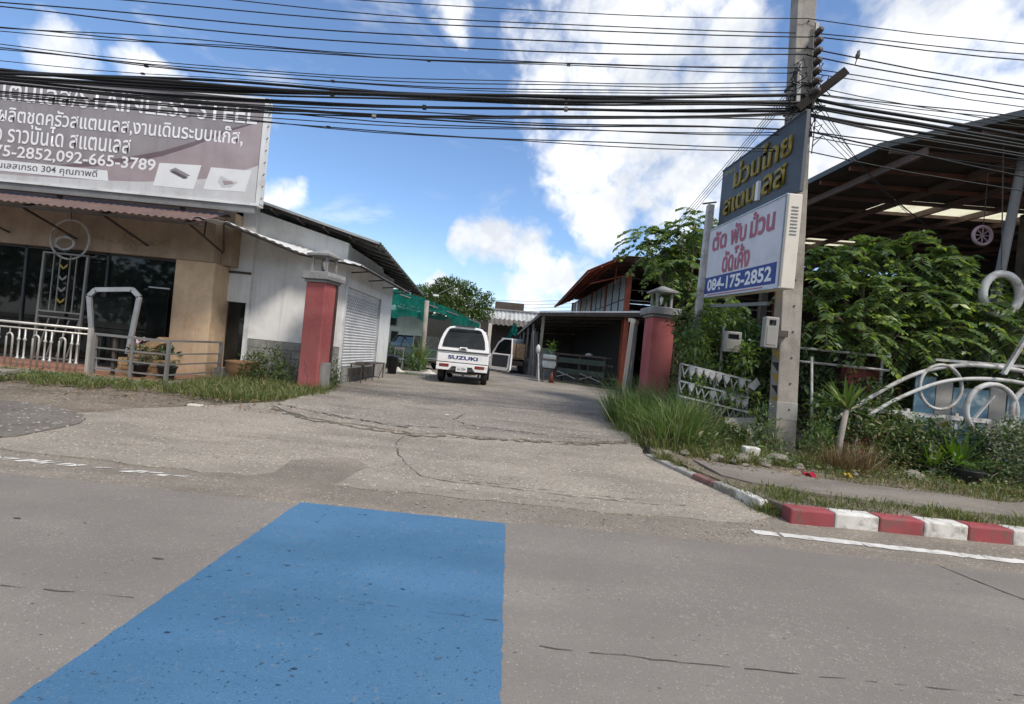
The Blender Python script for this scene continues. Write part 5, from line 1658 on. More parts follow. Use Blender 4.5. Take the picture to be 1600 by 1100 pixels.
ss = [0.0, 0.27, 0.52, 0.76, 1.0]
for s in ss:
    MB().bar(wallp(s, 0.2 if s == 0 else 3.3), wallp(s, 5.4), 0.22).build('column', 'orange_steel', ob)
for i in range(4):
    nn = 3 if i < 2 else 2
    for k in range(nn):
        for z0, z1 in ((3.40, 4.18), (4.24, 5.30)):
            a = ss[i] + (ss[i + 1] - ss[i]) * (k / nn) + 0.010
            b = ss[i] + (ss[i + 1] - ss[i]) * ((k + 1) / nn) - 0.010
            m = MB()
            q = [wallp(a, z0, 0.05), wallp(b, z0, 0.05), wallp(b, z1, 0.05), wallp(a, z1, 0.05)]
            q2 = [wallp(a, z0, 0.02), wallp(b, z0, 0.02), wallp(b, z1, 0.02), wallp(a, z1, 0.02)]
            m.add(q + q2, [(0, 1, 2, 3), (7, 6, 5, 4), (0, 4, 5, 1), (1, 5, 6, 2), (2, 6, 7, 3), (3, 7, 4, 0)])
            m.build('wall_panel', 'panel_grey', ob)
MB().bar(wallp(0.012, 1.7, 0.0), wallp(1, 1.7, 0.0), 0.05, 3.1).build('shade_wall', 'interior_shade', ob)  # near-black partition added as the shade inside the low shed
for z in (3.36, 4.21, 5.34):
    MB().bar(wallp(0, z), wallp(1, z), 0.06, 0.06).build('girt', 'steel_dark' if z != 5.34 else 'orange_steel', ob)
for a, b in ((0.06, 0.13), (0.02, 0.085)):
    pass
corrugated('roof_sheet', (2.73, 19.4, 4.97), (2.73, 35.2, 4.97), (4.10, 35.2, 5.70), (4.10, 19.4, 5.70), 'sheet_rust', ob, 0.3, 0.03, 0.006)
corrugated('roof_sheet', (4.10, 19.4, 5.71), (4.10, 35.2, 5.71), (11.5, 35.2, 5.9), (11.5, 19.4, 5.9), 'sheet_rust', ob, 0.3, 0.03, 0.006)
for k in range(15):
    y = 19.6 + k * 1.08
    MB().bar((2.76, y, 4.93), (4.10, y, 5.645), 0.05, 0.07).build('rafter', 'orange_steel', ob)
    MB().bar((4.12, y, 5.65), (11.4, y, 5.83), 0.05, 0.07).build('rafter', 'steel_dark', ob)
for x, z in ((2.80, 4.93), (3.3, 5.19), (3.8, 5.45)):
    MB().bar((x, 19.45, z), (x, 35, z), 0.04, 0.05).build('purlin', 'orange_steel', ob)
MB().bar((4.2, 21.0, 4.8), (4.2, 21.0, 5.66), 0.05).build('strut', 'orange_steel', ob)
MB().bar((3.1, 21.0, 4.7), (4.75, 21.0, 5.25), 0.05).build('strut', 'orange_steel', ob)
for z in (3.7, 4.15, 4.6, 5.1):
    MB().bar((4.9, 21.0, z), (11, 20.2, z), 0.04).build('guard_rail', 'steel_grey' if z < 4.5 else 'steel_dark', ob)
MB().box(4.9, 11.4, 34.8, 35.0, 0.2, 5.7).build('back_wall', 'sheet_shaded', ob)
MB().box(11.3, 11.5, 19.6, 35.0, 0.2, 5.7).build('side_wall', 'sheet_shaded', ob)
MB().bar((10.9, 20.2, 0.2), (10.9, 20.2, 5.8), 0.22).build('column', 'orange_steel', ob)

# stainless sliding gate folded back beside the right pillar
gt = thing('folding_gate', 'stainless folding gate pushed open beside the right red pillar', 'gate', (2.85, 11.8, 0.2))
MB().bar((2.74, 11.55, 0.22), (2.82, 11.55, 2.46), 0.085, 0.05, up=(0, 1, 0)).build('stile', 'sign_cream', gt)  # cream colour stands in for the bright reflection on the stainless
MB().bar((2.76, 11.55, 2.44), (3.12, 12.3, 2.46), 0.10, 0.09).build('top_rail', 'stainless', gt)
for k, (x, y) in enumerate(((2.94, 11.9), (3.02, 12.1), (3.10, 12.3))):
    MB().bar((x, y, 0.25), (x + 0.02, y, 2.42), 0.045).build('bar', 'steel_grey', gt)
MB().bar((2.80, 11.6, 1.25), (3.08, 12.25, 1.25), 0.04).build('mid_rail', 'steel_grey', gt)
MB().bar((2.80, 11.6, 0.45), (3.08, 12.25, 0.45), 0.06).build('bottom_rail', 'stainless', gt)
MB().bar((2.90, 11.72, 0.95), (2.97, 11.86, 1.45), 0.03).build('latch', 'steel_grey', gt)
MB().box(2.64, 2.92, 11.45, 11.68, 0.2, 0.42).build('foot_block', 'concrete', gt, bevel=0.02)

# clutter under the low shed
tcb = thing('tool_cabinet', 'grey steel tool cabinet standing just inside the low shed', 'cabinet', (1.75, 24.2, 0.25))
MB().box(1.45, 2.15, 24.0, 24.5, 0.27, 1.75).build('body', 'steel_grey', tcb, bevel=0.015)
for x0 in (1.47, 1.815):
    dd = MB().box(x0, x0 + 0.32, 23.975, 23.998, 0.36, 1.70).build('door', 'tank_blue', tcb)
    MB().box(x0 + (0.27 if x0 < 1.6 else 0.03), x0 + (0.29 if x0 < 1.6 else 0.05), 23.955, 23.974, 0.95, 1.10).build('handle', 'steel_dark', dd)
odr = thing('oil_drum', 'dented dull blue drum near the shed side posts', 'drum', (1.15, 26.4, 0.25))
MB().lathe([(0.28, 0), (0.29, 0.02), (0.28, 0.04), (0.28, 0.28), (0.295, 0.30), (0.28, 0.32), (0.28, 0.56), (0.295, 0.58), (0.28, 0.60), (0.28, 0.84), (0.29, 0.86), (0.27, 0.87)], (1.15, 26.4, 0.27), 18).build('shell', 'tank_blue', odr, smooth=True)
MB().lathe([(0.03, 0), (0.03, 0.02)], (1.25, 26.4, 1.14), 8).build('bung', 'steel_dark', odr)
pbd = thing('pipe_bundle', 'grey pipes leaning together against the shed side posts', 'pipes', (1.05, 25.0, 0.25))
for k in range(5):
    MB().tube([(1.10 + 0.09 * k, 24.7 + 0.05 * k, 0.27), (0.98 + 0.06 * k, 25.3, 2.5 + 0.12 * (k % 3))], 0.025, 6).build('pipe', 'galv' if k % 2 else 'steel_grey', pbd)

# ================================================================== RIGHT: big dark shed
def mat_translucent(name, c):
    m = bpy.data.materials.new(name)
    m.use_nodes = True
    t = NT(m.node_tree)
    p = m.node_tree.nodes['Principled BSDF']
    p.inputs['Base Color'].default_value = (*c, 1)
    tl = t.new('ShaderNodeBsdfTranslucent')
    tl.inputs[0].default_value = (*c, 1)
    mx = t.new('ShaderNodeMixShader')
    mx.inputs[0].default_value = 0.8
    t.l.new(p.outputs[0], mx.inputs[1])
    t.l.new(tl.outputs[0], mx.inputs[2])
    t.l.new(mx.outputs[0], m.node_tree.nodes['Material Output'].inputs[0])
    MATS[name] = m


mat_translucent('roof_light', (0.93, 0.90, 0.76))
bs = thing('roofed_yard', 'large dark steel roof over the yard behind the hedge', 'shed', (11, 13, 0.2))


def rz_(x, y):
    return 6.08 + 0.045 * max(0, y - 9.5) + 0.02 * max(0, x - 6.85)


def roofpiece(name, poly, mt):
    n = len(poly)
    m = MB()
    m.add([(x, y, rz_(x, y)) for x, y in poly] + [(x, y, rz_(x, y) + 0.05) for x, y in poly], [tuple(range(n))[::-1], tuple(range(n, 2 * n))] + [(i, (i + 1) % n, n + (i + 1) % n, n + i) for i in range(n)])
    return m.build(name, mt, bs)


roofpiece('roof_sheet', [(6.80, 12.40), (6.85, 9.5), (8.1, 8.0), (9.6, 6.25), (18, 6.25), (18, 12.40)], 'sheet_shaded')
roofpiece('roof_sheet', [(6.80, 12.402), (9.45, 12.402), (9.45, 13.60), (6.80, 13.60)], 'sheet_shaded')
roofpiece('roof_sheet', [(14.6, 12.402), (18, 12.402), (18, 13.60), (14.6, 13.60)], 'sheet_shaded')
for k in range(6):
    a = 9.452 + k * 0.858
    roofpiece('roof_light', [(a, 12.404), (a + 0.852, 12.404), (a + 0.852, 13.598), (a, 13.598)], 'roof_light')
roofpiece('roof_sheet', [(6.78, 13.602), (18, 13.602), (18, 17.2), (6.78, 17.2)], 'sheet_shaded')
roofpiece('roof_sheet', [(6.78, 17.202), (10.2, 17.202), (10.2, 18.2), (6.78, 18.2)], 'sheet_shaded')
roofpiece('roof_light', [(10.202, 17.202), (12.0, 17.202), (12.0, 18.2), (10.202, 18.2)], 'roof_light')
roofpiece('roof_sheet', [(12.002, 17.202), (18, 17.202), (18, 18.2), (12.002, 18.2)], 'sheet_shaded')
roofpiece('roof_sheet', [(6.78, 18.202), (18, 18.202), (18, 23), (6.78, 23)], 'sheet_shaded')
for a, b in (((6.83, 9.48), (8.08, 7.98)), ((8.08, 7.98), (9.58, 6.22)), ((6.83, 9.48), (6.76, 22.9))):
    MB().bar((*a, rz_(*a) + 0.06), (*b, rz_(*b) + 0.06), 0.03, 0.12).build('fascia', 'fascia_slate', bs)
for k in range(14):
    y = 7.4 + k * 1.0
    xs_ = 6.9 if y > 9.5 else 6.9 + (9.5 - y) * 0.85
    MB().bar((xs_, y, rz_(xs_, y) - 0.06), (17.9, y, rz_(17.9, y) - 0.06), 0.05, 0.09).build('purlin', 'sheet_rust' if k in (3, 4) else 'sheet_brown', bs)
for x in (7.4, 9.45, 10.74, 12.03, 13.3, 16):
    y0 = 9.6 - max(0, (x - 6.9)) * 1.15
    MB().bar((x, max(6.4, y0), rz_(x, y0) - 0.19), (x, 22.8, rz_(x, 22.8) - 0.19), 0.08, 0.15).build('rafter', 'sheet_brown', bs)
for x, y in ((7.4, 14.5), (7.4, 21.5), (12, 21.5), (17, 8), (12.5, 12)):
    MB().bar((x, y, 0.1), (x, y, rz_(x, y) - 0.25), 0.18).build('column', 'steel_dark', bs)
MB().box(6.7, 18, 22.9, 23.05, 0.1, 6.66).build('back_wall', 'sheet_shaded', bs)
MB().box(17.95, 18.1, 6.3, 22.9, 0.1, 6.9).build('side_wall', 'sheet_shaded', bs)

# ================================================================== utility pole
ut = thing('utility_pole', 'square concrete utility pole with hazard stripes beside the sign', 'utility pole', (4.56, 7.9, 0.1))


def polec(z):
    return 4.56 - 0.045 * (z - 0.15)


def polesec(z0, z1, w0, w1, name, mt, out=0.0, bevel=0.012):
    m = MB()
    vs = []
    for z, w in ((z0, w0), (z1, w1)):
        c = polec(z)
        vs += [(c - w / 2 - out, 7.90 - w * 0.36 - out, z), (c + w / 2 + out, 7.90 - w * 0.36 - out, z), (c + w / 2 + out, 7.90 + w * 0.36 + out, z), (c - w / 2 - out, 7.90 + w * 0.36 + out, z)]
    m.add(vs, [(0, 3, 2, 1), (4, 5, 6, 7), (0, 1, 5, 4), (1, 2, 6, 5), (2, 3, 7, 6), (3, 0, 4, 7)])
    return m.build(name, mt, ut, bevel=bevel)


polesec(-0.1, 9.5, 0.34, 0.30, 'shaft', 'pole_concrete')
polesec(0.72, 1.02, 0.337, 0.336, 'patch_band', 'concrete', 0.004)
for k in range(16):
    z = 0.9 + k * 0.42
    MB().tube([(polec(z) + 0.03, 7.769 + 0.0002 * k, z), (polec(z) + 0.03, 7.78, z)], 0.017, 8).build('bolt_hole', 'crack_dark', ut)
# hazard stripes on the left face
for k in range(5):
    z = 0.95 + k * 0.18
    x = polec(z) - 0.1735
    m = MB().add([(x, 7.79, z), (x, 8.01, z + 0.16), (x, 8.01, z + 0.34), (x, 7.79, z + 0.18)], [(0, 1, 2, 3)])
    m.build('hazard_stripe', 'hazard_yellow' if k % 2 == 0 else 'hazard_black', ut)
# insulator rack and hardware on the right side of the pole
for k in range(7):
    z = 6.0 + 0.16 * k
    x = polec(z) + 0.13
    m = MB()
    m.tube([(x, 7.72, z), (x, 7.58, z)], 0.02, 6)
    ins = m.build('insulator', 'black_plastic', ut)
    MB().tube([(x, 7.70, z), (x, 7.68, z), (x, 7.65, z), (x, 7.63, z), (x, 7.60, z)], [0.05, 0.035, 0.055, 0.035, 0.05], 10).build('insulator_disc', 'steel_dark', ins, smooth=True)
MB().bar((polec(5.6) + 0.13, 7.735, 5.75), (polec(6.9) + 0.13, 7.735, 7.15), 0.05, 0.03).build('bracket', 'steel_grey', ut)
MB().bar((polec(5.6) - 0.10, 7.74, 5.5), (polec(6.6) - 0.10, 7.74, 6.5), 0.06, 0.03).build('bracket', 'steel_grey', ut)
for z in (5.35, 5.75, 6.15):
    polesec(z, z + 0.05, 0.33, 0.33, 'band', 'steel_dark', 0.012, 0)
MB().bar((4.18, 7.72, 5.72), (4.86, 7.66, 6.36), 0.11, 0.13).build('cross_arm', 'tarred_wood', ut)
m = MB()
for k in range(26):
    z = 5.2 + random.uniform(0, 1.3)
    x = polec(z) + random.choice((-0.19, 0.19))
    m.tube([(x, 7.76, z), (x + random.uniform(-.12, .12), 7.68, z + random.uniform(-.12, .12)), (x + random.uniform(-.18, .18), 7.64, z + random.uniform(-.28, .2)), (x + random.uniform(-.1, .1), 7.70, z + random.uniform(-.4, .2))], 0.009, 4)
m.build('tangled_leads', 'cable', ut)
# meter boxes
for (x0, x1, y0, y1, z0, z1, lab) in ((3.99, 4.21, 7.66, 7.79, 1.86, 2.36, 'tall pale meter box fixed to the concrete pole'), (3.84, 4.15, 8.75, 8.86, 1.78, 2.16, 'square grey meter box on a thin stand behind the pole')):
    t = thing('meter_box', lab, 'meter box', ((x0 + x1) / 2, y1, z0), 'meter boxes under the sign')
    MB().box(x0, x1, y0, y1, z0, z1).build('case', 'meter_grey', t, bevel=0.02)
    MB().box(x0 + 0.03, x1 - 0.03, y0 - 0.008, y0 - 0.001, z0 + 0.05, z1 - 0.16).build('cover', 'meter_grey', t, bevel=0.006)
    MB().box(x0 + 0.06, x1 - 0.06, y0 - 0.008, y0 - 0.001, z1 - 0.13, z1 - 0.05).build('meter_window', 'shop_glass', t)
    if y0 > 8:
        MB().bar((x0 + 0.02, y1 + 0.03, 0.1), (x0 + 0.02, y1 + 0.03, z1 + 0.1), 0.03).build('stand', 'steel_grey', t)
    else:
        MB().box(x1, x1 + 0.18, y0 + 0.05, y1, z0 + 0.2, z0 + 0.3).build('mount', 'steel_dark', t)

# ================================================================== shop sign
YN, YF = 7.00, 9.83
TILT = 0.060


def sg(y, t):
    """point on the tilted sign: height t at the middle, rising towards the far end"""
    return 1.4 + (t - 1.4) * 0.959 + TILT * (y - 8.42)


lb = thing('light_box', 'white banner light box with phone number between pole and white post', 'sign', (3.96, 8.8, 2.85))
BX = 3.80


def signbox(x0, x1, ya, yb, t0, t1):
    return MB().add([(x, y, sg(y, t)) for t in (t0, t1) for (x, y) in ((x0, ya), (x1, ya), (x1, yb), (x0, yb))],
                    [(0, 3, 2, 1), (4, 5, 6, 7), (0, 1, 5, 4), (1, 2, 6, 5), (2, 3, 7, 6), (3, 0, 4, 7)])


signbox(BX + 0.006, BX + 0.21, YN, YF, 2.85, 4.30).build('case', 'sign_cream', lb, bevel=0.012)
signbox(BX - 0.004, BX + 0.005, YN + 0.05, YF - 0.02, 2.88, 4.28).build('banner', 'banner', lb)
for a, b in ((2.85, 2.88), (4.28, 4.30)):
    signbox(BX - 0.02, BX + 0.005, YN, YF, a, b).build('frame_rail', 'galv', lb)
signbox(BX - 0.02, BX + 0.004, YN, YN + 0.045, 2.882, 4.278).build('frame_rail', 'steel_grey', lb)
signbox(BX - 0.008, BX - 0.0045, YN + 0.14, YF - 0.03, 2.93, 3.27).build('blue_band', 'banner_blue', lb)
signbox(BX - 0.008, BX - 0.0045, YN + 0.5, YF - 0.2, 2.885, 2.905).build('red_stripe', 'banner_red', lb)
for k in range(9):
    z = 3.50 + 0.05 * k
    MB().bar((BX + 0.06, YN - 0.004, z), (BX + 0.16, YN - 0.004, z), 0.010, 0.014).build('louvre', 'steel_grey', lb)


def sign_text(s, y_start, y_end, t0, h, x, matl, parent, ex=0.0, bold=0.01):
    y_start, y_end, h = y_start * 0.959, y_end * 0.959, h * 0.959
    w = y_start - y_end
    M = frame_matrix((x, y_start, sg(y_start, t0)), (0, -1, -TILT), (0, 0, 1))
    M = Matrix(((0, 0, -1, x), (-1, 0, 0, y_start), (-TILT, 1, 0, sg(y_start, t0)), (0, 0, 0, 1)))
    return lettering('lettering', s, w, h, M, matl, parent, ex, bold)


sign_text('ตัด', 10.02, 9.36, 3.80, 0.40, BX - 0.0125, 'banner_red', lb, bold=0.03)
sign_text('พับ', 9.18, 8.56, 3.80, 0.40, BX - 0.0125, 'banner_red', lb, bold=0.03)
sign_text('ม้วน', 8.42, 7.62, 3.80, 0.44, BX - 0.0125, 'banner_red', lb, bold=0.03)
sign_text('ดัดโค้ง', 9.45, 8.35, 3.30, 0.46, BX - 0.0125, 'banner_red', lb, bold=0.03)
sign_text('084-175-2852', 10.08, 7.56, 2.975, 0.25, BX - 0.0125, 'banner_text', lb, bold=0.03)

gsn = thing('shop_sign', 'dark slate board with raised gold Thai letters fixed to the pole', 'sign', (4.12, 8.8, 4.4))
GX = 3.945
signbox(GX, GX + 0.06, YN, YF, 4.345, 5.60).build('board', 'sign_slate', gsn, bevel=0.008)
signbox(GX - 0.012, GX - 0.001, YN, YF, 5.57, 5.60).build('board_edge', 'sign_slate', gsn)
sign_text('ม่วนไทย', 9.60, 7.60, 5.02, 0.47, GX - 0.004, 'gold', gsn, ex=0.03, bold=0.012)
sign_text('สเตน', 9.98, 8.68, 4.55, 0.32, GX - 0.004, 'gold', gsn, ex=0.03, bold=0.014)
signbox(GX - 0.05, GX - 0.001, 8.16, 8.25, 4.52, 4.86).build('white_letter_bar', 'banner_text', gsn)
sign_text('ลส', 8.42, 7.70, 4.55, 0.36, GX - 0.004, 'gold', gsn, ex=0.03, bold=0.014)
sign_text('ร้าน', 10.12, 9.66, 5.42, 0.10, GX - 0.004, 'gold', gsn, bold=0.03)
wp = thing('sign_post', 'thin white steel post carrying the far end of the sign', 'post', (3.80, 9.92, 0.2))
MB().bar((3.72, 9.93, 0.15), (3.80, 9.93, 4.82), 0.13).build('post', 'steel_white', wp, bevel=0.01)
MB().bar((3.62, 9.90, 4.82), (3.90, 9.90, 4.88), 0.03).build('top_bar', 'steel_grey', wp)
MB().bar((3.92, 9.83, 2.72), (4.2, 8.05, 2.62), 0.06).build('carrier_rail', 'steel_grey', wp)

# ================================================================== overhead cables
WIRES = [(-58, 28, .007, 0), (-40, 45, .008, 0), (-8, 62, .009, 0), (5, 74, .010, 0), (14, 86, .010, 0),
         (39, 99, .008, 1), (43, 104, .007, 1), (50, 109, .009, 1), (70, 131, .007, 1), (75, 139, .009, 1), (79, 134, .008, 1), (83, 147, .007, 1), (94, 151, .006, 1),
         (106, 152, .022, 2), (109, 150, .027, 2), (113, 156, .030, 2), (118, 161, .027, 2), (121, 166, .016, 2), (124, 173, .022, 2), (129, 170, .014, 2), (133, 178, .016, 2), (138, 183, .011, 2),
         (131, 190, .010, 3), (136, 197, .010, 3), (141, 201, .013, 3), (145, 207, .009, 3), (148, 204, .008, 3), (152, 230, .009, 3), (156, 237, .008, 3)]
LBL = ['thin dark cable among the highest overhead lines crossing the sky', 'thin dark cable in the upper loose bundle of overhead lines', 'thick black cable in the heavy bundle crossing above the billboard', 'thin black cable hanging just below the heavy cable bundle']
HIGH = ['highest overhead cable, crossing the very top of the sky', 'second overhead cable from the top of the sky', 'third overhead cable from the top of the sky', 'fourth overhead cable from the top of the sky', 'fifth overhead cable from the top, above the loose bundles']
rw = random.Random(17)
for i, (vl, vp, r, g) in enumerate(WIRES):
    zl, zp = 1.4 + 1.037 * (4.71 - 0.01 * vl), 1.4 + 1.037 * (5.88 - 0.00995 * vp)
    y = 7.74 + rw.uniform(-0.10, 0.12)
    x0, x1 = -14.0, (polec(zp) if g < 3 else polec(zp) - 0.05)
    slope = (zp - zl) / (x1 + 8.4)
    pts = []
    sag = rw.uniform(0.10, 0.22)
    ph = rw.uniform(0, 6)
    for k in range(25):
        t = k / 24
        x = x0 + (x1 - x0) * t
        z = zl + slope * (x + 8.4) - sag * math.sin(math.pi * min(1, max(0, (x + 8.4) / (x1 + 8.4)))) if x > -8.4 else zl + (slope * 0.3) * (x + 8.4)
        z += (0.030 * math.sin(ph + 0.42 * x) + 0.014 * math.sin(2.3 * ph + 1.3 * x)) * (1 if g else 0.15)
        pts.append((x, y + 0.02 * math.sin(ph + x), z))
    o = MB().tube(pts, r, 5).build('overhead_cable', 'cable', None, smooth=True)
    tag(o, LBL[g] if g else HIGH[i], 'cable', ('highest overhead lines', 'upper loose cable bundle', 'heavy cable bundle', 'lowest overhead lines')[g])
    if g and i % 3 == 0:
        for q in (rw.randrange(5, 20), rw.randrange(5, 20)):
            c_ = Vector(pts[q])
            MB().box(c_.x - 0.03, c_.x + 0.03, c_.y - r - 0.008, c_.y + r + 0.008, c_.z - r - 0.006, c_.z + r + 0.006).build('cable_tie', 'meter_grey' if q % 2 else 'cable', o)
    # the run to the right of the pole
    if g and i % 3 == 1:
        continue
    drop = rw.uniform(0.35, 0.95)
    pts = []
    for k in range(13):
        t = k / 12
        x = x1 + 10.5 * t
        z = zp - drop * 1.9 * t + 0.75 * t * t * drop + 0.012 * math.sin(ph + 2 * x)
        pts.append((x, y - 0.8 * t + 0.15 * t * math.sin(ph), z))
    o = MB().tube(pts, r, 5).build('overhead_cable', 'cable', None, smooth=True)
    tag(o, 'black cable fanning right from the pole before the dark roof' if g > 1 else 'thin cable running right from the top of the pole', 'cable', 'cables right of the pole low' if g > 1 else 'cables right of the pole high')
for k in range(4):
    a = Vector((4.15, 8.05, 6.15 - 0.06 * k))
    b = Vector((3.75 + 0.05 * k, 13.0, 4.80 - 0.03 * k))
    c = Vector((3.9 + 0.14 * k, 20.0, 4.3))
    pts = [a.lerp(b, t / 6) for t in range(6)] + [b.lerp(c, t / 5) for t in range(6)]
    tag(MB().tube(pts, 0.007, 4).build('service_drop', 'cable'), 'thin service wire dropping from the pole to the tall workshop', 'cable', 'service drops behind the sign')
for k in range(5):
    a = Vector((4.3, 7.7, 6.2 - 0.15 * k))
    pts = [a + Vector((2.6 * t + 0.3 * k * t, 1.3 * t, -1.9 * t + 0.5 * t * t)) for t in [q / 8 for q in range(9)]]
    tag(MB().tube(pts, 0.006, 4).build('service_drop', 'cable'), 'thin wire slanting down from the pole to the dark roof', 'cable', 'slanting wires right of the pole')
m = tag(MB().tube([(6.2, 5.6, 6.45), (8, 5.4, 6.0), (10, 5.2, 5.6), (13, 5.0, 5.2)], 0.014, 6).build('overhead_cable', 'cable'), 'single thick cable cutting the top right corner of the sky', 'cable')
for k in range(4):
    z = 8.3 - 0.42 * k
    tag(MB().tube([(-6, 60, z - 0.9), (2, 60, z - 0.35), (16, 60, z + 1.4)], 0.02, 4).build('distant_wire', 'cable'), 'faint distant wire above the warehouse', 'cable', 'distant wires over the warehouse')
bd = thing('bird', 'small dark bird perched on a cable right of the pole', 'bird', (4.88, 7.4, 6.40))
body = MB()
prof = [(0.0, 0.008), (0.03, 0.026), (0.07, 0.034), (0.11, 0.030), (0.135, 0.020), (0.15, 0.024), (0.17, 0.022), (0.185, 0.006)]
body.tube([(4.86 + 0.10 * t, 7.40, 6.40 + 1.0 * t * 0.75) for t, r in prof], [r for t, r in prof], 10)
body.build('body', 'bird_grey', bd, smooth=True)
MB().add([(4.862, 7.39, 6.41), (4.84, 7.38, 6.32), (4.85, 7.42, 6.32), (4.862, 7.41, 6.41)], [(0, 1, 2, 3)]).build('tail', 'bird_grey', bd, solid=0.006)
MB().add([(4.882, 7.393, 6.545), (4.905, 7.40, 6.552), (4.882, 7.407, 6.545), (4.882, 7.40, 6.555)], [(0, 1, 3), (1, 2, 3), (0, 2, 1), (0, 3, 2)]).build('beak', 'black_plastic', bd)

# ================================================================== RIGHT: trees, hedge, ironwork
def frond_tree(label, base, tips, r0, n_fronds, spread, flen, leaflet, matl, extra=None):
    """tree with drooping compound leaves"""
    t = thing('tree', label, 'tree', base)
    tw = branchy('trunk', base, tips, r0, 'bark', t)
    P, D, U = [], [], []
    T = np.array(tips, float)
    m = MB()
    for i in range(n_fronds):
        c = T[RNG.integers(0, len(T))]
        d = unit(RNG.normal(0, 1, (1, 3)))[0]
        o = c + d * np.array(spread) * RNG.uniform(0.25, 1.0) ** 0.5
        a = RNG.uniform(0, 2 * math.pi)
        out = np.array([math.cos(a), math.sin(a), RNG.uniform(-0.2, 0.45)])
        out = out * 0.7 + d * 0.5
        out /= np.linalg.norm(out)
        L = flen * RNG.uniform(0.6, 1.25)
        k = int(RNG.integers(6, 10))
        pts = []
        for j in range(k):
            s = (j + 1) / k
            p = o + out * L * s + np.array([0, 0, -0.55 * L * s * s])
            pts.append(p)
        m.tube([o] + pts[1::3] + [pts[-1]], 0.004, 3, cap=False)
        for j, p in enumerate(pts):
            tang = out + np.array([0, 0, -1.1 * (j + 1) / k])
            tang /= np.linalg.norm(tang)
            side = np.cross(tang, [0, 0, 1.0])
            side /= max(1e-5, np.linalg.norm(side))
            for s in (-1, 1):
                P.append(p)
                D.append(side * s * 0.9 + tang * 0.45 + np.array([0, 0, -0.22]))
    P, D = np.array(P), np.array(D)
    n = len(P)
    sz = np.repeat(RNG.uniform(0.65, 1.35, n // 2 + 1), 2)[:n]
    link('crown', leaf_mesh('crown', P, D, sz * RNG.uniform(0.8, 1.2, n) * leaflet, RNG.uniform(0.45, 0.66, n) * leaflet, fold=0.1), matl, t)
    m.build('twigs', 'bark', t)
    return t


frond_tree('tree with drooping compound leaves behind the white sign post', (3.95, 11.4, 0.2),
           [(3.05, 12.0, 4.55), (3.5, 12.0, 4.3), (3.9, 11.9, 4.75), (4.2, 11.9, 5.0), (3.75, 11.7, 3.75), (4.2, 11.5, 3.3), (3.85, 11.4, 3.0), (4.35, 11.3, 2.6), (4.5, 10.9, 2.9), (3.7, 11.8, 4.0)], 0.09, 260, (0.42, 0.40, 0.32), 0.48, 0.15, 'leaf_tree')
frond_tree('wide leafy tree spreading over the hedge right of the pole', (6.4, 8.9, 0.15),
           [(5.2, 8.7, 3.05), (5.6, 8.6, 3.55), (6.2, 8.7, 3.8), (6.8, 8.7, 3.9), (7.4, 8.6, 3.65), (7.9, 8.6, 3.5), (8.4, 8.5, 3.2), (5.4, 8.4, 2.5), (6.0, 8.3, 2.9), (6.6, 8.3, 3.1), (7.2, 8.3, 2.9), (7.8, 8.3, 2.7), (8.5, 8.3, 2.6), (5.9, 8.2, 2.3), (6.6, 8.2, 2.4), (7.2, 8.2, 2.35), (9.0, 8.4, 2.9)], 0.10, 560, (0.42, 0.34, 0.34), 0.40, 0.13, 'leaf_tree')
bush('shrub', 'leafy creeper hanging under the sign box', 'plant', (4.3, 9.6, 0.2), [(4.1, 9.7, 2.45, 0.45, 0.4, 0.30), (4.55, 9.6, 2.2, 0.35, 0.3, 0.4), (4.75, 9.2, 1.6, 0.30, 0.3, 0.5), (4.0, 9.9, 1.9, 0.3, 0.3, 0.35)], 1500, 0.13, 0.055, 'leaf_tree', 0.3)
bush('climbing_plant', 'brownish creeper climbing behind the right red pillar', 'plant', (3.75, 10.9, 0.2), [(3.70, 11.0, 1.9, 0.16, 0.2, 0.5), (3.72, 11.0, 1.2, 0.18, 0.2, 0.6), (3.7, 10.9, 2.2, 0.25, 0.2, 0.25)], 500, 0.08, 0.04, 'leaf_weed')
bush('hedge_shrub', 'dark dense shrub behind the concrete pole', 'shrub', (5.0, 8.6, 0.15), [(4.85, 8.8, 1.3, 0.35, 0.3, 0.6), (5.2, 8.6, 1.5, 0.4, 0.35, 0.6), (5.5, 8.4, 1.0, 0.45, 0.3, 0.6), (4.8, 8.5, 0.7, 0.35, 0.3, 0.5), (5.1, 8.5, 2.0, 0.35, 0.3, 0.4)], 2600, 0.11, 0.05, 'leaf_dark', 0.25)
bush('fern_bush', 'feathery green bush at the right foot of the pole', 'shrub', (4.75, 7.35, 0.15), [(4.75, 7.3, 0.45, 0.24, 0.2, 0.38), (4.62, 7.25, 0.30, 0.2, 0.2, 0.25), (4.92, 7.3, 0.35, 0.22, 0.2, 0.3), (4.78, 7.3, 0.72, 0.12, 0.12, 0.2)], 1500, 0.07, 0.014, 'grass_tall', 0.0)
bush('shrub', 'straggly olive shrub below the white arch', 'shrub', (5.75, 7.35, 0.15), [(5.6, 7.4, 0.55, 0.35, 0.25, 0.40), (6.0, 7.4, 0.70, 0.35, 0.25, 0.40), (6.35, 7.4, 0.55, 0.35, 0.25, 0.40), (5.9, 7.3, 0.3, 0.6, 0.25, 0.25)], 1500, 0.075, 0.028, 'leaf_weed')
bush('shrub', 'dark shrub behind the yucca', 'shrub', (5.6, 7.8, 0.15), [(5.5, 7.9, 0.9, 0.45, 0.3, 0.5), (6.0, 7.9, 1.0, 0.4, 0.3, 0.5), (6.4, 7.8, 0.6, 0.5, 0.25, 0.4), (5.2, 7.9, 0.7, 0.3, 0.25, 0.5)], 1700, 0.10, 0.04, 'leaf_dark')
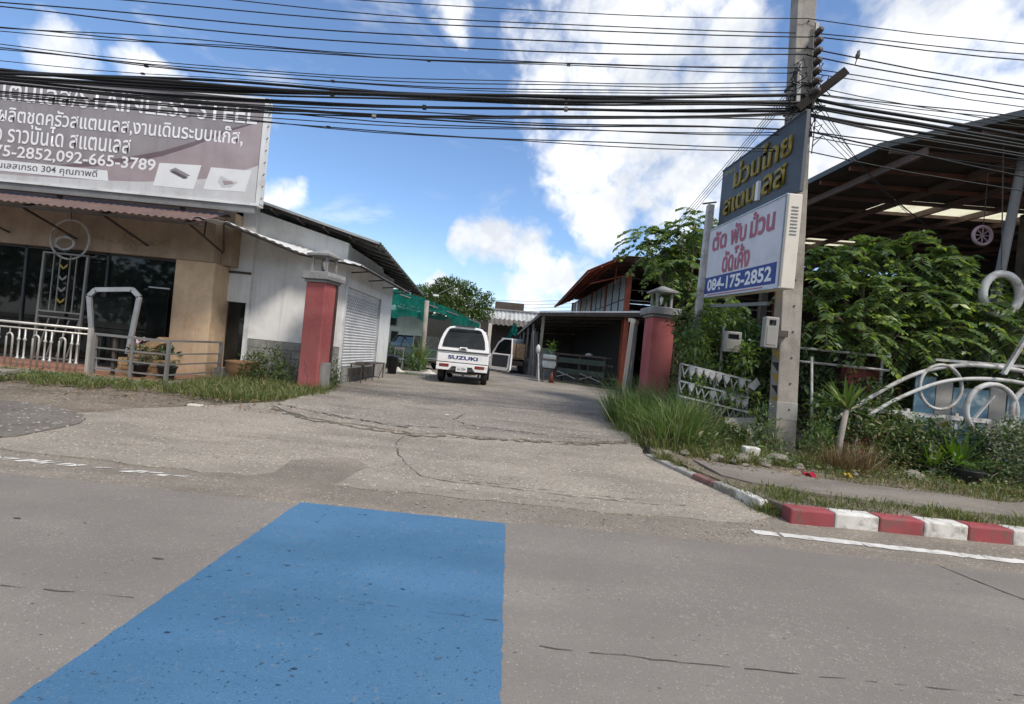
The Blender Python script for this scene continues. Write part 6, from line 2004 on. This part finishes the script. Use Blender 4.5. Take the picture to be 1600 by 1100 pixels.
bush('shrub', 'grey leaved shrub at the right end of the hedge', 'shrub', (7.6, 7.05, 0.15), [(7.45, 7.1, 0.75, 0.30, 0.25, 0.4), (7.8, 7.05, 0.7, 0.3, 0.25, 0.4), (7.6, 7.0, 0.4, 0.45, 0.25, 0.3)], 1500, 0.06, 0.03, 'leaf_pale')
bush('shrub', 'low dark leafy plants along the right hedge foot', 'shrub', (7.0, 6.85, 0.15), [(6.5, 6.95, 0.30, 0.35, 0.2, 0.2), (7.0, 6.9, 0.30, 0.4, 0.2, 0.22), (7.6, 6.85, 0.3, 0.4, 0.2, 0.22), (8.2, 6.9, 0.5, 0.4, 0.25, 0.4)], 1500, 0.08, 0.03, 'leaf_dark')
bush('shrub', 'green leafy weeds in front of the lattice ironwork', 'shrub', (3.6, 8.3, 0.15), [(3.3, 8.1, 0.40, 0.3, 0.2, 0.28), (3.7, 8.0, 0.35, 0.3, 0.2, 0.28), (4.05, 7.9, 0.3, 0.25, 0.2, 0.25), (3.1, 8.3, 0.5, 0.2, 0.15, 0.25)], 1200, 0.09, 0.04, 'leaf_weed')
bush('hedge_shrub', 'dense mixed green hedge plants hiding the foot of the white rings', 'shrub', (7.2, 7.4, 0.15), [(6.6, 7.45, 0.62, 0.40, 0.22, 0.38), (7.1, 7.42, 0.62, 0.40, 0.22, 0.36), (7.6, 7.4, 0.60, 0.40, 0.22, 0.36), (8.1, 7.4, 0.72, 0.40, 0.22, 0.42), (8.6, 7.4, 0.8, 0.4, 0.22, 0.5), (6.2, 7.45, 0.5, 0.3, 0.2, 0.35)], 3600, 0.085, 0.038, 'leaf_dark', 0.2)
bush('hedge_shrub', 'dark hedge growth filling the gap behind the white panel', 'shrub', (7.2, 8.5, 0.15), [(6.3, 8.4, 1.2, 0.5, 0.25, 0.6), (7.0, 8.5, 1.3, 0.5, 0.25, 0.7), (7.7, 8.5, 1.4, 0.5, 0.25, 0.7), (8.4, 8.5, 1.4, 0.5, 0.25, 0.7), (9.1, 8.5, 1.4, 0.5, 0.25, 0.8)], 3000, 0.12, 0.055, 'leaf_dark', 0.25)
bush('hedge_shrub', 'dark green undergrowth between the lattice and the pole', 'shrub', (4.3, 9.4, 0.15), [(3.9, 9.5, 1.1, 0.4, 0.25, 0.5), (4.4, 9.3, 1.0, 0.4, 0.25, 0.5), (4.6, 9.2, 1.7, 0.35, 0.25, 0.5), (4.1, 9.5, 1.7, 0.3, 0.25, 0.4)], 2200, 0.11, 0.05, 'leaf_dark', 0.25)
bush('shrub', 'mixed leafy bush wrapped round the grey meter box stand', 'shrub', (3.7, 8.75, 0.15), [(3.55, 8.95, 1.35, 0.28, 0.2, 0.45), (3.95, 8.85, 1.15, 0.30, 0.18, 0.4), (4.3, 8.6, 0.9, 0.2, 0.15, 0.4), (3.45, 9.2, 1.9, 0.3, 0.25, 0.35), (4.25, 8.8, 1.75, 0.22, 0.2, 0.3), (3.3, 8.45, 1.25, 0.12, 0.1, 0.15), (3.9, 8.32, 1.0, 0.12, 0.1, 0.15)], 1500, 0.10, 0.05, 'leaf_tree', 0.25)
bush('shrub', 'pale leaved climbing bush at the foot of the white sign post', 'shrub', (3.6, 9.7, 0.15), [(3.5, 9.7, 0.9, 0.3, 0.25, 0.6), (3.65, 9.7, 1.7, 0.25, 0.2, 0.5), (3.4, 9.8, 2.3, 0.25, 0.2, 0.3)], 1100, 0.09, 0.05, 'leaf_weed', 0.2)
bush('shrub', 'spindly green weeds leaning on the pole base', 'shrub', (4.25, 7.55, 0.15), [(4.2, 7.55, 0.40, 0.16, 0.14, 0.35), (4.05, 7.6, 0.6, 0.14, 0.12, 0.4), (4.35, 7.45, 0.25, 0.2, 0.12, 0.2)], 520, 0.10, 0.018, 'grass_tall', 0.1)
# bright lanceolate plant and yucca
def rosette(name, label, base, n, L, w, up, matl, trunk=None, group=None):
    t = thing(name, label, 'plant', base, group)
    c = np.array(trunk[-1] if trunk else base, float)
    m = MB()
    for i in range(n):
        a = RNG.uniform(0, 2 * math.pi)
        e = RNG.uniform(*up)
        d = np.array([math.cos(a) * math.cos(e), math.sin(a) * math.cos(e), math.sin(e)])
        s = np.cross(d, [0, 0, 1.0])
        s /= max(1e-5, np.linalg.norm(s))
        l_ = L * RNG.uniform(0.7, 1.2)
        p0 = c + RNG.normal(0, 0.02, 3)
        vs = []
        for q, wq in ((0, 0.5), (0.35, 1.0), (0.7, 0.75), (1.0, 0.04)):
            p = p0 + d * l_ * q + np.array([0, 0, -0.35 * l_ * q * q * (1 - math.sin(e) * 0.7)])
            vs += [p + s * w * wq / 2 + np.array([0, 0, w * 0.15]), p, p - s * w * wq / 2 + np.array([0, 0, w * 0.15])]
        m.add(vs, [(k * 3 + j, k * 3 + j + 1, k * 3 + j + 4, k * 3 + j + 3) for k in range(3) for j in range(2)])
    m.build('leaves', matl, t)
    if trunk:
        MB().tube(trunk, [0.045] * (len(trunk) - 1) + [0.035], 8).build('trunk', 'pole_concrete', t, smooth=True)
    return t


rosette('yucca', 'spiky yucca on a bare pale trunk right of the pole', (5.05, 7.2, 0.15), 34, 0.62, 0.045, (0.0, 1.45), 'grass_tall', [(5.0, 7.2, 0.1), (5.02, 7.2, 0.55), (5.08, 7.2, 1.02)])
rosette('lily_plant', 'bright green strap leaved plant under the white rings', (6.75, 7.15, 0.15), 46, 0.60, 0.06, (0.35, 1.45), 'leaf_bright', [(6.75, 7.15, 0.12), (6.75, 7.15, 0.30)])
rosette('lily_plant', 'smaller yellow green strap leaved plant left of the bright one', (6.35, 7.1, 0.15), 16, 0.40, 0.045, (0.2, 1.4), 'leaf_bright', [(6.35, 7.1, 0.12), (6.35, 7.1, 0.30)])
# iron lattice with white leaf plates leaning by the pole
lt = thing('ironwork_lattice', 'white scrap ironwork lattice with leaf shaped plates leaning by the right pillar', 'lattice', (3.6, 8.4, 0.2))
for r, (z0, z1) in enumerate(((1.48, 1.25), (1.18, 0.95), (0.92, 0.70))):
    MB().bar((2.98, 8.42, z0), (4.2, 8.38, z1 + 0.05), 0.03).build('rail', 'steel_white', lt)
    for k in range(10):
        t = (k + 0.5) / 10
        x, z = 2.98 + 1.22 * t, z0 + (z1 + 0.05 - z0) * t
        y = 8.40 - 0.04 * t
        x += random.uniform(-.03, .03)
        z += random.uniform(-.03, .03)
        if random.random() < 0.6 and r < 2:
            m = MB().prism([(x - 0.05, z - 0.01), (x - 0.045, z - 0.09), (x + 0.005, z - 0.16), (x + 0.05, z - 0.08), (x + 0.045, z - 0.01)], 'y', y - 0.03, y - 0.02)
            m.build('leaf_plate', 'steel_white', lt)
        m = MB()
        m.bar((x - 0.06, y, z - 0.02), (x + 0.0, y, z - 0.22), 0.016)
        m.bar((x - 0.02, y, z - 0.20), (x + 0.05, y, z - 0.05), 0.016)
        m.build('scroll_bar', 'steel_white' if r < 2 else 'steel_grey', lt)
for x in (2.98, 3.6, 4.2):
    MB().bar((x, 8.45, 0.15), (x, 8.45, 1.5 - 0.18 * (x - 2.98)), 0.035).build('upright', 'steel_grey', lt)
MB().prism([(4.10, 1.20), (4.25, 1.36), (4.32, 1.26), (4.22, 1.14)], 'y', 8.28, 8.29).build('leaf_plate', 'steel_white', lt)
for i, (x, y, w, h) in enumerate(((3.95, 8.1, 0.5, 0.5), (4.2, 7.9, 0.4, 0.4))):
    sl = tag(MB().add([(x - w / 2, y, 0.15), (x + w / 2, y, 0.15), (x + w / 2 + 0.1, y + 0.25, 0.15 + h), (x - w / 2 + 0.08, y + 0.25, 0.15 + h * 0.9)], [(0, 1, 2, 3)]).build('concrete_slab', 'concrete', None, solid=0.05),
             ('tilted concrete slab half hidden in the weeds nearer the tall grass', 'tilted concrete slab half hidden in the weeds against the pole')[i], 'slab', 'slabs in the weeds')

# ornate white arch panel with rings
ag = thing('arched_gate', 'white ornamental gate panel with double arch and rings leaning behind the plants', 'gate', (7.0, 7.75, 0.2))
arc1 = [(5.30, 0.80), (5.58, 1.0), (6.0, 1.32), (6.46, 1.62), (6.9, 1.80), (7.4, 1.90), (7.9, 1.91), (8.4, 1.87), (9.2, 1.70)]
arc2 = [(5.80, 0.93), (6.2, 1.22), (6.70, 1.49), (7.1, 1.63), (7.6, 1.70), (8.1, 1.70), (8.6, 1.63), (9.3, 1.45)]


def smooth_pts(P, y, k=5):
    out = []
    for i in range(len(P) - 1):
        p0, p1, p2, p3 = P[max(0, i - 1)], P[i], P[i + 1], P[min(len(P) - 1, i + 2)]
        for j in range(k):
            t = j / k
            f = [0.5 * (2 * p1[c] + (p2[c] - p0[c]) * t + (2 * p0[c] - 5 * p1[c] + 4 * p2[c] - p3[c]) * t * t + (3 * p1[c] - p0[c] - 3 * p2[c] + p3[c]) * t ** 3) for c in (0, 1)]
            out.append((f[0], y, f[1]))
    out.append((P[-1][0], y, P[-1][1]))
    return out


MB().tube(smooth_pts(arc1, 7.80), 0.034, 8).build('arch', 'steel_white', ag, smooth=True)
MB().tube(smooth_pts(arc2, 7.72), 0.030, 8).build('arch', 'steel_white', ag, smooth=True)
MB().ring((6.97, 7.78, 1.50), (1, 0, 0), (0, 0, 1), 0.34, 0.36, 0.026, 36, 7).build('ring', 'steel_white', ag, smooth=True)
MB().ring((7.72, 7.68, 1.20), (1, 0, 0), (0, 0, 1), 0.40, 0.42, 0.042, 36, 8).build('ring', 'steel_white', ag, smooth=True)
MB().ring((8.45, 7.68, 1.25), (1, 0, 0), (0, 0, 1), 0.40, 0.42, 0.038, 36, 8).build('ring', 'steel_white', ag, smooth=True)
MB().bar((5.7, 7.85, 1.02), (9.2, 7.85, 1.02), 0.05, 0.07).build('rail', 'steel_white', ag)
MB().bar((6.9, 7.86, 1.94), (9.2, 7.86, 1.98), 0.05, 0.04).build('rail', 'steel_white', ag)
for x in (5.75, 6.55, 7.35, 9.0):
    MB().bar((x, 7.88, 0.15), (x, 7.88, 1.1), 0.05).build('upright', 'steel_white', ag)
MB().prism([(6.45, 1.0), (6.62, 1.0), (6.55, 0.72)], 'y', 7.80, 7.82).build('gusset', 'steel_white', ag)
MB().bar((7.42, 7.66, 1.02), (7.72, 7.66, 1.45), 0.05, 0.02).build('brace', 'steel_white', ag)
bp = thing('glass_panel_stack', 'blue and white painted panels standing behind the rings', 'panel', (7.6, 8.05, 0.2))
for x0, x1, z1, mt in ((6.78, 7.12, 1.66, 'blue_panel'), (7.13, 7.40, 1.60, 'sheet_grey'), (7.42, 8.02, 1.52, 'blue_panel'), (8.03, 8.3, 1.62, 'sheet_grey'), (8.32, 8.9, 1.5, 'blue_panel')):
    MB().box(x0, x1, 8.02 + 0.02 * random.random(), 8.06, 0.3, z1).build('panel', mt, bp)
wr = thing('ring_ornament', 'thick white ring hanging in the leaves by the right edge', 'ornament', (8.12, 8.15, 2.8))
MB().ring((8.14, 8.12, 3.17), (1, 0, 0), (0, 0, 1), 0.31, 0.34, 0.065, 36, 8).build('ring', 'steel_white', wr, smooth=True)
MB().bar((8.14, 8.15, 3.55), (8.2, 8.4, 6.0), 0.012).build('hanger', 'steel_dark', wr)
w2 = thing('wheel_ornament', 'small mauve spoked wheel hung under the dark roof', 'ornament', (8.57, 9, 4.2))
MB().ring((8.57, 9.0, 4.42), (1, 0, 0), (0, 0, 1), 0.17, 0.17, 0.03, 28, 7).build('rim', 'ring_mauve', w2, smooth=True)
for k in range(4):
    a = k * math.pi / 4
    MB().bar((8.57 - 0.16 * math.cos(a), 9.0, 4.42 - 0.16 * math.sin(a)), (8.57 + 0.16 * math.cos(a), 9.0, 4.42 + 0.16 * math.sin(a)), 0.012).build('spoke', 'ring_mauve', w2)
MB().bar((8.57, 9.0, 4.6), (8.57, 9.0, 6.1), 0.01).build('hanger', 'steel_dark', w2)
sp_ = tag(MB().tube([(8.45, 8.75, 0.15), (8.62, 8.72, 3.0), (8.85, 8.7, 5.4), (8.92, 8.7, 6.0)], 0.075, 10).build('steel_pipe_post', 'steel_grey', None, smooth=True), 'leaning grey pipe post under the dark roof at the right edge', 'post')
s2_ = tag(MB().bar((7.78, 7.6, 1.80), (8.25, 7.6, 2.75), 0.055).build('steel_bar', 'steel_white'), 'short white bar slanting up from the arch at the right edge', 'bar')
s3_ = tag(MB().bar((5.14, 8.0, 0.12), (4.98, 8.0, 1.80), 0.03).build('steel_stake', 'steel_white'), 'thin pale stake between the pole and the yucca', 'stake')
fc = thing('pipe_fence', 'two rail white pipe fence in the shrubs right of the pole', 'fence', (5.6, 8.25, 0.2))
for z in (1.72, 1.95):
    MB().tube([(4.7, 8.3, z), (6.4, 8.15, z - 0.02)], 0.022, 6).build('rail', 'steel_white', fc)
for x in (4.75, 6.35):
    MB().tube([(x, 8.25, 0.12), (x, 8.25, 2.0)], 0.025, 6).build('post', 'steel_white', fc)
rb = thing('brick_wall', 'red brown painted low wall behind the arch', 'wall', (6.2, 8.5, 0.15))
MB().box(5.9, 6.5, 8.45, 8.6, 0.1, 1.75).build('panel', 'red_plaster', rb)
MB().box(6.55, 6.9, 8.47, 8.6, 0.1, 1.45).build('panel', 'orange_steel', rb)
tp = tag(MB().grid(lambda u, v: (4.4 + 1.1 * u, 9.9 + 0.1 * math.sin(7 * u), 2.5 - 1.0 * v + 0.05 * math.sin(9 * u)), 12, 8).build('tarpaulin', 'green_net', None, smooth=True), 'teal tarpaulin glimpsed behind the leaves right of the sign', 'tarpaulin')
pc = thing('plant_pot', 'dark grey pot half hidden under the strap leaved plant', 'pot', (6.6, 6.75, 0.15))
MB().lathe([(0.12, 0), (0.16, 0.20), (0.17, 0.22), (0.15, 0.22), (0.14, 0.18)], (6.55, 6.75, 0.15), 14).build('bowl', 'black_plastic', pc, smooth=True)
MB().lathe([(0.14, 0.18), (0.01, 0.19)], (6.55, 6.75, 0.15), 12).build('soil', 'dirt', pc)

# ------------------------------------------------------------------ grasses (uncountable)
def pts_in(poly, n, rn=RNG):
    xs, ys = [p[0] for p in poly], [p[1] for p in poly]
    out = []
    while len(out) < n:
        x, y = rn.uniform(min(xs), max(xs)), rn.uniform(min(ys), max(ys))
        c = False
        for i in range(len(poly)):
            (x1, y1), (x2, y2) = poly[i], poly[i - 1]
            if (y1 > y) != (y2 > y) and x < (x2 - x1) * (y - y1) / (y2 - y1) + x1:
                c = not c
        if c:
            out.append((x, y))
    return out


tuft('tall_grass', 'tall green grass clump in front of the right red pillar', 'grass', [(2.35, 9.6), (2.45, 9.2), (2.75, 9.0), (2.45, 8.7), (2.9, 8.6), (2.6, 8.3), (2.5, 7.9), (2.85, 7.8), (3.05, 8.0), (2.65, 7.5), (2.9, 9.2)], 5200, 0.74, 0.14, 0.60, 0.015, 'grass_tall', 'stuff')
tuft('low_grass', 'low leafy grass along the drive edge before the tall clump', 'grass', pts_in([(2.2, 7.1), (2.5, 7.0), (3.2, 7.1), (3.9, 7.2), (4.1, 7.8), (2.9, 8.0), (2.35, 9.2), (2.05, 8.6)], 120), 4200, 0.20, 0.10, 0.55, 0.013, 'grass_short', 'stuff', hf=lambda x, y: 0.15)
tuft('verge_grass', 'short grass on the verge behind the painted kerb', 'grass', pts_in([(2.72, 5.0), (3.4, 4.88), (5.0, 4.86), (9, 4.86), (9, 5.2), (5.6, 5.15), (4.2, 5.22), (3.2, 5.45), (2.8, 5.5)], 150), 5200, 0.085, 0.07, 0.6, 0.010, 'grass_short', 'stuff', hf=vz)
tuft('verge_grass', 'short scrubby grass between the footpath and the hedge', 'grass', pts_in([(4.3, 6.1), (6.0, 5.95), (9, 5.95), (9, 6.9), (5, 7.0), (4.2, 6.6)], 160), 4200, 0.10, 0.10, 0.6, 0.010, 'grass_short', 'stuff', hf=vz)
tuft('verge_grass', 'ragged green weeds over the end of the kerb return', 'grass', [(2.74, 4.92), (2.78, 5.05), (2.74, 5.2), (2.85, 4.95), (2.68, 5.5), (2.58, 5.75), (2.46, 6.05), (2.36, 6.3), (2.22, 6.6)], 1500, 0.15, 0.05, 0.7, 0.012, 'grass_short', 'stuff', hf=gz)
tuft('verge_grass', 'weedy grass growing between the rubble stones', 'grass', pts_in([(2.4, 6.75), (3.2, 6.6), (4.6, 6.75), (4.6, 7.2), (3.4, 7.1), (2.5, 7.1)], 70), 2200, 0.15, 0.07, 0.6, 0.012, 'grass_short', 'stuff', hf=vz)
tuft('dry_grass', 'brown dry grass heap at the foot of the yucca', 'grass', [(4.95, 6.95), (5.15, 6.95), (4.8, 6.9)], 900, 0.34, 0.12, 0.8, 0.010, 'grass_dry', 'stuff', hf=vz)
tuft('verge_grass', 'green grass strip before the shop porch', 'grass', pts_in([(-14, 7.6), (-9.5, 7.55), (-8, 7.75), (-6.6, 7.95), (-5.9, 8.2), (-6.2, 8.95), (-8, 8.95), (-14, 8.95)], 260), 9000, 0.12, 0.07, 0.6, 0.012, 'grass_short', 'stuff')
tuft('verge_grass', 'weedy grass round the left red pillar', 'grass', pts_in([(-5.9, 8.3), (-5.2, 7.9), (-4.4, 7.95), (-3.9, 8.7), (-3.75, 9.6), (-3.8, 10.6), (-5, 10.9), (-6.3, 10.4), (-6.1, 9.2)], 170), 8000, 0.19, 0.09, 0.6, 0.012, 'grass_short', 'stuff')
tuft('yard_weeds', 'thin weeds along the shed front', 'grass', pts_in([(1.9, 21.6), (5.0, 18.8), (5.1, 18.3), (2.2, 20.9)], 40), 900, 0.12, 0.12, 0.5, 0.02, 'grass_short', 'stuff')
tuft('yard_weeds', 'patch of weeds on the dirt left of the pickup', 'grass', pts_in([(-3.9, 16.4), (-2.4, 15.6), (-2.4, 16.6), (-3.5, 17.4)], 30), 800, 0.09, 0.12, 0.5, 0.02, 'grass_short', 'stuff')
bush('shrub', 'leafy weeds in front of the tall grass clump', 'shrub', (2.75, 7.3, 0.14), [(2.45, 7.45, 0.22, 0.22, 0.15, 0.2), (2.8, 7.3, 0.25, 0.25, 0.15, 0.22), (3.15, 7.3, 0.25, 0.25, 0.15, 0.2), (2.35, 8.0, 0.25, 0.12, 0.3, 0.2)], 1100, 0.065, 0.035, 'leaf_weed', 0.1)
tuft('dry_grass', 'dry straw blades mixed in the tall grass clump', 'grass', [(2.45, 9.2), (2.75, 8.9), (2.6, 8.3), (2.85, 7.8), (2.6, 7.5)], 420, 0.6, 0.16, 0.8, 0.010, 'grass_dry', 'stuff')
tuft('seed_grass', 'dry seeding stalks before the right pillar', 'grass', [(2.9, 9.6), (3.2, 9.7), (3.4, 9.6)], 120, 1.05, 0.16, 0.35, 0.008, 'grass_dry', 'stuff')
# broad leaf litter and creeping leaves on the verges
for nm, poly, n, hf_, mt, lab in (('ground_creeper', [(2.9, 6.6), (4.3, 6.4), (6, 6.3), (9, 6.3), (9, 7.2), (4, 7.6), (3, 7.4)], 1600, vz, 'leaf_weed', 'creeping weeds below the hedge'),
                                  ('ground_creeper', [(-9, 7.7), (-6, 8.1), (-4.2, 8.1), (-3.9, 9.8), (-5.5, 10.2), (-6.2, 9), (-9, 8.9)], 1600, gz, 'leaf_weed', 'creeping weeds in the grass left of the drive'),
                                  ('dead_leaves', [(-6.5, 6.9), (-3.2, 7.2), (-3.6, 8.6), (-6.2, 8.1), (-8, 7.6)], 260, gz, 'grass_dry', 'scattered dead leaves at the edge of the left grass'),
                                  ('dead_leaves', [(2.2, 6.3), (4.5, 6.0), (8, 6.2), (8, 6.9), (3, 7.0)], 320, vz, 'grass_dry', 'scattered dead leaves under the hedge')):
    pp = np.array(pts_in(poly, n))
    P = np.column_stack([pp, [hf_(a, b) + 0.03 + random.random() * (0.09 if 'creeper' in nm else 0.0) for a, b in pp]])
    D = np.column_stack([RNG.normal(0, 1, (n, 2)), RNG.normal(0.1, 0.25, n)])
    tag(link(nm, leaf_mesh(nm, P, D, RNG.uniform(0.035, 0.08, n), RNG.uniform(0.02, 0.04, n)), mt), lab, 'leaves', None, 'stuff')
# loose gravel
gp = pts_in([(-6, 6.6), (-4.6, 6.8), (-3.4, 7.2), (-3.6, 8.2), (-7, 7.6), (-9, 7.3), (-9, 6.5)], 420) + pts_in([(-5, 4.1), (2.6, 4.1), (2.7, 4.7), (-5, 4.9)], 320) + pts_in([(-3.6, 7.0), (2.2, 7.1), (2.6, 14), (-3.6, 14)], 420) + pts_in([(2.4, 6.3), (4.4, 6.2), (6, 6.3), (6, 6.9), (3, 7.0)], 160)
m = MB()
for (x, y) in gp:
    s_ = random.uniform(0.004, 0.013)
    z = (vz(x, y) if x > 2.3 and y > 5 else gz(x, y) + (0.03 if y > 7 else 0.012))
    a = random.uniform(0, 6)
    vs = [(x + s_ * math.cos(a + k * 1.57) * random.uniform(.7, 1.3), y + s_ * math.sin(a + k * 1.57) * random.uniform(.7, 1.3), z - 0.002) for k in range(4)] + [(x, y, z + s_ * 0.7)]
    m.add(vs, [(0, 1, 4), (1, 2, 4), (2, 3, 4), (3, 0, 4)])
tag(m.build('gravel', 'pebble'), 'loose gravel strewn over drive and shoulder', 'gravel', None, 'stuff')
# rubble stones, each a thing
STONES = [(2.62, 6.90, .10), (3.0, 6.72, .13), (3.18, 6.62, .08), (3.40, 6.80, .17), (3.62, 6.62, .09), (3.72, 6.82, .14), (3.95, 6.88, .20), (4.12, 6.66, .11), (4.42, 6.98, .12), (4.62, 6.80, .10), (2.30, 6.75, .09), (5.85, 6.80, .16), (4.85, 6.6, .06), (5.0, 6.55, .05), (3.3, 6.5, .06), (4.3, 7.05, .10)]
for i, (x, y, s_) in enumerate(STONES):
    bm = bmesh.new()
    bmesh.ops.create_icosphere(bm, subdivisions=2, radius=1.0)
    rs = random.Random(i)
    ax = [(Vector((rs.gauss(0, 1), rs.gauss(0, 1), rs.gauss(0, 1))).normalized(), rs.uniform(0.55, 0.85)) for _ in range(7)]
    for v in bm.verts:
        for n_, d_ in ax:
            e = v.co.dot(n_) - d_
            if e > 0:
                v.co -= n_ * e
        v.co = Vector((v.co.x * s_ * rs.uniform(.95, 1.05), v.co.y * s_ * 0.8, v.co.z * s_ * 0.55 + s_ * 0.18))
    me = bpy.data.meshes.new('stone')
    bm.to_mesh(me)
    bm.free()
    o = link('stone', me, 'stone')
    o.location = (x, y, vz(x, y) + 0.01)
    o.rotation_euler.z = rs.uniform(0, 6)
    lab = 'small broken concrete stone in the rubble row before the weeds'
    if x == 5.85:
        lab = 'rounded pale stone alone below the hedge'
    elif s_ == .20:
        lab = 'largest flat stone in the rubble row by the pole'
    tag(o, lab, 'stone', 'rubble stones at the verge' if lab.startswith('small') else None)
wbk = tag(MB().box(3.55, 3.78, 7.05, 7.2, 0.13, 0.34).build('white_block', 'kerb_white', None, bevel=0.02), 'whitewashed concrete block in the weeds left of the pole', 'block')
slb = tag(MB().add([(-8.9, 7.75, 0.17), (-8.45, 7.85, 0.18), (-8.3, 8.2, 0.25), (-8.75, 8.12, 0.24)], [(0, 1, 2, 3)]).build('concrete_slab', 'path_concrete', None, solid=0.05), 'tilted grey slab in the grass at the far left', 'slab')
# litter
tag(MB().grid(lambda u, v: (3.9 + 0.16 * u, 6.18 + 0.10 * v, vz(3.9, 6.2) + 0.04 + 0.03 * math.sin(6 * u + 2 * v)), 6, 4).build('litter', 'litter_red', None, solid=0.003), 'crumpled red wrapper on the footpath below the stones', 'litter')
tag(MB().grid(lambda u, v: (4.55 + 0.10 * u, 6.35 + 0.08 * v, vz(4.5, 6.4) + 0.04 + 0.03 * math.sin(6 * u + 2 * v)), 6, 4).build('litter', 'litter_yellow', None, solid=0.003), 'small yellow scrap on the dirt right of the red wrapper', 'litter')
tag(MB().box(-4.75, -4.55, 7.15, 7.25, 0.135, 0.165).build('litter', 'litter_white', None, bevel=0.008), 'flat white packet at the edge of the left grass', 'litter')
tag(MB().box(-1.05, -0.98, 8.3, 8.36, 0.20, 0.215).build('litter', 'litter_white', None), 'tiny white scrap on the yard paving', 'litter')

# trees on the other side of the road, behind the viewer (seen in the window glass)
n = 9000
P = np.column_stack([RNG.uniform(-45, 45, n), RNG.uniform(-19, -14, n), RNG.uniform(0.2, 1.0, n) ** 0.8])
P[:, 2] = P[:, 2] * (6.5 + 1.8 * np.sin(P[:, 0] * 0.45) + 0.9 * np.sin(P[:, 0] * 1.3))
tag(link('tree_line', leaf_mesh('tree_line', P, RNG.normal(0, 1, (n, 3)), RNG.uniform(0.5, 1.1, n), RNG.uniform(0.4, 0.7, n)), 'leaf_dark'), 'dark line of trees across the road behind the viewer', 'trees', None, 'stuff')
